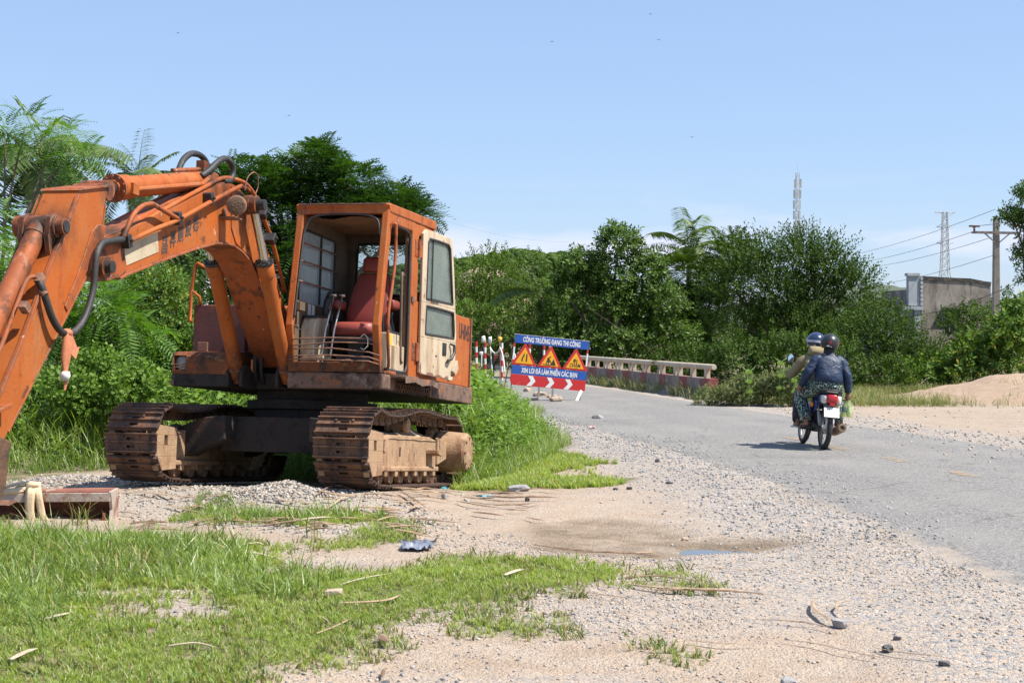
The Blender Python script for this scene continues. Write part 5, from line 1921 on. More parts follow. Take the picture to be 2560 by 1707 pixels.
plant('broadleaf_tree', 'tall leafy tree with large glossy leaves behind the bridge railing', 'tree', 56, [(1450, 675, 35, 35), (1545, 615, 14, 30), (1535, 695, 65, 62), (1610, 680, 32, 42), (1420, 740, 70, 70), (1500, 760, 90, 70), (1610, 760, 70, 70), (1390, 830, 50, 70), (1470, 860, 80, 70), (1570, 870, 90, 70), (1680, 840, 70, 60), (1660, 760, 50, 50), (1430, 920, 60, 40)], 'broad', 'broad', .48, .75, 42, base=1500, r0=.16, gap=.12, seed=14)
plant('feathery_tree', 'dark feathery tree between the leafy tree and the big spiky tree', 'tree', 60, [(1720, 690, 60, 45), (1790, 700, 60, 60), (1700, 760, 60, 50), (1760, 790, 80, 60), (1820, 640, 40, 40), (1740, 870, 90, 70)], 'feather', 'finedark', .85, .75, 34, base=1760, r0=.14, up=0, seed=15)
palm('tall coconut palm rising above the tree line behind the railing', 1722, 632, 110, 4.0, [(0, 40, .9, .95), (178, 42, .9, 1.15), (140, 60, .7, 1), (60, 62, .6, 1.05), (100, 80, .4, 1), (20, 20, .9, 1), (200, 15, .9, 1), (250, 65, .6, 1), (290, 70, .6, 1), (320, 45, .8, 1), (340, 10, 1, 1), (165, -5, .8, .9), (90, 40, .9, 1), (270, 35, .9, 1), (45, -5, .9, .9)], seed=16, hang=.6, r0=.2)
plant('spiky_tree', 'big fine-leaved tree with spiky top right of the palm', 'tree', 50, [(1895, 670, 70, 55), (1830, 720, 60, 60), (2000, 650, 60, 45), (2075, 670, 60, 50), (2120, 720, 40, 40), (1940, 750, 90, 80), (2050, 770, 90, 80), (1850, 820, 80, 70), (1960, 850, 110, 80), (2080, 860, 80, 70)], 'fine', 'finedark', .80, .75, 42, base=1980, r0=.18, up=.9, seed=17)
plant('fine_leaf_shrub', 'dark fine-leaved shrub in front of the grey house', 'shrub', 46, [(2205, 845, 62, 45), (2150, 860, 55, 55), (2280, 905, 45, 42), (2330, 925, 55, 40), (2230, 915, 100, 60), (2240, 970, 100, 50)], 'fine', 'finedark', .70, .65, 38, base=2230, r0=.1, up=.7, seed=18)
plant('shady_thicket', 'dark thicket under the trees behind the motorcycle', 'thicket', 43, [(1830, 900, 90, 55), (1960, 900, 110, 60), (2090, 910, 90, 60), (2190, 940, 80, 45), (1720, 920, 80, 50), (1690, 945, 80, 55, 13), (1810, 955, 105, 60), (1950, 960, 115, 62), (2080, 965, 105, 58), (2190, 975, 95, 48), (1620, 925, 60, 50, 17)], 'small', 'finedark', .42, .6, 34, base=1960, r0=.07, seed=19)  # dark leaf colour picked to stand for the shade under the trees
plant('yellowing_bush', 'bright bush with a few yellowing leaves above the sand mound', 'bush', 44, [(2440, 880, 45, 40), (2505, 835, 36, 40), (2555, 860, 60, 70), (2395, 915, 45, 32), (2470, 915, 90, 45), (2560, 790, 35, 40), (2420, 950, 80, 45), (2520, 945, 80, 50), (2330, 955, 70, 45)], 'broad', 'bush', .45, .6, 26, base=2470, r0=.08, seed=20)
plant('leafy_roadside_tree', 'tree of large leaves beside the concrete pole at the right edge', 'tree', 62, [(2580, 480, 38, 42), (2560, 545, 22, 35), (2600, 590, 45, 55), (2570, 640, 22, 34), (2600, 690, 40, 34), (2530, 540, 10, 10), (2650, 540, 50, 100)], 'broad', 'broad', .42, .55, 24, base=2590, r0=.14, gap=.25, seed=21)
plant('low_shrub', 'low drab green shrub left of the motorcycle', 'shrub', 34.5, [(1900, 968, 70, 42), (1840, 985, 60, 36), (1960, 970, 55, 44), (2005, 990, 50, 34), (1780, 997, 50, 26)], 'small', 'drab', .17, .24, 60, base=1900, r0=.02, seed=22)


def calotropis(label, px, py_top, py_base, Y, seed):
    rng = np.random.default_rng(seed)
    t, b0 = at(px, py_top, Y), at(px + rng.uniform(-8, 8), py_base, Y)
    o = thing('milkweed_plant', (b0.x, Y, gz1(b0.x, Y)), label, 'plant')
    tip = t - o.location
    u = MB()
    Q = smooth_path([(0, 0, -.02), (tip.x * .3, .02, tip.z * .5), tuple(tip)], 4)
    u.tube(Q, [.012] * len(Q), 6)
    u.build('stem', LM['pale'], o)
    k = 0
    for i in range(2, len(Q)):
        for s in (0, 1):
            a = i * 1.57 + s * math.pi + rng.uniform(-.2, .2)
            d = np.array([math.cos(a), math.sin(a), .75])
            v = quad_leaf(tuple(Q[i]), d, np.cross(d, [0, 0, 1]), .20, .13, .15)
            # rounder outline: eight-corner leaf
            p0, r_, p1, l_ = v
            q = np.array([p0, p0 * .75 + r_ * .25 + (r_ - l_) * .12, r_, (r_ + p1) / 2 + (r_ - l_) * .14, p1, (l_ + p1) / 2 - (r_ - l_) * .14, l_, p0 * .75 + l_ * .25 - (r_ - l_) * .12])
            m_ = MB()
            m_.add(q, [tuple(range(8))])
            m_.build('leaf', LM['pale'], o)
    return o


calotropis('pale round-leaved milkweed plant at the left end of the low shrub', 1872, 928, 985, 34.0, 1)
calotropis('tallest pale round-leaved milkweed plant rising from the low shrub', 1952, 904, 985, 34.0, 2)
calotropis('pale milkweed plant rising from the low shrub closest to the motorcycle mirror', 1988, 924, 985, 34.0, 3)

# ---- far wood closing the gaps along the horizon
rng = np.random.default_rng(5)
bl = []
for i in range(46):
    x = -42 + i * 2.1 + rng.uniform(-.6, .6)
    yy = 92 + rng.uniform(-6, 10)
    if -2 < x - float(cl_x(np.array([74.]))[0]) < 2 and 0:
        continue
    h_ = rng.uniform(2.6, 3.9)
    bl.append((x, yy, h_ * .5, rng.uniform(1.5, 2.3), 1.6, h_ * .55))
Pn, Dn = crown_points(bl, 1.1, 16, rng)
v, f = foliage('small', Pn, Dn, .9, rng)
link('far_wood', np_mesh('far_wood', v, f), LM['finedark'], kind='stuff')

# ------------------------------------------------------------------ grass and weeds
def blade_tuft(n, L, w, lean, seed, segs=2):
    r = np.random.default_rng(seed)
    out = []
    for i in range(n):
        a = r.uniform(0, 6.28)
        b = np.array([r.uniform(-.25, .25) * L, r.uniform(-.25, .25) * L, -.02])
        ln = lean * r.uniform(.3, 1.2)
        h = L * r.uniform(.55, 1.1)
        dirv = np.array([math.cos(a), math.sin(a), 0])
        sd = np.array([-math.sin(a), math.cos(a), 0]) * w / 2 * r.uniform(.7, 1.2)
        prev = b
        for s in range(segs):
            t = (s + 1) / segs
            p = b + dirv * h * ln * t * t + np.array([0, 0, h * (t - .25 * ln * t * t)])
            k0, k1 = 1 - s / segs * .6, (1 - (s + 1) / segs * .9)
            out.append(np.array([prev - sd * k0, prev + sd * k0, p + sd * k1, p - sd * k1]))
            prev = p
    return pack(out)


def scatter_mask(n, box, fn, rng):
    x = rng.uniform(box[0], box[1], n)
    y = rng.uniform(box[2], box[3], n)
    k = fn(x, y)
    k = k > rng.uniform(0, 1, n)
    return x[k], y[k]


def grass(name, tpl, x, y, smin, smax, lm, rng, tilt=.12, hmul=None):
    z = ground_z(x, y)
    P = np.stack([x, y, z], 1)
    D = np.stack([rng.normal(0, tilt, len(x)), rng.normal(0, tilt, len(x)), np.ones(len(x))], 1)
    s = rng.uniform(smin, smax, len(x))
    if hmul is not None:
        s = s * hmul
    pick = rng.integers(0, len(tpl), len(x))
    parts = []
    for k, (tv, tf) in enumerate(tpl):
        q = pick == k
        if q.any():
            parts.append(tile(tv, tf, rots(D[q], rng.uniform(0, 6.28, q.sum()), s[q]), P[q]))
    v, f = cat_meshes(parts)
    return link(name, np_mesh(name, v, f), LM[lm], kind='stuff')


rng = np.random.default_rng(21)
lawnT = [blade_tuft(6, 1.0, .13, .8, s, 2) for s in range(4)]
# foreground lawn: short, denser towards its middle
x, y = scatter_mask(125000, (-5.2, 1.6, 6.2, 14.2), lambda a, b: np.clip(.10 + .95 * sstep(-.15, .30, lawn_cover(a, b)), 0, 1) * (lawn_cover(a, b) > -.15) * (np.abs(a) < b * .36 + .5) * np.clip(12.0 / b - .2, .45, 1) * (.35 + .65 * (fbm(a, b, 2.6, 17, 3) > .44)), rng)
hm = .6 + .9 * fbm(x, y, 1.1, 61, 3) + .55 * sstep(-1.0, -3.0, x) * sstep(8, 10, y)
grass('lawn_grass', lawnT, x, y, .022, .055, 'grass', rng, .22, hm)
# longer tussocks at the left edge and by the box
tT = [blade_tuft(9, 1.0, .055, .9, 40 + s, 3) for s in range(4)]
x, y = scatter_mask(5600, (-5.2, -.6, 8.0, 14.3), lambda a, b: .75 * (lawn_cover(a, b) > .1) * sstep(-.8, -2.6, a + (fbm(a, b, 1.2, 71) - .5) * 2.0 + (10.5 - b) * .15), rng)
grass('tussock_grass', tT, x, y, .09, .22, 'tall', rng, .3)
x, y = scatter_mask(700, (-2.9, -1.6, 13.3, 14.9), lambda a, b: .9 * (poly_d(a, b, LAWN2) > -.05), rng)
grass('tussock_grass', tT, x, y, .05, .12, 'tall', rng, .3)
# dead blades and seed heads mixed into the lawn
x, y = scatter_mask(15000, (-5.2, 1.6, 6.2, 14.2), lambda a, b: .8 * (lawn_cover(a, b) > -.2) * (.15 + .85 * (fbm(a, b, 1.4, 27, 3) > .5)) * (np.abs(a) < b * .36 + .5), rng)
grass('dead_lawn_grass', lawnT, x, y, .03, .085, 'dry', rng, .35)
x, y = scatter_mask(420, (-5.2, -1.4, 8.6, 13.5), lambda a, b: .9 * (np.hypot(a + 2.7, (b - 10.3) * .8) < .55) + .06, rng)
grass('brown_grass_heads', tT, x, y, .16, .30, 'dry', rng, .25)
# short strip on the far side of the right track
x, y = scatter_mask(36000, (-1.3, 1.6, 15.8, 20.5), lambda a, b: sstep(-.12, .35, poly_d(a, b, LAWN3) + (fbm(a, b, 2.6, 9) - .5) * 1.0) * (.3 + .7 * (fbm(a, b, 5, 19, 2) > .42)), rng)
grass('verge_short_grass', lawnT, x, y, .05, .11, 'grass', rng, .15)
# tall grass and weeds on the verge
x, y = scatter_mask(52000, (-11, 1.2, 14.5, 40), lambda a, b: (verge_cover(a, b) > 0) * (.25 + .75 * sstep(24, 18, b)) * (a > -b * .37) * ((a > -3.2) + .55 * (a <= -3.2)) * (np.hypot(*(np.array([a, b]) - EXC[:, None])) > 1.3), rng)
d_ = verge_cover(x, y)
hm = (.45 + .75 * sstep(0, 1.5, d_)) * (.7 + .6 * fbm(x, y, .8, 81, 3))
tv_ = [blade_tuft(7, 1.0, .035, .75, 60 + s, 3) for s in range(4)]
ex_t = np.abs((x - EXC[0]) * EL[0] + (y - EXC[1]) * EL[1])
ex_f = (x - EXC[0]) * EF[0] + (y - EXC[1]) * EF[1]
k = ~((ex_t < 1.42) & (ex_f > -1.85))
grass('tall_verge_grass', tv_, x[k], y[k], .38, .72, 'tall', rng, .22, hm[k])
wT = []
for s in range(3):
    r_ = np.random.default_rng(90 + s)
    L_ = []
    for i in range(14):
        t = .15 + .85 * i / 14
        a = i * 2.4 + r_.uniform(-.3, .3)
        d = np.array([math.cos(a), math.sin(a), .35])
        L_.append(quad_leaf((.06 * math.sin(i), 0, t), d, np.cross(d, [0, 0, 1]), .22 * r_.uniform(.7, 1.2) * (1.15 - .5 * t), .12, .2))
    wT.append(pack(L_))
x, y = scatter_mask(9000, (-10, .9, 17.5, 40), lambda a, b: (verge_cover(a, b) > .25) * (.25 + .75 * (fbm(a, b, .7, 95) > .5)) * (a > -b * .37), rng)
ex_t = np.abs((x - EXC[0]) * EL[0] + (y - EXC[1]) * EL[1])
ex_f = (x - EXC[0]) * EF[0] + (y - EXC[1]) * EF[1]
k = ~((ex_t < 1.6) & (ex_f > -2.2))
grass('verge_weeds', wT, x[k], y[k], .45, .85, 'weed', rng, .25, (.5 + .6 * sstep(.2, 1.6, verge_cover(x, y)))[k])
# dry grass beyond the lot on the right, along the railing foot and under the trees
x, y = scatter_mask(17000, (2.5, 17, 33, 44), lambda a, b: .9 * sstep(34.0, 35.6, b + (fbm(a, b, .9, 41) - .5) * 2.4) * (a - cl_x(b) > 3.0) * ((np.hypot((a - 13.3) / 4.4, (b - 38.5) / 4.2) > 1.0) | (rng.uniform(0, 1, len(a)) < .02)), rng)
grass('dry_grass', tv_, x, y, .10, .38, 'dry', rng, .25)
rA, rB = np.array([5.15, 37.4]), np.array([2.5, 52.6])
t = rng.uniform(0, 1, 900)
P_ = rA + (rB - rA) * t[:, None] + np.stack([-np.abs(rng.normal(.25, .22, 900)), rng.normal(0, .1, 900)], 1)
kk = fbm(P_[:, 0], P_[:, 1], .8, 33) > .42
grass('railing_grass', tv_, P_[kk, 0], P_[kk, 1], .18, .48, 'dry', rng, .25)
# ================================================================== ROAD SIGN
M['sign_blue'] = mat('sign_blue', (.018, .085, .36), .45, [((.10, .16, .36), 14, .66, .70, I3)], vary=.06)
M['sign_red'] = mat('sign_red', (.52, .022, .022), .45, [((.62, .20, .17), 16, .66, .70, I3)], vary=.06)
M['sign_yellow'] = mat('sign_yellow', (.80, .38, .012), .45, vary=.04)
M['sign_white'] = mat('sign_white', (.74, .73, .72), .5, [((.55, .50, .46), 12, .60, .70, I3)], vary=.04)
M['conc'] = mat('weathered_concrete', (.54, .45, .335), .9, [((.43, .345, .25), 4, .5, .66, (1, 1, .5)), ((.20, .17, .14), 6, .62, .74, (1, 1, .4))], (30, .25))
M['conc_grey'] = mat('dirty_grey_paint', (.25, .205, .185), .9, [((.15, .12, .105), 5, .46, .60, (1, 1, .35)), ((.45, .40, .36), 8, .6, .72, I3)], (30, .25))
M['conc_red'] = mat('faded_red_paint', (.235, .060, .055), .85, [((.22, .12, .11), 5, .50, .64, (1, 1, .35)), ((.42, .30, .27), 10, .66, .72, I3)], (30, .25))
M['stone'] = mat('pale_brown_stone', (.44, .34, .25), .9, [((.30, .24, .19), 6, .5, .64, I3), ((.56, .50, .43), 11, .58, .7, I3)], (30, .5))
M['stone_grey'] = mat('grey_stone', (.30, .29, .285), .85, [((.18, .175, .175), 6, .5, .64, I3), ((.45, .43, .40), 11, .58, .7, I3)], (40, .5))
M['stone_dark'] = mat('dark_stone', (.085, .085, .09), .8, [((.16, .15, .14), 8, .5, .64, I3)], (40, .5))

SY = 36.9
sg = gnd(1365, 1004)
sign = thing('roadworks_sign', (sg[0], SY, .02), 'tall blue and red roadworks sign board with three yellow warning triangles', 'road sign')
sign.rotation_euler = (Matrix.Rotation(rad(13), 3, 'Z') @ Matrix.Rotation(rad(5.6), 3, 'Y')).to_euler()
# local frame: x to the right, -y towards the viewer, z up
SW, Z0, Z1 = 1.84, .31, 1.50
xl, xr = -SW / 2, SW / 2
def zf(f):
    return Z1 - (Z1 - Z0) * f
T = .03
u = MB(); u.box((xl + .02, -T, zf(.168)), (xr, 0, zf(0)));  u.build('top_panel', M['sign_blue'], sign, bevel=.004)
u = MB(); u.box((xl - .0, -T - .004, zf(0)), (xr + .004, .004, zf(0) + .008)); u.build('top_edge', M['sign_white'], sign)
u = MB(); u.box((xl + .005, -T, zf(.785)), (xr, 0, zf(.612))); u.build('middle_panel', M['sign_blue'], sign, bevel=.004)
u = MB()
u.prism([(xl, zf(.788)), (xr, zf(.788)), (xr, zf(.985)), (xr - .02, zf(1.0)), (xl + .07, zf(1.0)), (xl, zf(.94))], 1, -T, 0)
u.build('arrow_panel', M['sign_red'], sign, bevel=.004)
for cx in (.27, .52, .765):
    u = MB()
    x0 = xl + SW * cx
    a, b, c_ = zf(.795), zf(.892), zf(.995)
    w_ = .115
    u.prism([(x0 - .08, a), (x0 - .08 + w_, a), (x0 + w_, b), (x0 - .10 + w_, c_), (x0 - .10, c_), (x0, b)], 1, -T - .004, -T)
    u.build('white_chevron', M['sign_white'], sign)
for i, cx in enumerate((.158, .498, .835)):
    u = MB()
    x0 = xl + SW * cx
    hw_ = .292
    u.prism([(x0 - hw_, zf(.60)), (x0 + hw_, zf(.60)), (x0 + hw_ + .005, zf(.585)), (x0 + .022, zf(.178)), (x0 - .022, zf(.178)), (x0 - hw_ - .005, zf(.585))], 1, -T - .002, -.004)
    t_ = u.build('warning_triangle', M['sign_red'], sign, bevel=.003)
    u = MB()
    u.prism([(x0 - .222, zf(.565)), (x0 + .222, zf(.565)), (x0, zf(.245))], 1, -T - .006, -T)
    u.build('yellow_field', M['sign_yellow'], t_)
    if i == 0:
        u = MB()
        y0, y1 = -T - .010, -T - .005
        u.prism([(x0 - .068, zf(.52)), (x0 - .040, zf(.52)), (x0 - .036, zf(.455)), (x0 - .004, zf(.42)), (x0 - .004, zf(.37)), (x0 - .030, zf(.37)), (x0 - .032, zf(.41)), (x0 - .064, zf(.45))], 1, y0, y1)
        u.build('left_lane_line', M['ink2'], t_)
        u = MB()
        u.prism([(x0 + .038, zf(.52)), (x0 + .066, zf(.52)), (x0 + .068, zf(.37)), (x0 + .042, zf(.37))], 1, y0, y1)
        u.build('right_lane_line', M['ink2'], t_)
    elif i == 1:
        y0, y1 = -T - .010, -T - .005
        u = MB()
        u.prism([(x0 + .005, zf(.545)), (x0 + .145, zf(.545)), (x0 + .10, zf(.44)), (x0 + .085, zf(.42)), (x0 + .055, zf(.475)), (x0 + .03, zf(.50))], 1, y0, y1)
        u.build('heap_symbol', M['ink2'], t_)
        u = MB()
        u.prism([(x0 - .17, zf(.53)), (x0 + .01, zf(.545)), (x0 + .01, zf(.555)), (x0 - .17, zf(.54))], 1, y0, y1)
        u.build('ground_symbol', M['ink2'], t_)
        u = MB()
        u.add([(x0 - .002 + .017 * math.cos(k * .5236), y0, zf(.385) + .017 * math.sin(k * .5236)) for k in range(12)], [tuple(range(12))])
        u.prism([(x0 - .062, zf(.40)), (x0 - .015, zf(.405)), (x0 - .005, zf(.45)), (x0 + .03, zf(.485)), (x0 + .02, zf(.50)), (x0 - .022, zf(.468)), (x0 - .028, zf(.45)), (x0 - .02, zf(.49)), (x0 - .028, zf(.54)), (x0 - .045, zf(.54)), (x0 - .045, zf(.495)), (x0 - .065, zf(.475)), (x0 - .078, zf(.54)), (x0 - .095, zf(.535)), (x0 - .08, zf(.46)), (x0 - .055, zf(.435)), (x0 - .075, zf(.425))], 1, y0, y1)
        u.build('digger_symbol', M['ink2'], t_)
    else:
        text_mesh('lettering', 'ĐI', .125, M['ink2'], frame((x0, -T - .0075, zf(.425)), (1, 0, 0), (0, 0, 1)), t_, sx=.85, bold=.002)
        text_mesh('lettering', 'CHẬM', .118, M['ink2'], frame((x0, -T - .0075, zf(.507)), (1, 0, 0), (0, 0, 1)), t_, sx=.80, bold=.002)
text_mesh('lettering', 'CÔNG TRƯỜNG ĐANG THI CÔNG', .162, M['sign_white'], frame((.0, -T - .003, zf(.092)), (1, 0, 0), (0, 0, 1)), sign, sx=.545, bold=.005)
text_mesh('lettering', 'XIN LỖI ĐÃ LÀM PHIỀN CÁC BẠN', .160, M['sign_white'], frame((.01, -T - .003, zf(.703)), (1, 0, 0), (0, 0, 1)), sign, sx=.56, bold=.005)
for x, n_ in ((xl + .025, 1), (xr - .02, 2)):
    for a, b, m_ in ((.168, .25, 'sign_red'), (.25, .50, 'sign_white'), (.50, .612, 'sign_red')):
        u = MB()
        u.box((x - .018, -.026, zf(b)), (x + .018, -.004, zf(a)))
        u.build('frame_post', M[m_], sign)
for x, m_ in ((-.20, 'stone_grey'), (.14, 'stone_grey')):
    u = MB()
    u.prism([(x - .025, Z0 + .02), (x + .03, Z0 + .02), (x + .012, .02), (x - .012, .02)], 1, -.03, .01)
    u.build('foot_post', M[m_], sign, bevel=.003)
u = MB()
u.beam((xr - .09, -.03, Z0 + .01), (xr - .30, -.32, -.02), .06, .02, (0, 1, 0))
u.build('leaning_prop', M['sign_white'], sign)
for x in (xr - .10, xl + .04):
    u = MB()
    u.beam((x, -.01, Z0 + .05), (x, -.01, .0), .02, .02, (0, 1, 0))
    u.build('leg', M['rod_rust'], sign)
u = MB()
u.beam((xl - .005, .0, Z1 - .22), (xl - .06, .35, .05), .018, .018, (0, 1, 0))
u.build('back_stay', M['rod_rust'], sign)


# ------------------------------------------------------------------ stones
def stone_mesh(seed, r=(1, 1, 1), sub=2, rough=.32):
    bm = bmesh.new()
    bmesh.ops.create_icosphere(bm, subdivisions=sub, radius=1)
    for v in bm.verts:
        p = v.co.copy()
        q = Vector((max(-.72, min(.72, p.x)), max(-.72, min(.72, p.y)), max(-.66, min(.66, p.z))))
        n = 1 + rough * mnoise.noise(p * 1.3 + Vector((seed * 3.7, seed, 0))) + rough * .4 * mnoise.noise(p * 3.5 + Vector((seed, 0, seed * 2.1)))
        v.co = Vector((q.x * r[0], q.y * r[1], q.z * r[2])) * n * 1.35
    me = bpy.data.meshes.new('stone')
    bm.to_mesh(me)
    bm.free()
    return me


def stone(px, py, w, h, m_, label, seed, group=None, rz=None, name='stone', d=None):
    """stone whose foot is seen at (px, py); w, h in metres"""
    X, Y = gnd(px, py)
    dd_ = d if d else w * .8
    me = stone_mesh(seed, (w / 2, dd_ / 2, h / 2))
    o = link(name, me, M[m_])
    o.location = (X, Y + dd_ * .4, gz1(X, Y + dd_ * .4) + h * .42)
    o.rotation_euler = (rand_near(.1), rand_near(.1), rz if rz is not None else random.uniform(0, 6.28))
    tag(o, label, 'stone', group)
    return o


stone(1351, 994, .33, .16, 'stone', 'squared brown block under the middle of the road sign', 3, rz=.1)
stone(1380, 998, .24, .12, 'stone', 'flat brown block right of the squared block under the sign', 4, rz=.4)
stone(1391, 1007, .29, .16, 'stone', 'rounded brown stone with a dark side in front of the sign', 5, rz=.3)
stone(1337, 1004, .17, .10, 'stone', 'small pale stone at the grass edge left of the squared block', 6)
stone(1319, 982, .22, .16, 'stone', 'brown stone half hidden behind the grass below the sign', 7)
stone(1296, 1232, .20, .07, 'stone_grey', 'flat grey slab at the edge of the grass right of the track', 8, rz=.2)
stone(1318, 1257, .045, .04, 'stone_dark', 'small dark stone just below the flat grey slab', 9)
stone(1539, 1227, .05, .03, 'stone_dark', 'left of two small black stones at the tip of the grass strip', 10)
stone(1574, 1226, .055, .032, 'stone_dark', 'right of two small black stones at the tip of the grass strip', 11)
stone(1644, 1160, .07, .045, 'stone_dark', 'angular dark stone on the gravel left of the road edge', 12)
stone(1674, 1212, .075, .028, 'stone_dark', 'flat dark stone lying on the gravel between puddle and road', 13)
stone(1714, 1338, .06, .03, 'stone', 'small pale stone at the left end of the puddle', 14)
stone(2103, 1572, .075, .055, 'stone_grey', 'grey stone at the foot of the curved dry stalk', 15)
stone(2222, 1628, .055, .038, 'stone_dark', 'small dark stone right of the curved dry stalk', 16)
stone(2246, 1602, .04, .024, 'stone_dark', 'tiny dark stone farther right than the curved dry stalk', 17)
stone(2364, 1666, .05, .026, 'stone_dark', 'small dark stone on the bare ground near the lower right corner', 18)
stone(962, 1718, .05, .04, 'stone_dark', 'dark stone at the bottom edge of the photo', 19)
stone(832, 1494, .11, .05, 'stone', 'flat pale stone lying in the middle of the lawn', 20, rz=.2)
stone(1110, 1257, .05, .06, 'stone_grey', 'upright grey pebble in front of the right track', 21)
stone(2240, 1345, .06, .03, 'stone_grey', 'grey stone on the gravel right of the puddle', 22)
stone(1496, 1050, .22, .10, 'stone_grey', 'larger grey stone lying on the gravel strip by the verge', 23)
stone(1975, 1710, .09, .05, 'stone_grey', 'grey stone cut by the bottom edge right of centre', 24)

# gravel: uncounted small chips as one mesh per tone
rng = np.random.default_rng(3)
base_v = np.array([(1, 0, 0), (-.9, .1, 0), (.1, .95, 0), (-.1, -1, 0), (.1, .0, .7), (0, 0, -.6)], float)
base_f = np.array([(0, 2, 4), (2, 1, 4), (1, 3, 4), (3, 0, 4), (2, 0, 5), (1, 2, 5), (3, 1, 5), (0, 3, 5)])
chT = []
for s in range(6):
    v = base_v * np.array([1, rng.uniform(.6, 1), rng.uniform(.5, 1)]) + rng.normal(0, .14, base_v.shape)
    chT.append((v, base_f))


def gravel(name, x, y, smin, smax, m_, pw=2.0):
    z = ground_z(x, y)
    uu = np.abs(x - cl_x(y))
    z = np.where(uu < 2.7, np.maximum(z, .014 + .02 * (1 - (uu / 2.8) ** 2)), z)
    s = smin + (smax - smin) * rng.uniform(0, 1, len(x)) ** pw
    P = np.stack([x, y, z + s * .15], 1)
    D = np.stack([rng.normal(0, .5, len(x)), rng.normal(0, .5, len(x)), np.ones(len(x))], 1)
    pick = rng.integers(0, 6, len(x))
    parts = []
    for k, (tv, tf) in enumerate(chT):
        q = pick == k
        if q.any():
            parts.append(tile(tv, tf, rots(D[q], rng.uniform(0, 6.28, q.sum()), s[q]), P[q]))
    v, f = cat_meshes(parts)
    return link(name, np_mesh(name, v, f), M[m_], kind='stuff')


def chip_mat(name, cols, rough=.9):
    g = NT(name)
    r = g.n('ShaderNodeNewGeometry').outputs['Random Per Island']
    cr_ = g.n('ShaderNodeValToRGB', Fac=r)
    el = cr_.color_ramp.elements
    el[0].color, el[1].color = (*cols[0], 1), (*cols[-1], 1)
    for i, c_ in enumerate(cols[1:-1]):
        q = el.new((i + 1) / (len(cols) - 1))
        q.color = (*c_, 1)
    return g.surf(g.n('ShaderNodeBsdfPrincipled', Base__Color=cr_.outputs[0], Roughness=rough).outputs[0])


M['chips'] = chip_mat('mixed_gravel_chips', [(.12, .125, .13), (.26, .26, .265), (.36, .34, .32), (.43, .35, .265), (.36, .27, .19), (.46, .42, .37)])
M['chips_white'] = chip_mat('pale_gravel_chips', [(.14, .135, .13), (.26, .235, .21), (.36, .325, .285), (.44, .405, .36), (.29, .21, .145)])
M['chips_grey'] = chip_mat('blue_grey_gravel_chips', [(.13, .135, .14), (.25, .255, .26), (.34, .335, .335), (.42, .40, .38)])
x, y = scatter_mask(60000, (-2.6, 4.2, 6.2, 12.5), lambda a, b: (lawn_cover(a, b) < .05) * np.clip(.10 + 1.0 * sstep(.40, .62, fbm(a, b, .7, 101)) * (.35 + .65 * sstep(1.9, .6, a)) + .5 * np.exp(-((a - cl_x(b) + 2.8) / .6) ** 2), 0, 1) * (np.abs(a) < b * .36) * (a - cl_x(b) < -2.5) * (poly_d(a, b, MUD) < .1) * np.clip(9.5 / b, .3, 1), rng)
gravel('gravel', x, y, .0035, .017, 'chips', 3)
x, y = scatter_mask(42000, (-.8, 3.6, 12, 34), lambda a, b: (verge_cover(a, b) < 0) * (lawn_cover(a, b) < 0) * np.exp(-((a - cl_x(b) + 2.9) / .75) ** 2) * (a > -.3 - .0 * b), rng)
gravel('gravel', x, y, .006, .024, 'chips_grey', 3.0)
x, y = scatter_mask(16000, (-6.2, -.3, 12.3, 19), lambda a, b: (lawn_cover(a, b) < .1) * np.clip(sstep(-.4, .2, poly_d(a, b, WHITE)) + np.exp(-((a - HEAP2[0]) ** 2 + (b - HEAP2[1]) ** 2) / .5) + .12, 0, 1), rng)
gravel('gravel', x, y, .006, .028, 'chips_white', 2.2)
x = np.concatenate([rng.normal(HEAP[0], .30, 2200), rng.normal(HEAP2[0], .35, 1200)])
y = np.concatenate([rng.normal(HEAP[1], .20, 2200), rng.normal(HEAP2[1], .35, 1200)])
gravel('gravel_heap', x, y, .006, .034, 'chips_white', 1.8)
x, y = scatter_mask(12000, (5.5, 15, 18, 36), lambda a, b: np.exp(-((a - cl_x(b) - 3.1) / .8) ** 2) + .10, rng)
gravel('gravel', x, y, .008, .040, 'chips', 3)
x, y = scatter_mask(5000, (.5, 8.5, 9, 30), lambda a, b: (np.abs(a - cl_x(b)) < 2.6) * (.12 + .5 * (np.abs(a - cl_x(b)) > 1.9)), rng)
gravel('road_grit', x, y, .005, .016, 'chips_grey', 3)

# ------------------------------------------------------------------ dry stalks and leaf litter
M['straw'] = mat('dry_palm_stalk', (.35, .25, .16), .85, [((.22, .145, .09), 6, .5, .64, (1, 1, 1)), ((.46, .37, .27), 12, .58, .7, I3)], (60, .2))
M['straw_dark'] = mat('dark_dry_stalk', (.16, .10, .065), .9, [((.33, .23, .15), 9, .5, .66, I3)], (60, .2))
M['straw_brown'] = mat('brown_dry_stalk', (.30, .195, .12), .9, [((.40, .29, .19), 9, .5, .66, I3)], (60, .2))
M['straw_pale'] = mat('bleached_dry_leaf', (.43, .355, .27), .85, [((.31, .235, .165), 9, .5, .66, I3)], (60, .2))


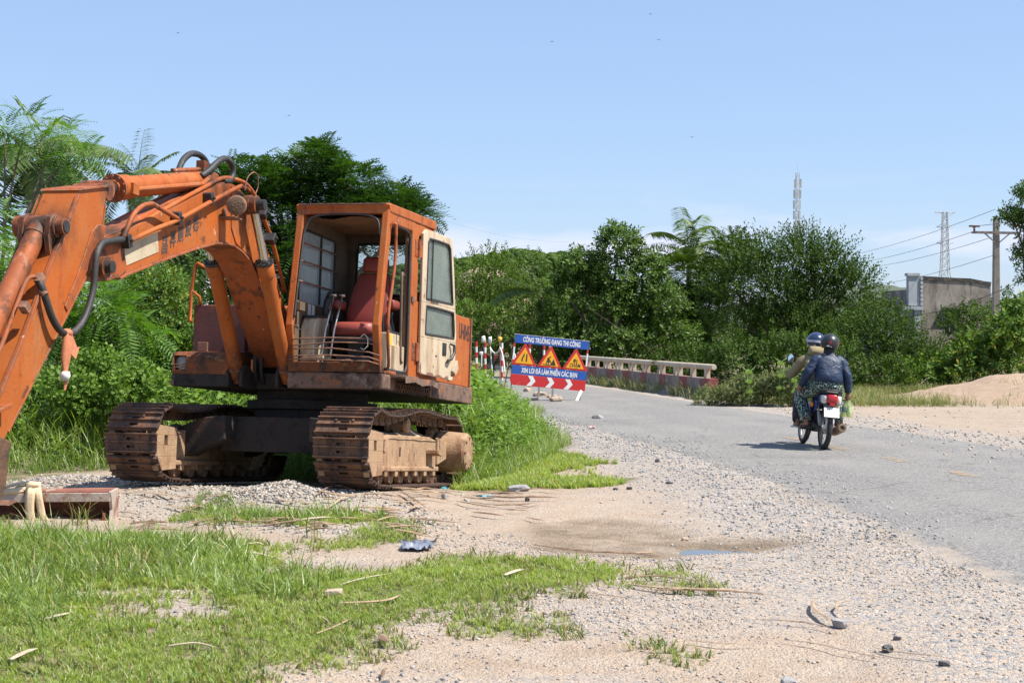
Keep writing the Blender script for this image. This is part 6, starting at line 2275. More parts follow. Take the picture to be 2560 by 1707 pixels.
def stalk(pts, w, m_, label=None, group=None, name='dry_stalk', flat=.55, lift=.013):
    """dry stalk or leaf through ground pixels"""
    P = []
    for i, (px, py) in enumerate(pts):
        X, Y = gnd(px, py)
        P.append(Vector((X, Y, gz1(X, Y) + w * .35 + lift + (.012 if 0 < i < len(pts) - 1 else .004))))
    o0 = P[0].copy()
    Q = smooth_path(P, 4) if len(P) > 2 else [P[0].lerp(P[1], i / 5) + Vector((0, 0, .008 * math.sin(i * 1.3))) for i in range(6)]
    n = len(Q)
    vs, fs = [], []
    for i, q in enumerate(Q):
        d = (Q[min(i + 1, n - 1)] - Q[max(i - 1, 0)]).normalized()
        s_ = d.cross(Vector((0, 0, 1))).normalized()
        k = w / 2 * (1 - .75 * abs(2 * i / (n - 1) - .8) ** 2)
        k = max(k, w * .08)
        up_ = Vector((0, 0, 1)) * k * flat
        for a, b in ((-1, .2), (0, 1), (1, .2), (0, -.6)):
            vs.append(q + s_ * k * a + up_ * b - o0)
    for i in range(n - 1):
        for j in range(4):
            fs.append((i * 4 + j, i * 4 + (j + 1) % 4, i * 4 + 4 + (j + 1) % 4, i * 4 + 4 + j))
    fs += [(3, 2, 1, 0), (n * 4 - 4, n * 4 - 3, n * 4 - 2, n * 4 - 1)]
    u = MB()
    u.add(vs, fs)
    o = u.build(name, M[m_])
    o.location = o0
    if label:
        tag(o, label, 'dry stalk', group)
    return o


stalk([(2032, 1515), (2034, 1532), (2050, 1550), (2075, 1566), (2096, 1572)], .030, 'straw', 'thick curved dry stalk on bare ground at the lower right')
stalk([(2128, 1515), (2100, 1522), (2090, 1533), (2100, 1545), (2112, 1550)], .018, 'straw', 'small hooked dry twig right of the thick curved stalk')
stalk([(1570, 1470), (1680, 1482), (1800, 1484), (1842, 1482)], .030, 'straw', 'upper dry stalk of the pair lying beside the small grass tuft')
stalk([(1640, 1482), (1760, 1486), (1860, 1494), (1928, 1500)], .026, 'straw_dark', 'lower dry stalk of the pair lying beside the small grass tuft')
stalk([(1560, 1452), (1640, 1452), (1700, 1458), (1752, 1462)], .022, 'straw_dark', 'dry stalk lying just behind the small grass tuft')
stalk([(1330, 1362), (1400, 1368), (1470, 1376), (1560, 1384)], .026, 'straw_dark', 'dark stalk along the near edge of the mud')
stalk([(1440, 1378), (1530, 1388), (1600, 1390), (1668, 1400)], .030, 'straw_dark', 'dark stalk ending below the puddle')
stalk([(1560, 1386), (1620, 1376), (1650, 1380)], .024, 'straw', 'short broken stalk resting across the mud edge')
stalk([(1760, 1424), (1840, 1432), (1918, 1436)], .012, 'straw', 'thin straight twig below the puddle')
stalk([(1890, 1556), (1980, 1566), (2060, 1578), (2100, 1590)], .012, 'straw_dark', 'thin dark twig running up to the grey stone')
stalk([(1450, 1487), (1530, 1498), (1610, 1502)], .012, 'straw_dark', 'thin twig on gravel right of the lawn edge')
stalk([(1720, 1605), (1800, 1614), (1900, 1614)], .014, 'straw', 'pale twig lying on the lower right gravel left of the thick curved stalk')
stalk([(2190, 1625), (2260, 1645), (2340, 1655), (2430, 1664)], .010, 'straw_dark', 'long thin twig near the lower right corner')
stalk([(1960, 1606), (2040, 1616), (2150, 1640), (2280, 1662)], .010, 'straw_dark', 'long thin twig below the grey stone')
stalk([(1260, 1455), (1288, 1446), (1308, 1437)], .045, 'straw_pale', 'pale dry leaf sheath on the right part of the lawn', name='dry_leaf')
stalk([(850, 1470), (910, 1460), (990, 1440)], .022, 'straw_pale', 'long pale dry leaf across the middle of the lawn', name='dry_leaf')
stalk([(850, 1524), (950, 1522), (985, 1512), (1003, 1497)], .030, 'straw', 'curved brown dry leaf at the gravel edge of the lawn', name='dry_leaf')
stalk([(790, 1598), (840, 1580), (880, 1560)], .020, 'straw', 'slanting dry stalk in the lower middle of the lawn')
stalk([(575, 1382), (640, 1376), (660, 1376)], .030, 'straw_pale', 'pale dry leaf at the top of the lawn left of the gravel strip', name='dry_leaf')
stalk([(600, 1387), (640, 1396), (700, 1402)], .026, 'straw_pale', 'pale dry leaf pointing to the blue plastic scrap', name='dry_leaf')
stalk([(95, 1572), (140, 1566), (182, 1552)], .034, 'straw_pale', 'pale dry leaf at the left below the bare patch', name='dry_leaf')
stalk([(55, 1533), (110, 1546), (150, 1554)], .018, 'straw_dark', 'dark twig left of the bare patch in the lawn')
stalk([(130, 1537), (200, 1540), (270, 1538)], .016, 'straw', 'straight pale twig in front of the bare patch')
stalk([(24, 1676), (60, 1664), (92, 1652)], .040, 'straw_pale', 'pale broad dry leaf in the lower left corner', name='dry_leaf')
stalk([(420, 1636), (490, 1634), (545, 1640)], .018, 'straw_pale', 'pale twig in the lower left lawn', name='dry_leaf')
stalk([(720, 1318), (800, 1314), (830, 1308)], .040, 'straw_pale', 'pale dry leaf lying on the white gravel strip', name='dry_leaf')
stalk([(1055, 1225), (1120, 1236), (1180, 1240), (1290, 1247)], .024, 'straw_pale', 'long bleached stalk on the ground beyond the right track')
stalk([(955, 1700), (960, 1690), (972, 1680)], .02, 'straw_dark', 'dark curled leaf at the bottom edge by the lawn corner', name='dry_leaf')
stalk([(952, 1608), (960, 1622), (972, 1626)], .05, 'straw_dark', 'dark curled dead leaf where lawn meets gravel', name='dry_leaf')
random.seed(5)
for i in range(90):                                   # straw scattered over the gravel strip before the tracks
    px = random.uniform(290, 1330)
    py = random.uniform(1240, 1345) if px < 1060 else random.uniform(1235, 1300)
    L_ = random.uniform(30, 130)
    a = random.gauss(0, .12)
    stalk([(px, py), (px + L_ * .5, py + L_ * .5 * a + random.uniform(-3, 3)), (px + L_, py + L_ * a)], random.uniform(.018, .040), random.choice(['straw_brown', 'straw_dark', 'straw_dark', 'straw']), 'dry straw and stalks littering the gravel strip before the tracks', 'dry straw before the tracks', lift=.018)
for i in range(16):
    px = random.uniform(1150, 2400)
    py = random.uniform(1390, 1680)
    L_ = random.uniform(20, 70)
    stalk([(px, py), (px + L_, py + L_ * random.gauss(.08, .12))], random.uniform(.006, .012), random.choice(['straw', 'straw_dark']), 'short twig scattered on the gravel at the lower right', 'twigs on the lower right gravel')

# plastic scraps
def scrap(px, py, w, d, h, col, label, seed):
    X, Y = gnd(px, py)
    m_ = M.setdefault('scrap_%d' % seed, mat('plastic_film', col, .4, vary=.15))
    n = 19
    vs, fs = [], []
    for i in range(n):
        for j in range(n):
            a, b = i / (n - 1) - .5, j / (n - 1) - .5
            e = (1 - .9 * abs(mnoise.noise(Vector((a * 3, b * 3, seed))))) * (1 - .45 * (4 * a * a + 4 * b * b) * abs(mnoise.noise(Vector((math.atan2(b, a) * 2, seed, 1)))))
            x_, y_ = a * w * e, b * d * e
            vs.append((x_, y_, gz1(X + x_, Y + y_) + .012 + h * (abs(mnoise.noise(Vector((a * 7, b * 5, seed * 2.2)))) + .5 * abs(mnoise.noise(Vector((a * 19, b * 15, seed)))))))
    for i in range(n - 1):
        for j in range(n - 1):
            fs.append((i * n + j, (i + 1) * n + j, (i + 1) * n + j + 1, i * n + j + 1))
    u = MB()
    u.add(vs, fs)
    o = u.build('plastic_scrap', m_, smooth=True)
    o.location = (X, Y, 0)
    tag(o, label, 'litter')


scrap(1045, 1374, .30, .34, .07, (.16, .18, .23), 'crumpled grey blue plastic sheet at the top of the lawn', 1)
scrap(1110, 1230, .06, .14, .06, (.10, .42, .52), 'turquoise plastic strip standing beside the right track', 2)
scrap(1215, 1247, .22, .12, .03, (.16, .40, .50), 'turquoise plastic thread on the gravel right of the track', 3)
scrap(1480, 1074, .16, .2, .06, (.62, .42, .40), 'pinkish plastic scrap on the gravel strip by the verge', 4)

# ------------------------------------------------------------------ rusty steel box with cloth
bx0, by0 = gnd(272, 1296)
box = thing('steel_box', (bx0, by0, gz1(bx0, by0) - .01), 'rusty open steel trough lying on the grass in front of the excavator', 'steel trough', rz=rad(4))
M['rust_red'] = mat('flaky_red_rust', (.21, .075, .045), .85, [((.33, .14, .09), 5, .48, .62, (.4, 1, 1)), ((.10, .045, .03), 7, .55, .66, I3)], (30, .4))
M['rust_pale'] = mat('rust_streaked_grey_steel', (.40, .33, .28), .7, [((.22, .09, .055), 5, .50, .62, I3), ((.50, .46, .42), 8, .6, .72, I3)], (30, .3))
u = MB(); u.box((-1.35, .02, .235), (0, .34, .262)); u.build('top_plate', M['rust_red'], box, bevel=.004)
u = MB()
u.box((-1.35, -.012, .175), (.012, .02, .25)); u.build('front_rim', M['rust_pale'], box, bevel=.004)
u = MB(); u.prism([(.0, 0.0), (.34, .0), (.34, .26), (-.012, .26), (-.012, .235), (.05, .10)], 0, -.004, .022); u.build('end_plate', M['rust_pale'], box, bevel=.003)
u = MB(); u.box((-1.35, .30, .0), (0, .33, .24)); u.build('back_wall', M['rust_red'], box)
u = MB(); u.box((-1.35, .0, .0), (0, .32, .022)); u.build('bottom_plate', M['rust_red'], box)
u = MB(); u.box((-.055, -.01, .012), (-.035, .02, .075)); u.build('lug_plate', M['rust_red'], box)
u = MB(); u.box((-.52, .005, .25), (-.50, .33, .275), Matrix.Rotation(rad(-14), 3, 'Z')); u.build('weld_bead', M['rust_pale'], box)
M['cloth'] = mat('cream_strap_cloth', (.60, .47, .30), .9, [((.48, .36, .22), 5, .48, .66, I3)], (60, .3))
cl = MB()
def ribbon(P, W_, th=.012):
    n = len(P)
    vs, fs = [], []
    for i, (p, w_) in enumerate(zip(P, W_)):
        p = Vector(p)
        d = (Vector(P[min(i + 1, n - 1)]) - Vector(P[max(i - 1, 0)])).normalized()
        s_ = Vector((1, 0, 0)) if abs(d.x) < .8 else Vector((0, 1, .2)).normalized()
        nn = d.cross(s_).normalized()
        for a, b in ((-1, -.3), (-.3, 1), (.35, .3), (1, .9), (.3, -.6)):
            vs.append(p + s_ * w_ / 2 * a + nn * th * b)
    for i in range(n - 1):
        for j in range(5):
            fs.append((i * 5 + j, i * 5 + (j + 1) % 5, i * 5 + 5 + (j + 1) % 5, i * 5 + 5 + j))
    fs += [(4, 3, 2, 1, 0), tuple(n * 5 - 5 + j for j in range(5))]
    cl.add(vs, fs)
ribbon(smooth_path([(-.66, .06, .30), (-.66, -.03, .27), (-.665, -.05, .18), (-.66, -.055, .09), (-.64, -.07, .0)], 3), [.11, .10, .10, .09, .09, .09, .085, .085, .08, .08, .08, .08, .08])
ribbon(smooth_path([(-.63, .06, .31), (-.60, -.03, .26), (-.575, -.05, .15), (-.55, -.07, .06), (-.50, -.09, .0)], 3), [.07] * 13)
ribbon(smooth_path([(-.60, .08, .33), (-.75, .08, .335), (-.92, .05, .30), (-1.05, .0, .27), (-1.25, -.02, .26)], 3), [.10, .10, .12, .12, .12, .12, .10, .09, .08, .08, .07, .07, .06])
for c_, r_, sd_ in (((-.655, .06, .305), (.075, .065, .035), 3), ((-.86, .03, .262), (.13, .07, .032), 5), ((-.74, .05, .285), (.07, .05, .028), 9)):
    k0 = len(cl.v)
    cl.sphere(c_, r_, 14, 9)
    for i_ in range(k0, len(cl.v)):
        q_ = Vector(cl.v[i_])
        d_ = q_ - Vector(c_)
        cl.v[i_] = tuple(Vector(c_) + d_ * (1 + .55 * mnoise.noise(q_ * 22 + Vector((sd_, 0, 0)))))
co = cl.build('cream_cloth', M['cloth'], smooth=True)
co.location = box.location
co.rotation_euler = box.rotation_euler
tag(co, 'long cream cloth strap knotted over the rusty steel trough', 'cloth strap')

# ------------------------------------------------------------------ striped marker poles, rods and tape
def striped(px, y_top, Y, label, nst=8, r=.033, group='red and white striped marker poles', first=0):
    t = at(px, y_top, Y)
    o = thing('marker_pole', (t.x, Y, gz1(t.x, Y)), label, 'marker pole', group=group)
    h_ = t.z - o.location.z
    L_ = .155
    k, z = first, h_
    while z > -.02:
        u = MB()
        u.cyl((0, 0, max(z - L_, -.05)), (0, 0, z), r, seg=10)
        u.build('stripe', M['sign_red' if k % 2 == 0 else 'sign_white'], o, smooth='auto')
        z -= L_
        k += 1
    return o


striped(1191, 853, 44, 'striped pole farthest left, just right of the engine hood')
striped(1213, 854, 43, 'striped pole with a ragged white plastic bag on its top')
striped(1255, 857, 41.5, 'striped pole nearest the left edge of the road sign', first=1)
striped(1324, 858, 46, 'striped pole seen between the first two warning triangles')
striped(1360, 862, 46.5, 'left of two striped poles seen behind the digging triangle')
striped(1375, 864, 47.5, 'right of two striped poles seen behind the digging triangle', first=1)


def rod(px, y_top, Y, label, r=.012):
    t = at(px, y_top, Y)
    u = MB()
    z0 = gz1(t.x, Y)
    u.tube([(0, 0, 0), (.02, 0, (t.z - z0) * .5), (0, 0, t.z - z0)], r, 6)
    o = u.build('steel_rod', M['rod_rust'], smooth=True)
    o.location = (t.x, Y, z0)
    tag(o, label, 'steel rod')
    return t


def rag_on(px, py, Y, w, h, m_, label, seed):
    c = at(px, py, Y)
    u = MB()
    me = stone_mesh(seed, (w / 2, w / 2, h / 2), 2, .6)
    o = link('plastic_bag', me, M[m_], smooth=True)
    o.location = c
    tag(o, label, 'plastic bag')


tA = rod(1203, 878, 42.5, 'short rusty rod between the two leftmost striped poles')
tB = rod(1226, 846, 41.8, 'rusty rod with white plastic on top beside the third striped pole')
tC = rod(1249, 846, 41.4, 'rusty rod topped by yellow plastic left of the road sign')
rag_on(1209, 848, 42.8, .10, .17, 'rope_white', 'white plastic bag tied on top of the second striped pole', 31)
rag_on(1225, 850, 41.7, .08, .20, 'rope_white', 'white plastic tied on top of the middle rusty rod', 32)
rag_on(1250, 847, 41.3, .10, .13, 'sticker', 'yellow plastic tied on top of the right rusty rod', 33)
rag_on(1203, 883, 42.4, .09, .09, 'rope_white', 'knot of white cloth on the short rusty rod', 34)


def tape(pts, w, label):
    u = MB()
    P = [at(*p) for p in pts]
    o0 = P[0].copy()
    u.tube(smooth_path([p - o0 for p in P], 4), w, 5)
    o = u.build('white_tape', M['rope_white'], smooth=True)
    o.location = o0
    tag(o, label, 'tape')


tape([(1225, 868, 41.7), (1231, 878, 41.6), (1239, 883, 41.5), (1246, 878, 41.4), (1250, 868, 41.3)], .018, 'sagging white tape between the middle and right rusty rods')
tape([(1226, 870, 41.6), (1228, 900, 41.6), (1230, 920, 41.5), (1232, 945, 41.4)], .015, 'white tape hanging down the middle rusty rod')
tape([(1251, 870, 41.2), (1257, 890, 41.1), (1260, 910, 41.0), (1262, 932, 40.9)], .020, 'white tape hanging beside the striped pole nearest the sign')
tape([(1204, 884, 42.3), (1204, 900, 42.3), (1204, 918, 42.3)], .016, 'white tape hanging from the short rusty rod')
tape([(1284, 880, 43.5), (1288, 892, 43.5), (1284, 905, 43.4)], .02, 'white tape seen through the sign left of the first triangle')

# ------------------------------------------------------------------ bridge railing
ra, rb = Vector((4.86, 37.7, 0)), Vector((2.30, 53.6, 0))
rl = thing('bridge_railing', ra, 'concrete bridge railing with round top rail on a red and grey base wall', 'railing')
dv = (rb - ra).normalized()
rl.rotation_euler = (0, 0, math.atan2(dv.y, dv.x))
LR = (rb - ra).length
# local x along the rail away from the viewer, +y to the left (road side)
seg = [.62, 1.25, .75, 1.35, .7, 1.5, .62, 1.3, .9, 1.2, .95, 1.6, 1.0, 1.4, 1.2]
x, k = 0.0, 0
while x < LR:
    s_ = min(seg[k % len(seg)], LR - x)
    u = MB()
    u.prism([(-.13, .05), (.13, .05), (.13, .52), (-.13, .52)], 0, x, x + s_)
    u.build('wall_section', M['conc_red' if k % 2 == 0 else 'conc_grey'], rl)
    x += s_
    k += 1
u = MB()
u.prism([(-.12, -.3), (.42, -.3), (.30, .06), (.128, .22), (-.12, .22)], 0, .05, LR)
u.build('sloped_footing', M['conc_grey'], rl)
u = MB()
P = [(-.10, 0, .80), (-.06, 0, .80), (LR * .5, 0, .80), (LR + .05, 0, .80), (LR + .10, 0, .79)]
u.tube(P, [.062, .07, .07, .07, .05], 14)
u.build('top_rail', M['conc'], rl, smooth='auto')


def rail_t(px):
    d = (px - 1280) / FPX
    return (d * ra.y - ra.x) / (dv.x - d * dv.y)


for px in (1472.5, 1493, 1514, 1521.5, 1544.5, 1552, 1576.5, 1585, 1611.5, 1619.5, 1649, 1657, 1690.5, 1699.5, 1733, 1768):
    t = rail_t(px)
    u = MB()
    u.box((t - .10, -.05, .515), (t + .10, .05, .77))
    u.build('baluster', M['conc'], rl, bevel=.006)
# ================================================================== FAR THINGS
M['plaster'] = mat('stained_plaster', (.33, .285, .245), .95, [((.19, .16, .135), .8, .42, .58, (1, 1, .6)), ((.07, .062, .058), 1.3, .52, .66, (1, 1, .3)), ((.50, .46, .42), 2.4, .60, .74, I3)], (8, .2))
M['limewash'] = mat('blueish_limewash', (.37, .39, .41), .9, [((.34, .36, .38), 1.5, .5, .66, (1, 1, .3))], (8, .15))
M['dark_void'] = mat('dark_window_glass', (.03, .032, .035), .3)
M['tile_cap'] = mat('stained_wall_cap', (.05, .045, .04), .95, [((.20, .17, .15), 3, .5, .7, I3)])
HY = 92.0
hc = at(2300, 835, HY)
hs = thing('concrete_house', (hc.x, HY, 0), 'grey stained plaster house with a curved parapet behind the bushes', 'house', rz=rad(9))
kk = HY / FPX
def hz(py):
    return CAM_H + (HOR - py) * kk
wl_ = 188 * kk
z1, z2, z3 = hz(697), hz(702), hz(709)
u = MB()
top_ = [(wl_, z3 - .05), (wl_ * .9, z3), (wl_ * .7, z2), (wl_ * .45, z2 + .03), (wl_ * .2, z1 - .03), (.06, z1)]
u.prism([(.06, 0), (wl_, 0)] + top_, 1, 0, .22)
u.build('side_wall', M['plaster'], hs)
u = MB()
u.add(*strip(list(reversed(top_)), -.05, .27, -.05, .16))
u.build('parapet_cap', M['tile_cap'], hs)
u = MB(); u.box((-.72, .02, hz(765)), (.02, .34, hz(688))); u.build('front_parapet', M['limewash'], hs, bevel=.02)
u = MB(); u.box((-.80, -.06, hz(690)), (-.02, .38, hz(683))); u.build('parapet_moulding', M['limewash'], hs)
for i in range(7):
    u = MB()
    z = hz(764) + i * .25
    u.box((.0, -.06, z), (.16, .01, z + .19))
    u.build('quoin', M['limewash'], hs, bevel=.01)
u = MB(); u.box((-1.1, -.12, hz(775)), (.16, .0, hz(766))); u.build('cornice', M['limewash'], hs)
u = MB(); u.box((-.35, -.03, 0), (.03, .2, hz(775))); u.build('corner_pillar', M['limewash'], hs)
u = MB(); u.box((-3.4, .2, 0), (-.35, 3, hz(770))); u.build('porch_wall', M['limewash'], hs)
u = MB(); u.box((-5.6, .1, hz(768)), (-.1, 3.4, hz(762))); u.build('porch_roof', M['tile_cap'], hs)
u = MB(); u.box((1.35, -.30, hz(774)), (2.65, .0, hz(770))); u.build('window_canopy', M['tile_cap'], hs)
u = MB(); u.box((1.48, -.012, hz(835)), (2.5, .005, hz(776)));  w_ = u.build('window', M['dark_void'], hs)
for i in range(4):
    u = MB()
    u.box((1.48 + i * .33, -.03, hz(835)), (1.52 + i * .33, -.012, hz(776)))
    u.build('window_bar', M['limewash'], w_)
u = MB(); u.box((.06, .22, 0), (wl_, 6, z3 - .3)); u.build('house_body', M['plaster'], hs)

# small red-roofed hut glimpsed behind the striped poles
c = at(1239, 905, 70)
hut = thing('small_hut', (c.x, 70, 0), 'tiny hut with a red roof glimpsed between the rusty rods', 'hut')
u = MB(); u.box((-.5, 0, 0), (.5, 1.2, .42)); u.build('wall', M['limewash'], hut)
u = MB(); u.prism([(-.62, .40), (.62, .40), (.25, .66), (-.25, .66)], 1, -.1, 1.3); u.build('roof', M['conc_red'], hut)

# concrete pole with crossarms
PY = 74.0
pb = at(2490, 835, PY)
pole = thing('utility_pole', (pb.x, PY, 0), 'concrete power pole with two wide steel crossarms at the right', 'utility pole')
k = PY / FPX
def pz(py):
    return CAM_H + (HOR - py) * k
u = MB()
u.prism([(-.19, 0), (.19, 0), (.12, pz(545)), (-.12, pz(545))], 1, -.14, .14)
M['pole'] = mat('grey_pole_concrete', (.27, .235, .20), .9, [((.19, .16, .14), 3, .5, .66, I3)], (20, .2))
u.build('shaft', M['pole'], pole, bevel=.02)
for i, py in enumerate((581, 593)):
    y0 = -.2 if i == 0 else .16
    u = MB()
    u.beam((-1.12, y0, pz(581)), (1.1, y0, pz(583)), .07, .09)
    u.build('crossarm', M['conc_grey'], pole)
for s_ in (-1, 1):
    u = MB()
    u.beam((s_ * .62, -.2, pz(583)), (s_ * .1, -.16, pz(607)), .05, .05)
    u.build('brace', M['conc_grey'], pole)
for s_ in (-1.1, 1.08):
    u = MB()
    u.lathe((s_, -.2, pz(581)), (0, 0, 1), [(0, .03), (.10, .06), (.16, .03), (.22, .07), (.30, .035)], 10)
    u.build('insulator', M['rod_rust'], pole, smooth='auto')
    u = MB()
    u.beam((s_ - .22, -.2, pz(566)), (s_ + .25, -.2, pz(567)), .16, .08)
    u.build('fuse_bracket', M['rod_rust'], pole)
u = MB(); u.beam((0, -.15, pz(545)), (0, -.15, pz(525)), .04, .04); u.build('top_pin', M['rod_rust'], pole)


def wire(a, b, sag, label, r=.012, n=10):
    a, b = at(*a), at(*b)
    u = MB()
    P = []
    for i in range(n + 1):
        t = i / n
        p = a.lerp(b, t)
        p.z -= sag * 4 * t * (1 - t)
        P.append(p - a)
    u.tube(P, r, 4)
    o = u.build('power_cable', M['rubber'])
    o.location = a
    tag(o, label, 'cable')


GRP = None
wire((2487, 524, 74), (2030, 650, 150), .5, 'topmost of the power cables running left from the pole top')
wire((2436, 578, 74), (2050, 662, 150), .5, 'cable running left from the end of the long crossarm')
wire((2490, 590, 74), (2080, 672, 150), .5, 'cable running left from the middle of the crossarm')
wire((2485, 638, 74), (2100, 714, 150), .5, 'lowest long cable running left from halfway down the pole')
wire((2560, 698, 70), (2180, 790, 95), .6, 'upper of the drooping cables crossing the grey house', .014)
wire((2560, 728, 70), (2250, 822, 95), .6, 'lower of the drooping cables crossing the grey house', .014)
wire((2420, 566, 74), (2560, 548, 60), .05, 'cable running right from the crossarm bracket towards the photo edge')
wire((1100, 548, 260), (1420, 605, 330), 1.0, 'faint high cable just right of the cab roof', .008)
wire((1090, 592, 260), (1300, 622, 330), 1.0, 'lower faint cable just right of the cab roof', .008)

# telecom mast
M['galv'] = mat('galvanised_steel', (.42, .42, .42), .5, [((.30, .29, .28), 5, .5, .66, I3)])
TY = 230.0
tb = at(1993, 835, TY)
k = TY / FPX
mast = thing('telecom_mast', (tb.x, TY, 0), 'slim telecom mast with panel antennas rising behind the spiky tree', 'mast')
zt = CAM_H + (HOR - 432) * k
u = MB()
R3 = .32
legs = [(R3 * math.cos(rad(a)), R3 * math.sin(rad(a))) for a in (90, 210, 330)]
for lx, ly in legs:
    u.tube([(lx, ly, 0), (lx, ly, zt)], .045, 5)
z, i = 1.0, 0
while z < zt - .6:
    for a in range(3):
        p, q = legs[a], legs[(a + 1) % 3]
        u.tube([(p[0], p[1], z), (q[0], q[1], z + .6)] if i % 2 else [(q[0], q[1], z), (p[0], p[1], z + .6)], .022, 4)
    z += .6
    i += 1
u.build('lattice', M['galv'], mast)
M['antenna'] = mat('pale_antenna_shell', (.62, .62, .61), .5)
for i in range(18):
    a = i * 2.2
    z = zt - 1.6 - (i // 3) * 1.55
    r_ = .50
    u = MB()
    c_, s_ = math.cos(a), math.sin(a)
    u.box((r_ * c_ - .11, r_ * s_ - .11, z - .65), (r_ * c_ + .11, r_ * s_ + .11, z + .65))
    u.beam((.2 * c_, .2 * s_, z), (r_ * c_, r_ * s_, z), .05, .05)
    u.build('panel_antenna', M['antenna' if i % 3 else 'galv'], mast)
u = MB(); u.tube([(0, 0, zt - .5), (0, 0, zt + 1.2)], .02, 4); u.build('lightning_rod', M['galv'], mast)

# lattice pylon far away
QY = 480.0
qb = at(2362, 835, QY)
k = QY / FPX
pyl = thing('lattice_pylon', (qb.x, QY, 0), 'far hazy lattice pylon rising behind the grey house', 'pylon')
zt = CAM_H + (HOR - 530) * k
u = MB()
def half(z):
    t = z / zt
    return 3.4 * (1 - t / .55) + 1.15 * (t / .55) if t < .55 else 1.15 - .5 * (t - .55) / .45
zz, sgn = 0.0, 1
lv = [0, 6, 11, 15, 18.5, 21.5, 24, 26, 28, 30, 32, 34, 36, zt]
for i in range(len(lv) - 1):
    a, b = lv[i], lv[i + 1]
    A, B = half(a), half(b)
    for sx in (-1, 1):
        for sy in (-1, 1):
            u.tube([(sx * A, sy * A, a), (sx * B, sy * B, b)], .13, 4)
        u.tube([(sx * A, -A, a), (-sx * B, -B, b)], .075, 4)
        u.tube([(sx * A, A, a), (-sx * B, B, b)], .075, 4)
        u.tube([(sx * A, -A, a), (sx * B, B, b)], .075, 4)
    u.tube([(-B, -B, b), (B, -B, b)], .075, 4)
u.build('tower_frame', M['galv'], pyl)
for z in (zt - .3, zt - 4.8, zt - 9.8):
    for s_ in (-1, 1):
        u = MB()
        w0 = half(z)
        e = 3.2 if z > zt - 1 else 2.6
        u.tube([(s_ * w0, -w0, z), (s_ * e, 0, z + .2), (s_ * w0, w0, z)], .09, 4)
        u.tube([(s_ * w0, 0, z + 1.2 if z < zt - 1 else z - 1.2), (s_ * e, 0, z + .2)], .07, 4)
        u.build('cross_arm', M['galv'], pyl)

# hills
g = NT('wooded_hill')
pos = g.n('ShaderNodeNewGeometry').outputs['Position']
n1, n2 = g.noise(pos, .05, 6, .7), g.noise(pos, .25, 6, .75)
c = g.mix(g.ramp(n2, .35, .65), (.030, .060, .018), (.085, .125, .035))
c = g.mix(g.ramp(n1, .60, .66), c, (.30, .22, .16))
bn = g.n('ShaderNodeBump', Strength=1.0, Distance=4.0, Height=n2)
M['hill'] = g.surf(g.n('ShaderNodeBsdfPrincipled', Base__Color=c, Roughness=1.0, Normal=bn.outputs[0]).outputs[0])


def hill(name, Y, prof, depth, m_, rough):
    """prof: (px, py) skyline"""
    k = Y / FPX
    px = np.array([p[0] for p in prof], float)
    py = np.array([p[1] for p in prof], float)
    U = np.linspace(px[0], px[-1], 120)
    Hh = CAM_H + (HOR - np.interp(U, px, py)) * k
    V = np.linspace(-1, 1, 40)
    X = (U[:, None] - 1280) * k + 0 * V[None, :]
    Yy = Y + V[None, :] * depth + 0 * U[:, None]
    Z = Hh[:, None] * np.sqrt(np.clip(1 - V[None, :] ** 2, 0, 1)) - .5
    Z = Z + (fbm(X, Yy, 1.0 / rough, 55, 5) - .5) * rough * .5 * np.clip(Z / 4, 0, 1)
    v = np.stack([X, Yy, Z], -1).reshape(-1, 3)
    a, b = X.shape
    ii = (np.arange(a - 1)[:, None] * b + np.arange(b - 1)[None, :]).ravel()
    return link(name, np_mesh(name, v, np.stack([ii, ii + b, ii + b + 1, ii + 1], 1)), m_, smooth=True, kind='structure')


h1 = hill('hill', 750, [(300, 835), (600, 760), (900, 690), (1060, 660), (1140, 655), (1200, 650), (1260, 634), (1300, 630), (1350, 634), (1400, 640), (1450, 660), (1520, 720), (1620, 800), (1660, 840)], 90, M['hill'], 9)
M['granite'] = mat('bare_granite_slope', (.40, .29, .22), .95, [((.28, .21, .16), .3, .45, .62, I3), ((.09, .10, .045), .5, .58, .66, I3)], (.6, .6))
h2 = hill('granite_outcrop', 640, [(1100, 835), (1135, 715), (1150, 690), (1175, 672), (1200, 664), (1240, 670), (1290, 700), (1330, 760), (1350, 835)], 40, M['granite'], 6)
rngh = np.random.default_rng(8)
hv = np.array([v.co for v in h1.data.vertices])
sel = hv[(hv[:, 2] > 4) & (hv[:, 1] < 745)]
P = sel[rngh.integers(0, len(sel), 2600)] + rngh.normal(0, 3.0, (2600, 3)) * np.array([1, 1, .1])
tv, tf = stone_mesh(1, (1, 1, .85), 1, .5), None
tvv = np.array([v.co for v in tv.vertices])
tff = np.array([list(p.vertices) for p in tv.polygons])
v, f = tile(tvv, tff, rots(np.tile([[0, 0, 1.]], (len(P), 1)), rngh.uniform(0, 6, len(P)), rngh.uniform(.9, 2.3, len(P))), P)
link('hill_wood', np_mesh('hill_wood', v, f), LM['finedark'], kind='stuff')
M['mountain'] = mat('far_mountain', (.07, .09, .06), 1.0)
hill('mountain', 4200, [(1500, 835), (1700, 790), (1950, 738), (2080, 724), (2170, 716), (2260, 722), (2330, 735), (2500, 760), (2800, 835)], 500, M['mountain'], 40)
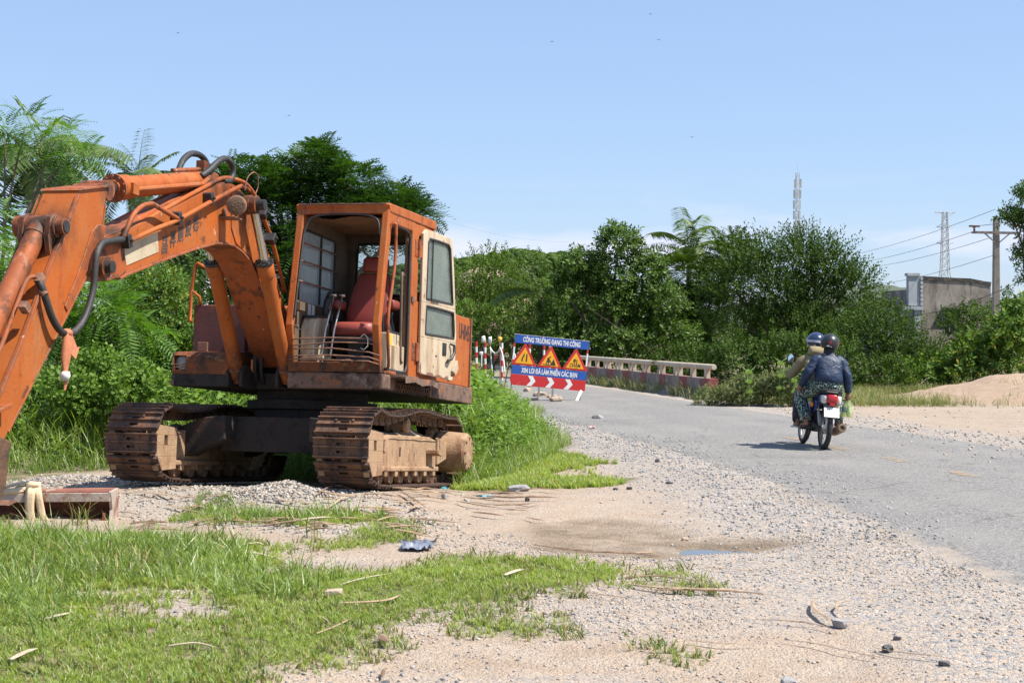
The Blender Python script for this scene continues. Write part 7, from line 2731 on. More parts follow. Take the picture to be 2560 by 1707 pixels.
# birds
for i, (px, py) in enumerate(((1380, 106), (1626, 37), (1647, 101), (445, 84), (722, 290), (1730, 344))):
    c = at(px, py, 120)
    u = MB()
    s_ = .085
    u.sphere((0, 0, 0), (s_ * .5, s_ * .35, s_ * .35), 6, 4)
    u.add([(0, -.02, 0), (s_ * 2, 0, s_ * 1.1), (s_ * .6, .08, .01)], [(0, 1, 2)])
    u.add([(0, -.02, 0), (-s_ * 2, 0, s_ * .9), (-s_ * .6, .08, .01)], [(0, 2, 1)])
    o = u.build('bird', M['black'])
    o.location = c
    tag(o, 'tiny dark bird flying high in the blue sky', 'bird', 'birds high in the sky')
# ================================================================== MOTORCYCLE AND RIDERS
M['tyre'] = mat('tyre_rubber', (.030, .029, .028), .8, [((.16, .13, .10), 9, .52, .66, I3)], (60, .3))
M['dusty_black'] = mat('dusty_black_plastic', (.028, .027, .027), .55, [((.13, .11, .09), 7, .52, .68, I3)], (40, .1))
M['bike_blue'] = mat('blue_bodywork', (.015, .035, .14), .25, [((.10, .10, .11), 9, .60, .72, I3)], coat=.5)
M['bike_grey'] = mat('grey_plastic', (.09, .10, .12), .45, [((.18, .16, .14), 9, .55, .7, I3)])
M['silver'] = mat('silver_plastic', (.52, .53, .55), .35, [((.35, .32, .28), 9, .58, .7, I3)])
M['alu'] = mat('dull_aluminium', (.36, .35, .34), .4, [((.20, .17, .14), 9, .5, .66, I3)], metallic=.7)
M['muffler'] = mat('heat_browned_muffler', (.30, .21, .13), .4, [((.17, .11, .07), 8, .5, .66, I3), ((.42, .35, .27), 9, .62, .72, I3)], metallic=.5)
M['red_lens'] = mat('red_tail_lens', (.42, .012, .015), .15, coat=.6, vary=.05)
M['clear_lens'] = mat('clear_lens', (.62, .58, .52), .15, coat=.6, vary=.05)
M['amber'] = mat('amber_lens', (.75, .22, .02), .15, coat=.6, vary=.05)
M['plate'] = mat('white_plate', (.80, .79, .75), .5, vary=.03)
M['mirror_m'] = mat('mirror_face', (.75, .78, .80), .05, metallic=1.0, vary=0)
bk = gnd(2058, 1129)
bike = thing('motorcycle', (bk[0], bk[1], .026), 'small blue underbone motorcycle seen from behind with a silver mudflap', 'motorcycle')
bike.rotation_euler = (Matrix.Rotation(rad(92.5), 3, 'Z') @ Matrix.Rotation(rad(5.5), 3, 'X')).to_euler()


def wheel(x, name, w=.036, drum=True):
    o = bpy.data.objects.new(name, None)
    COL.objects.link(o)
    o.parent = bike
    u = MB()
    prof = [(-w * .75, .225), (-w, .245), (-w * .95, .268), (-w * .55, .286), (0, .291), (w * .55, .286), (w * .95, .268), (w, .245), (w * .75, .225)]
    seg_ = 36
    vs, fs = [], []
    for k in range(seg_):
        t = 2 * math.pi * k / seg_
        for a, r in prof:
            vs.append((x + r * math.cos(t), a, .291 + r * math.sin(t)))
    n = len(prof)
    for k in range(seg_):
        for i in range(n - 1):
            k2 = (k + 1) % seg_
            fs.append((k * n + i, k2 * n + i, k2 * n + i + 1, k * n + i + 1))
    u.add(vs, fs)
    u.build('tyre', M['tyre'], o, smooth=True)
    u = MB()
    vs, fs = [], []
    pr = [(-.024, .228), (-.026, .214), (0, .205), (.026, .214), (.024, .228)]
    for k in range(seg_):
        t = 2 * math.pi * k / seg_
        for a, r in pr:
            vs.append((x + r * math.cos(t), a, .291 + r * math.sin(t)))
    n = len(pr)
    for k in range(seg_):
        for i in range(n - 1):
            k2 = (k + 1) % seg_
            fs.append((k * n + i, k2 * n + i, k2 * n + i + 1, k * n + i + 1))
    u.add(vs, fs)
    u.build('rim', M['alu'], o, smooth=True)
    u = MB()
    for k in range(24):
        t = 2 * math.pi * k / 24
        s_ = .05 if k % 2 else -.05
        t2 = t + (.5 if k % 4 < 2 else -.5)
        u.tube([(x + .05 * math.cos(t2), s_ * .8, .291 + .05 * math.sin(t2)), (x + .208 * math.cos(t), 0, .291 + .208 * math.sin(t))], .0028, 4)
    u.build('spokes', M['alu'], o, kind='stuff')
    u = MB()
    u.lathe((x, -.065, .291), (0, 1, 0), [(0, .02), (.01, .06), (.05, .065), (.08, .05), (.12, .045), (.13, .02)], 18)
    u.build('hub', M['alu'], o, smooth='auto')
    return o


wheel(0, 'rear_wheel')
wheel(1.21, 'front_wheel', .032)
# seat and tail
pad('seat', [((-.20, 0, .785), .07, (.0, 0, .012)), ((-.17, 0, .79), .095, (0, 0, .022)), ((.0, 0, .79), .120, (0, 0, .030)), ((.25, 0, .775), .125, (0, 0, .034)), ((.50, 0, .745), .105, (0, 0, .032)), ((.62, 0, .735), .075, (0, 0, .02))], M['rubber'], bike)
pad('tail_cowl', [((-.22, 0, .725), .06, (0, 0, .03)), ((-.18, 0, .715), .095, (0, 0, .05)), ((.0, 0, .69), .115, (0, 0, .075)), ((.25, 0, .66), .120, (0, 0, .085)), ((.5, 0, .62), .10, (0, 0, .09)), ((.62, 0, .60), .08, (0, 0, .07))], M['bike_blue'], bike)
u = MB()
u.tube(smooth_path([(.02, .13, .775), (-.10, .135, .80), (-.20, .105, .815), (-.245, .0, .82), (-.20, -.105, .815), (-.10, -.135, .80), (.02, -.13, .775)], 4), .012, 8)
u.build('grab_rail', M['dusty_black'], bike, smooth=True)
pad('tail_light', [((-.262, 0, .70), .052, (0, 0, .050)), ((-.25, 0, .70), .075, (0, 0, .060)), ((-.20, 0, .70), .085, (0, 0, .062))], M['red_lens'], bike)
u = MB(); u.box((-.268, -.035, .605), (-.20, .035, .645)); u.build('lower_tail_lens', M['red_lens'], bike, bevel=.008)
for s_ in (-1, 1):
    pad('rear_indicator', [((-.235, s_ * .088, .69), .018, (0, 0, .04)), ((-.21, s_ * .10, .69), .034, (0, 0, .058)), ((-.13, s_ * .115, .70), .028, (0, 0, .045))], M['clear_lens'], bike)
u = MB()
u.prism([(-.24, .62), (-.255, .46), (-.24, .44), (-.12, .56), (-.02, .60), (.05, .64), (-.1, .68)], 1, -.065, .065)
u.build('rear_fender', M['bike_grey'], bike, bevel=.012)
u = MB(); u.box((-.272, -.104, .452), (-.266, .104, .592), Matrix.Rotation(rad(24), 3, 'Y')); u.build('number_plate', M['plate'], bike, bevel=.003)
text_mesh('plate_number', '85', .058, M['bike_grey'], frame((-.2535, .045, .561), (0, -1, 0), (.407, 0, .913)), bike, sx=.8)
pad('mudflap', [((-.20, 0, .30), .035, (.006, 0, .0)), ((-.215, 0, .315), .058, (.010, 0, 0)), ((-.225, 0, .40), .062, (.012, 0, 0)), ((-.20, 0, .46), .050, (.012, 0, 0))], M['silver'], bike)
# frame, engine, suspension
for s_ in (-1, 1):
    u = MB()
    u.tube([(.0, s_ * .075, .30), (.13, s_ * .095, .62)], .014, 8)
    u.tube([(.02, s_ * .077, .35), (.085, s_ * .088, .51)], .026, 10)
    u.build('shock_absorber', M['alu'], bike, smooth='auto')
    u = MB()
    u.beam((-.04, s_ * .07, .29), (.42, s_ * .07, .31), .022, .045)
    u.build('swing_arm', M['dusty_black'], bike, bevel=.006)
u = MB()
u.beam((-.02, .085, .285), (.45, .085, .32), .03, .085)
u.build('chain_case', M['dusty_black'], bike, bevel=.02)
u = MB()
u.lathe((.52, -.13, .33), (0, 1, 0), [(0, .06), (.02, .10), (.11, .115), (.16, .115), (.24, .10), (.26, .06)], 18)
u.tube([(.56, 0, .33), (.78, 0, .36), (.86, 0, .37)], [.08, .075, .06], 12)
u.box((.42, -.06, .38), (.70, .06, .52))
u.build('engine', M['dusty_black'], bike, smooth='auto')
u = MB()
u.tube(smooth_path([(.80, -.06, .32), (.70, -.12, .22), (.45, -.16, .215), (.22, -.175, .235)], 4), .018, 8)
u.build('exhaust_pipe', M['muffler'], bike, smooth=True)
u = MB()
u.lathe((.24, -.175, .232), (-1, -.02, .22), [(0, .02), (.03, .045), (.10, .055), (.44, .060), (.455, .058), (.456, .036), (.44, .034), (.439, .02), (.40, .018), (.40, .001)], 20)
u.build('muffler', M['muffler'], bike, smooth='auto')
u = MB()
u.beam((.46, .24, .25), (.46, -.24, .25), .025, .025)
u.beam((.17, .06, .285), (.13, .23, .275), .02, .02)
u.beam((.17, -.06, .285), (.13, -.23, .275), .02, .02)
u.build('foot_pegs', M['dusty_black'], bike, bevel=.004)
for s_ in (-1, 1):
    pad('side_cover', [((.10, s_ * .115, .60), .012, (0, 0, .05)), ((.22, s_ * .125, .58), .015, (0, 0, .09)), ((.45, s_ * .115, .53), .015, (0, 0, .09)), ((.60, s_ * .09, .50), .012, (0, 0, .06))], M['bike_blue'], bike)
    u = MB()
    u.prism([(.80, .30), (.95, .32), (1.05, .60), (1.02, .80), (.92, .82), (.88, .60)], 1, s_ * .20 - .012, s_ * .20 + .012)
    u.build('leg_shield', M['bike_blue'], bike, bevel=.01)
    u = MB()
    u.tube([(1.21, s_ * .065, .29), (1.10, s_ * .07, .62), (1.03, s_ * .06, .86)], .018, 8)
    u.build('front_fork', M['alu'], bike, smooth=True)
    u = MB()
    u.sphere((.24 if 0 else .20, s_ * .165, .60), (.045, .030, .04), 10, 6)
    u.build('side_indicator', M['amber'], bike, smooth=True)
    u = MB()
    u.tube(smooth_path([(1.0, 0, .96), (.99, s_ * .14, .97), (.95, s_ * .24, .99), (.90, s_ * .34, .985)], 4), .012, 8)
    u.tube([(.96, s_ * .23, .99), (.895, s_ * .345, .985)], .018, 8)
    u.build('handlebar', M['dusty_black'], bike, smooth=True)
    u = MB()
    u.tube([(.96, s_ * .24, .995), (.98, s_ * .28, 1.10), (.985, s_ * .315, 1.15)], .007, 6)
    u.build('mirror_stem', M['dusty_black'], bike, smooth=True)
    u = MB()
    u.sphere((.985, s_ * .345, 1.20), (.022, .048, .070), 14, 8)
    mr = u.build('mirror', M['dusty_black'], bike, smooth=True)
    u = MB()
    u.lathe((.962, s_ * .345, 1.20), (-1, 0, .1), [(0, .04), (.004, .038), (.005, .002)], 18)
    u.v = [(p[0], s_ * .345 + (p[1] - s_ * .345) * 1.02, 1.20 + (p[2] - 1.20) * 1.5) for p in u.v]
    u.build('mirror_glass', M['mirror_m'], mr)
pad('headlamp_cowl', [((.98, 0, .98), .06, (0, 0, .05)), ((1.03, 0, .97), .09, (0, 0, .075)), ((1.12, 0, .95), .085, (0, 0, .07)), ((1.15, 0, .94), .06, (0, 0, .05))], M['bike_blue'], bike)
u = MB()
vs, fs = [], []
for k in range(11):
    t = rad(20 + k * 13)
    for a in (-.055, 0, .055):
        r = .325 if a == 0 else .30
        vs.append((1.21 + r * math.cos(t), a, .291 + r * math.sin(t)))
for k in range(10):
    for i in range(2):
        fs.append((k * 3 + i, k * 3 + 3 + i, k * 3 + 4 + i, k * 3 + 1 + i))
u.add(vs, fs)
u.build('front_fender', M['bike_blue'], bike, smooth=True)
u = MB()
u.beam((.62, 0, .60), (1.0, 0, .92), .09, .09)
u.build('frame_tube', M['bike_blue'], bike, bevel=.02)
u = MB()
u.tube([(.35, .10, .27), (.30, .15, .12), (.33, .18, .06)], .010, 6)
u.build('side_stand', M['dusty_black'], bike, smooth=True)


# ------------------------------------------------------------------ people
def skin(name, nodes, edges, root, m_, parent=None, levels=2, extra=None, smooth=True):
    ks = list(nodes)
    me = bpy.data.meshes.new(name)
    me.from_pydata([nodes[k][:3] for k in ks], [(ks.index(a), ks.index(b)) for a, b in edges], [])
    o = bpy.data.objects.new(name, me)
    COL.objects.link(o)
    o.modifiers.new('skin', 'SKIN').use_smooth_shade = True
    o.modifiers.new('sub', 'SUBSURF').levels = levels
    sv = me.skin_vertices[0].data
    for i, k in enumerate(ks):
        r = nodes[k][3]
        sv[i].radius = r if isinstance(r, tuple) else (r, r)
        sv[i].use_root = (k == root)
    bpy.context.view_layer.update()
    dg = bpy.context.evaluated_depsgraph_get()
    out = bpy.data.meshes.new_from_object(o.evaluated_get(dg))
    bpy.data.objects.remove(o)
    if extra:
        bm = bmesh.new()
        bm.from_mesh(out)
        for u_ in extra:
            t = bpy.data.meshes.new('t')
            t.from_pydata(u_.v, [], u_.f)
            bm.from_mesh(t)
            bpy.data.meshes.remove(t)
        bmesh.ops.recalc_face_normals(bm, faces=bm.faces)
        bm.to_mesh(out)
        bm.free()
    out.materials.clear()
    out.name = name
    return link(name, out, m_, parent, smooth=smooth)


M['skin_t'] = mat('brown_skin', (.30, .145, .085), .5, vary=.08)
M['hair'] = mat('black_hair_and_scarf', (.012, .011, .011), .7)


def cloth_mat(name, base, fold, rough=.75, sheen=0):
    g = NT(name)
    v = g.obj()
    n = g.noise(g.map(v, (1, 1, 1.9)), 3.6, 3, .55, 1.6)
    n2 = g.noise(v, 40, 3)
    c = g.mix(g.ramp(g.noise(v, 3, 4), .35, .65), base, tuple(x * .8 for x in base))
    bn = g.n('ShaderNodeBump', Strength=fold, Distance=.05, Height=g.math('ADD', n, g.math('MULTIPLY', n2, .04)))
    b = g.n('ShaderNodeBsdfPrincipled', Base__Color=c, Roughness=rough, Normal=bn.outputs[0])
    b.inputs['Specular IOR Level'].default_value = .35
    return g.surf(b.outputs[0])


M['jacket_navy'] = cloth_mat('navy_windbreaker', (.020, .038, .080), .6, .5)
M['jacket_khaki'] = cloth_mat('khaki_jacket', (.30, .245, .135), .6, .85)
M['trouser_plum'] = cloth_mat('dark_plum_trousers', (.060, .040, .052), .6, .85)
M['purple_hem'] = cloth_mat('purple_hem', (.060, .050, .10), .4, .85)
g = NT('speckled_trousers')
v = g.obj()
vo = g.n('ShaderNodeTexVoronoi', Vector=g.map(v, (1, 1, .7)), Scale=75)
s_ = g.n('ShaderNodeSeparateColor', Color=vo.outputs['Color'])
c = g.mix(g.math('MULTIPLY', g.math('GREATER_THAN', s_.outputs[0], .52), g.math('LESS_THAN', vo.outputs['Distance'], .55)), (.012, .035, .035), (.52, .53, .44))
c = g.mix(g.math('GREATER_THAN', s_.outputs[1], .86), c, (.03, .16, .12))
bn = g.n('ShaderNodeBump', Strength=.6, Distance=.04, Height=g.noise(g.map(v, (1, 1, 2)), 7, 4))
M['trouser_speck'] = g.surf(g.n('ShaderNodeBsdfPrincipled', Base__Color=c, Roughness=.85, Normal=bn.outputs[0]).outputs[0])
M['helmet_navy'] = mat('navy_helmet', (.018, .030, .085), .25, coat=.6, vary=.04)
M['helmet_black'] = mat('satin_black_helmet', (.018, .018, .020), .38, coat=.25, vary=.04)
M['stripe_grey'] = mat('grey_stripe', (.45, .47, .50), .4)
M['logo_red'] = mat('red_sticker', (.55, .03, .02), .4)
M['sandal_w'] = mat('white_sandal', (.60, .58, .60), .6)
M['sandal_d'] = mat('dark_sandal', (.06, .04, .04), .7)


def hand(wrist, dirv, palm_n, side, curl):
    """palm and five bent fingers; dirv along the hand, palm_n out of the palm, side = thumb side"""
    w, d, n, s_ = Vector(wrist), Vector(dirv).normalized(), Vector(palm_n).normalized(), Vector(side).normalized()
    u = MB()
    u.tube([w, w + d * .03, w + d * .085], [.027, .036, .036], 8)
    out = [u]
    for i, l in enumerate((.068, .078, .072, .056)):
        b0 = w + d * .08 + s_ * (.027 - .018 * i)
        d1 = (d * math.cos(curl) + n * math.sin(curl)).normalized()
        d2 = (d * math.cos(curl * 2.1) + n * math.sin(curl * 2.1)).normalized()
        f = MB()
        f.tube([b0 - d * .02, b0, b0 + d1 * l * .5, b0 + d1 * l * .5 + d2 * l * .5], [.0095, .0095, .0085, .006], 6)
        out.append(f)
    b0 = w + d * .03 + s_ * .028
    t1 = (d * .6 + s_ * .7 + n * .3).normalized()
    f = MB()
    f.tube([b0 - s_ * .01, b0 + t1 * .03, b0 + t1 * .045 + (d + n * curl).normalized() * .025], [.012, .010, .007], 6)
    out.append(f)
    return out


def head_extra(c, yaw=0.0):
    """face features for a head centred at c, facing +X"""
    R_ = Matrix.Rotation(yaw, 3, 'Z')
    c = Vector(c)
    u = MB()
    u.sphere(c, (.098, .076, .118), 16, 12)
    nose = MB()
    nose.tube([c + R_ @ Vector((.088, 0, .015)), c + R_ @ Vector((.112, 0, -.020)), c + R_ @ Vector((.092, 0, -.030))], [.008, .014, .010], 6)
    jaw = MB()
    jaw.sphere(c + R_ @ Vector((.035, 0, -.075)), (.058, .052, .045), 10, 8)
    lip = MB()
    lip.tube([c + R_ @ Vector((.088, -.022, -.060)), c + R_ @ Vector((.098, 0, -.058)), c + R_ @ Vector((.088, .022, -.060))], [.004, .008, .004], 6)
    out = [u, nose, jaw, lip]
    for s in (-1, 1):
        e = MB()
        e.sphere(c + R_ @ Vector((.0, s * .078, -.012)), (.022, .010, .032), 8, 6)
        b = MB()
        b.sphere(c + R_ @ Vector((.083, s * .032, .012)), (.014, .017, .010), 8, 6)
        out += [e, b]
    return out


BM = bike.rotation_euler.to_matrix().to_4x4()
BM.translation = bike.location


def person(label, P, m_top, m_leg, hands, hem=None, foot_m=None):
    """P: joints in the motorcycle's frame"""
    body = dict(
        pelvis=(*P['pelvis'], .105), belly=(*P['belly'], .105), chest=(*P['chest'], .105), upper=(*P['upper'], .055), neck=(*P['neck'], .050), skull=(*P['head'], .055))
    E = [('pelvis', 'belly'), ('belly', 'chest'), ('chest', 'upper'), ('upper', 'neck'), ('neck', 'skull')]
    for s in 'LR':
        body.update({'sh' + s: (*P['sh' + s], .052), 'el' + s: (*P['el' + s], .038), 'wr' + s: (*P['wr' + s], .026), 'hip' + s: (*P['hip' + s], .085), 'kn' + s: (*P['kn' + s], .056), 'an' + s: (*P['an' + s], .034), 'he' + s: (*P['he' + s], .036), 'to' + s: (*P['to' + s], .030)})
        E += [('upper', 'sh' + s), ('sh' + s, 'el' + s), ('el' + s, 'wr' + s), ('pelvis', 'hip' + s), ('hip' + s, 'kn' + s), ('kn' + s, 'an' + s), ('an' + s, 'he' + s), ('he' + s, 'to' + s)]
    ex_ = head_extra(P['head'])
    for h_ in hands:
        ex_ += hand(*h_)
    o = skin('person', body, E, 'pelvis', M['skin_t'], extra=ex_)
    o.matrix_world = BM
    tag(o, label, 'person')
    def loft(u, secs, K=18, e=.75):
        vs, fs = [], []
        for c_, rx_, ry_ in secs:
            c_ = Vector(c_)
            for k in range(K):
                t = 2 * math.pi * k / K
                ct, st_ = math.cos(t), math.sin(t)
                w_ = 1 + .05 * mnoise.noise(Vector((c_.z * 9, t * 2.1, c_.x * 3)))
                vs.append(c_ + Vector((rx_ * abs(ct) ** e * (1 if ct > 0 else -1), ry_ * abs(st_) ** e * (1 if st_ > 0 else -1), .012 * mnoise.noise(Vector((c_.z * 5, t * 1.5, 2))))) * w_)
        n_ = len(secs)
        for i in range(n_ - 1):
            for k in range(K):
                fs.append((i * K + k, i * K + (k + 1) % K, (i + 1) * K + (k + 1) % K, (i + 1) * K + k))
        fs += [tuple(range(K - 1, -1, -1)), tuple(range((n_ - 1) * K, n_ * K))]
        u.add(vs, fs)
    pv, be, chs, up_, nk = (Vector(P[k]) for k in ('pelvis', 'belly', 'chest', 'upper', 'neck'))
    u = MB()
    loft(u, [(pv.lerp(be, .08), .138, .180), (pv.lerp(be, .22), .160, .200), (be, .155, .195), (be.lerp(chs, .5), .148, .192), (chs, .140, .192), (chs.lerp(up_, .6), .125, .192), (up_ + Vector((0, 0, .01)), .105, .185), (up_.lerp(nk, .35) + Vector((0, 0, .005)), .085, .120), (up_.lerp(nk, .6), .072, .080), (up_.lerp(nk, .98), .066, .070)])
    for s in 'LR':
        a, b, c_ = Vector(P['sh' + s]), Vector(P['el' + s]), Vector(P['wr' + s])
        a0 = up_.lerp(a, .35) - Vector((0, 0, .02))
        Q = smooth_path([a0, a + Vector((0, 0, -.012)), a.lerp(b, .5), b, b.lerp(c_, .5), b.lerp(c_, .97)], 4)
        n_ = len(Q)
        rr_ = [(.070, .076, .070, .064, .057, .044)[min(5, i // 4)] * (1 - (i % 4) / 4) + (.070, .076, .070, .064, .057, .044)[min(5, i // 4 + 1)] * ((i % 4) / 4) for i in range(n_)]
        rr_ = [r_ * (1 + .06 * math.sin(i * 2.3 + len(s))) for i, r_ in enumerate(rr_)]
        u.tube(Q, rr_, 12)
    u.build('jacket', m_top, o, smooth=True)
    if hem:
        u = MB()
        c_ = Vector(P['pelvis']).lerp(Vector(P['belly']), .10)
        vs, fs = [], []
        for i, dz in enumerate((-.035, .0, .045)):
            for k in range(20):
                t = 2 * math.pi * k / 20
                vs.append(c_ + Vector((.135 * math.cos(t), .172 * math.sin(t), dz)))
        for i in range(2):
            for k in range(20):
                fs.append((i * 20 + k, i * 20 + (k + 1) % 20, i * 20 + 20 + (k + 1) % 20, i * 20 + 20 + k))
        u.add(vs, fs)
        u.build('jacket_hem', hem, o, smooth=True)
    u = MB()
    loft(u, [(pv - Vector((0, 0, .10)), .11, .16), (pv - Vector((0, 0, .06)), .155, .195), (pv, .15, .185), (pv.lerp(be, .3), .138, .170)])
    for s in 'LR':
        h_, k_, a_ = Vector(P['hip' + s]), Vector(P['kn' + s]), Vector(P['an' + s])
        Q = smooth_path([h_ - (k_ - h_) * .15, h_.lerp(k_, .4), k_, k_.lerp(a_, .5), k_.lerp(a_, .95)], 4)
        n_ = len(Q)
        ctl = (.118, .112, .090, .084, .080)
        rr_ = [ctl[min(4, i // 4)] * (1 - (i % 4) / 4) + ctl[min(4, i // 4 + 1)] * ((i % 4) / 4) for i in range(n_)]
        u.tube(Q, [r_ * (1 + .04 * math.sin(i * 1.9)) for i, r_ in enumerate(rr_)], 12)
    u.build('trousers', m_leg, o, smooth=True)
    for s in 'LR':
        h_, t_ = Vector(P['he' + s]), Vector(P['to' + s])
        d = (t_ - h_).normalized()
        u = MB()
        vs = []
        sd = d.cross(Vector((0, 0, 1))).normalized()
        for z in (-.042, -.020):
            for a, w_ in ((-.06, .022), (-.02, .036), (.5, .040), (.9, .044), (1.25, .034), (1.4, .012)):
                for q in (-1, 1):
                    vs.append(h_ + (t_ - h_) * a + sd * w_ * q + Vector((0, 0, z)))
        fs = []
        for r_ in (0, 12):
            for i in range(5):
                fs.append((r_ + 2 * i, r_ + 2 * i + 1, r_ + 2 * i + 3, r_ + 2 * i + 2))
        for i in range(5):
            fs += [(2 * i, 2 * i + 2, 14 + 2 * i, 12 + 2 * i), (2 * i + 1, 13 + 2 * i, 15 + 2 * i, 2 * i + 3)]
        fs += [(0, 12, 13, 1), (10, 11, 23, 22)]
        u.add(vs, fs)
        u.tube([h_ + (t_ - h_) * .55 + sd * .042 - Vector((0, 0, .02)), h_ + (t_ - h_) * .6 + Vector((0, 0, .032)), h_ + (t_ - h_) * .55 - sd * .042 - Vector((0, 0, .02))], .012, 6)
        u.build('sandal', foot_m, o, smooth='auto')
    return o


def helmet(c, m_, o, stripe=None, r=(.142, .128, .132)):
    c = Vector(c)
    u = MB()
    vs, fs = [], []
    n_, rg = 28, 14
    for i in range(rg + 1):
        t = rad(90 - 124 * i / rg)
        for k in range(n_):
            w_ = 2 * math.pi * k / n_
            q = Vector((r[0] * math.cos(t) * math.cos(w_), r[1] * math.cos(t) * math.sin(w_), r[2] * math.sin(t)))
            if q.x > .02 and q.z < .035:
                q.z = max(q.z, .035 - .25 * max(0, .06 - q.x) / .06 * .2)
            vs.append(c + q)
    for i in range(rg):
        for k in range(n_):
            fs.append((i * n_ + k, i * n_ + (k + 1) % n_, i * n_ + n_ + (k + 1) % n_, i * n_ + n_ + k))
    u.add(vs, fs)
    h_ = u.build('helmet', m_, o, smooth=True)
    sm = h_.modifiers.new('shell', 'SOLIDIFY')
    sm.thickness = .012
    sm.offset = -1
    u = MB()
    vs = []
    for k in range(15):
        w_ = rad(-70 + 140 * k / 14)
        for e in (1.02, 1.28):
            vs.append(c + Vector((r[0] * e * math.cos(w_), r[1] * (1.02 + (e - 1.02) * .4) * math.sin(w_), .03 - .03 * (e - 1))))
    u.add(vs, [(2 * k, 2 * k + 1, 2 * k + 3, 2 * k + 2) for k in range(14)])
    u.build('helmet_peak', m_, h_, smooth=True)
    if stripe:
        u = MB()
        vs = []
        for i, z in enumerate((-.012, .022)):
            for k in range(n_):
                w_ = 2 * math.pi * k / n_
                q = math.sqrt(max(0, 1 - (z / r[2]) ** 2)) * 1.012
                vs.append(c + Vector((r[0] * q * math.cos(w_), r[1] * q * math.sin(w_), z)))
        u.add(vs, [(k, (k + 1) % n_, n_ + (k + 1) % n_, n_ + k) for k in range(n_)])
        u.build('helmet_stripe', stripe, h_, smooth=True)
    return h_


def on_helmet(c, r, az, el, name, m_, parent, pts):
    """flat sticker wrapped on the helmet: pts in radians around (az, el)"""
    c = Vector(c)
    vs = []
    for a, e in pts:
        A, E_ = rad(az) + a, rad(el) + e
        vs.append(c + Vector((r[0] * math.cos(E_) * math.cos(A), r[1] * math.cos(E_) * math.sin(A), r[2] * math.sin(E_))) * 1.014)
    u = MB()
    u.add(vs, [tuple(range(len(vs)))])
    return u.build(name, m_, parent)


pil = dict(pelvis=(.10, 0, .90), belly=(.12, 0, 1.02), chest=(.15, 0, 1.14), upper=(.17, 0, 1.235), neck=(.19, 0, 1.335), head=(.22, -.005, 1.43),
           shL=(.16, .165, 1.225), elL=(.12, .285, 1.01), wrL=(.27, .325, .845), shR=(.16, -.165, 1.225), elR=(.10, -.265, 1.01), wrR=(.12, -.30, .80),
           hipL=(.14, .10, .865), hipR=(.14, -.10, .865), knL=(.50, .265, .70), knR=(.48, -.245, .69), anL=(.20, .225, .36), anR=(.20, -.215, .36), heL=(.16, .225, .318), heR=(.16, -.215, .318), toL=(.32, .245, .305), toR=(.32, -.235, .305))
p1_ = person('pillion passenger in a navy blue jacket and speckled green trousers wearing a black helmet', pil, M['jacket_navy'], M['trouser_speck'],
             [((.27, .325, .845), (.75, .05, -.55), (.2, -.6, -.6), (.4, .3, .6), .35), ((.12, -.30, .80), (.12, -.05, -1), (.5, .8, 0), (1, 0, 0), .75)], hem=M['purple_hem'], foot_m=M['sandal_d'])
hc_ = (.215, -.005, 1.455)
h_ = helmet(hc_, M['helmet_black'], p1_)
HR = (.142, .128, .132)
ringp = [(.16 * math.cos(t * .5236), .16 * math.sin(t * .5236)) for t in range(12)]
for k in range(12):
    a, b = k * .5236, (k + .8) * .5236
    on_helmet(hc_, HR, 168, 4, 'logo_mark', M['logo_red'], h_, [(.17 * math.cos(a), .17 * math.sin(a)), (.17 * math.cos(b), .17 * math.sin(b)), (.13 * math.cos(b), .13 * math.sin(b)), (.13 * math.cos(a), .13 * math.sin(a))])
on_helmet(hc_, HR, 168, 4, 'logo_mark', M['logo_red'], h_, [(-.06, -.05), (.06, -.05), (.06, .05), (-.06, .05)])
on_helmet(hc_, HR, 238, 0, 'red_flash', M['logo_red'], h_, [(-.20, -.10), (.2, -.02), (.2, .10), (-.16, .05)])
on_helmet(hc_, HR, 156, -18, 'white_sticker', M['plate'], h_, [(-.14, -.06), (.16, -.06), (.16, .07), (-.14, .07)])
on_helmet(hc_, HR, 176, -22, 'white_sticker', M['plate'], h_, [(-.06, -.05), (.06, -.05), (.06, .05), (-.06, .05)])
u = MB()
u.lathe((.19, 0, 1.27), (.10, 0, 1), [(0, .085), (.03, .078), (.09, .072), (.14, .080)], 16)
u.build('dark_scarf', M['hair'], p1_, smooth=True)

rid = dict(pelvis=(.50, .01, .885), belly=(.54, .02, 1.0), chest=(.60, .04, 1.13), upper=(.64, .055, 1.23), neck=(.67, .065, 1.325), head=(.71, .07, 1.42),
           shL=(.64, .225, 1.205), elL=(.72, .375, .985), wrL=(.87, .345, 1.0), shR=(.64, -.115, 1.215), elR=(.72, -.29, .99), wrR=(.87, -.335, 1.0),
           hipL=(.54, .10, .855), hipR=(.54, -.09, .855), knL=(.90, .19, .68), knR=(.90, -.19, .68), anL=(.55, .255, .335), anR=(.55, -.235, .335), heL=(.50, .255, .29), heR=(.50, -.235, .29), toL=(.68, .275, .285), toR=(.68, -.255, .285))
p2_ = person('motorcycle driver in a khaki hooded jacket wearing a navy helmet with a grey stripe', rid, M['jacket_khaki'], M['trouser_plum'],
             [((.865, .345, 1.0), (.5, -.25, -.1), (.3, .2, -.9), (0, -1, 0), .8), ((.865, -.335, 1.0), (.5, .25, -.1), (.3, -.2, -.9), (0, 1, 0), .8)], foot_m=M['sandal_w'])
hc2 = (.705, .07, 1.465)
h2_ = helmet(hc2, M['helmet_navy'], p2_, M['stripe_grey'], (.145, .134, .135))
on_helmet(hc2, (.145, .134, .135), 160, -24, 'white_sticker', M['plate'], h2_, [(-.08, -.06), (.08, -.06), (.08, .06), (-.08, .06)])
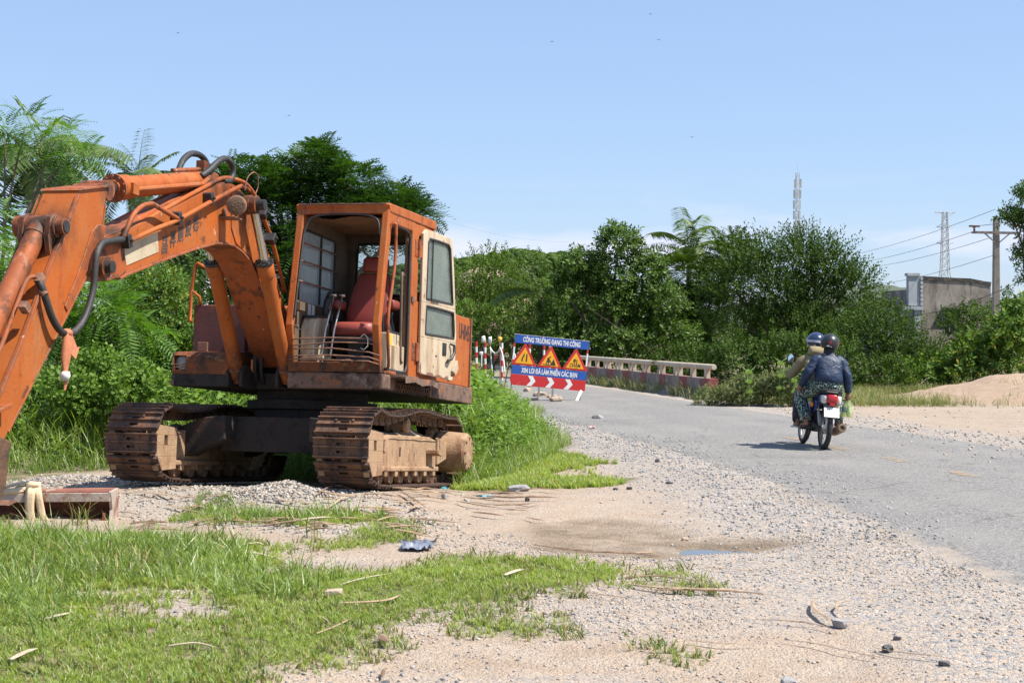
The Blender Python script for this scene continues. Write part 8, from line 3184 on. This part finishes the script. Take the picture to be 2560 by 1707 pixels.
pad('hood', [((.60, .06, 1.255), .10, (.05, 0, 0)), ((.595, .06, 1.29), .125, (.085, 0, 0)), ((.60, .065, 1.35), .12, (.085, 0, .0)), ((.63, .065, 1.40), .105, (.07, 0, 0))], M['jacket_khaki'], p2_)

# bottles hanging from the passenger's hand
M['drink'] = None
g = NT('yellow_green_drink')
tr = g.n('ShaderNodeBsdfTransparent', Color=(.86, .92, .45)).outputs[0]
df = g.n('ShaderNodeBsdfDiffuse', Color=(.55, .62, .16)).outputs[0]
tl = g.n('ShaderNodeBsdfTranslucent', Color=(.62, .70, .20)).outputs[0]
gl = g.n('ShaderNodeBsdfGlossy', Roughness=.12).outputs[0]
a = g.n('ShaderNodeMixShader', Fac=.5, i1=df, i2=tl).outputs[0]
a = g.n('ShaderNodeMixShader', Fac=.62, i1=tr, i2=a).outputs[0]
M['drink'] = g.surf(g.n('ShaderNodeMixShader', Fac=.12, i1=a, i2=gl).outputs[0])
g = NT('clear_bag_film')
tr = g.n('ShaderNodeBsdfTransparent').outputs[0]
df = g.n('ShaderNodeBsdfDiffuse', Color=(.75, .80, .62)).outputs[0]
M['film'] = g.surf(g.n('ShaderNodeMixShader', Fac=.16, i1=tr, i2=df).outputs[0])
M['label_teal'] = mat('dark_teal_label', (.03, .13, .13), .5)
M['cap_g'] = mat('pale_green_cap', (.45, .62, .20), .5)
for y, lab, dark in ((-.265, 'yellow green drink bottle with a dark label hanging nearer the motorcycle', True), (-.345, 'paler yellow green drink bottle hanging at the outer side of the bag', False)):
    b = thing('drink_bottle', (0, 0, 0), lab, 'bottle')
    b.matrix_world = BM @ Matrix.Translation((.14, y, .47)) @ Matrix.Rotation(rad(5 if dark else -7), 4, 'X')
    u = MB()
    u.lathe((0, 0, 0), (0, 0, 1), [(0, .025), (.006, .034), (.05, .034), (.055, .031), (.15, .034), (.175, .030), (.20, .014), (.215, .013)], 14)
    u.build('bottle_body', M['drink'], b, smooth='auto')
    u = MB(); u.cyl((0, 0, .213), (0, 0, .232), .015, seg=12); u.build('cap', M['cap_g'], b, smooth='auto')
    u = MB(); u.lathe((0, 0, .065), (0, 0, 1), [(0, .0345), (.07, .0355)], 14); u.f = u.f[:-2]; u.build('label', M['label_teal' if dark else 'cap_g'], b, smooth=True)
bag = None
u = MB()
n_ = 16
vs, fs = [], []
for i, (z, w_, d_) in enumerate(((.45, .05, .03), (.46, .095, .05), (.56, .105, .06), (.64, .09, .05), (.70, .035, .025), (.735, .018, .015))):
    for k in range(n_):
        t = 2 * math.pi * k / n_
        j = 1 + .12 * mnoise.noise(Vector((k * .9, i * 1.3, 4)))
        vs.append((.14 + d_ * j * math.cos(t), -.305 + w_ * j * math.sin(t), z))
for i in range(5):
    for k in range(n_):
        fs.append((i * n_ + k, i * n_ + (k + 1) % n_, i * n_ + n_ + (k + 1) % n_, i * n_ + n_ + k))
u.add(vs, fs)
o = u.build('carrier_bag', M['film'], smooth=True)
o.matrix_world = BM
tag(o, 'clear plastic bag holding two bottles in the passenger\'s right hand', 'plastic bag')
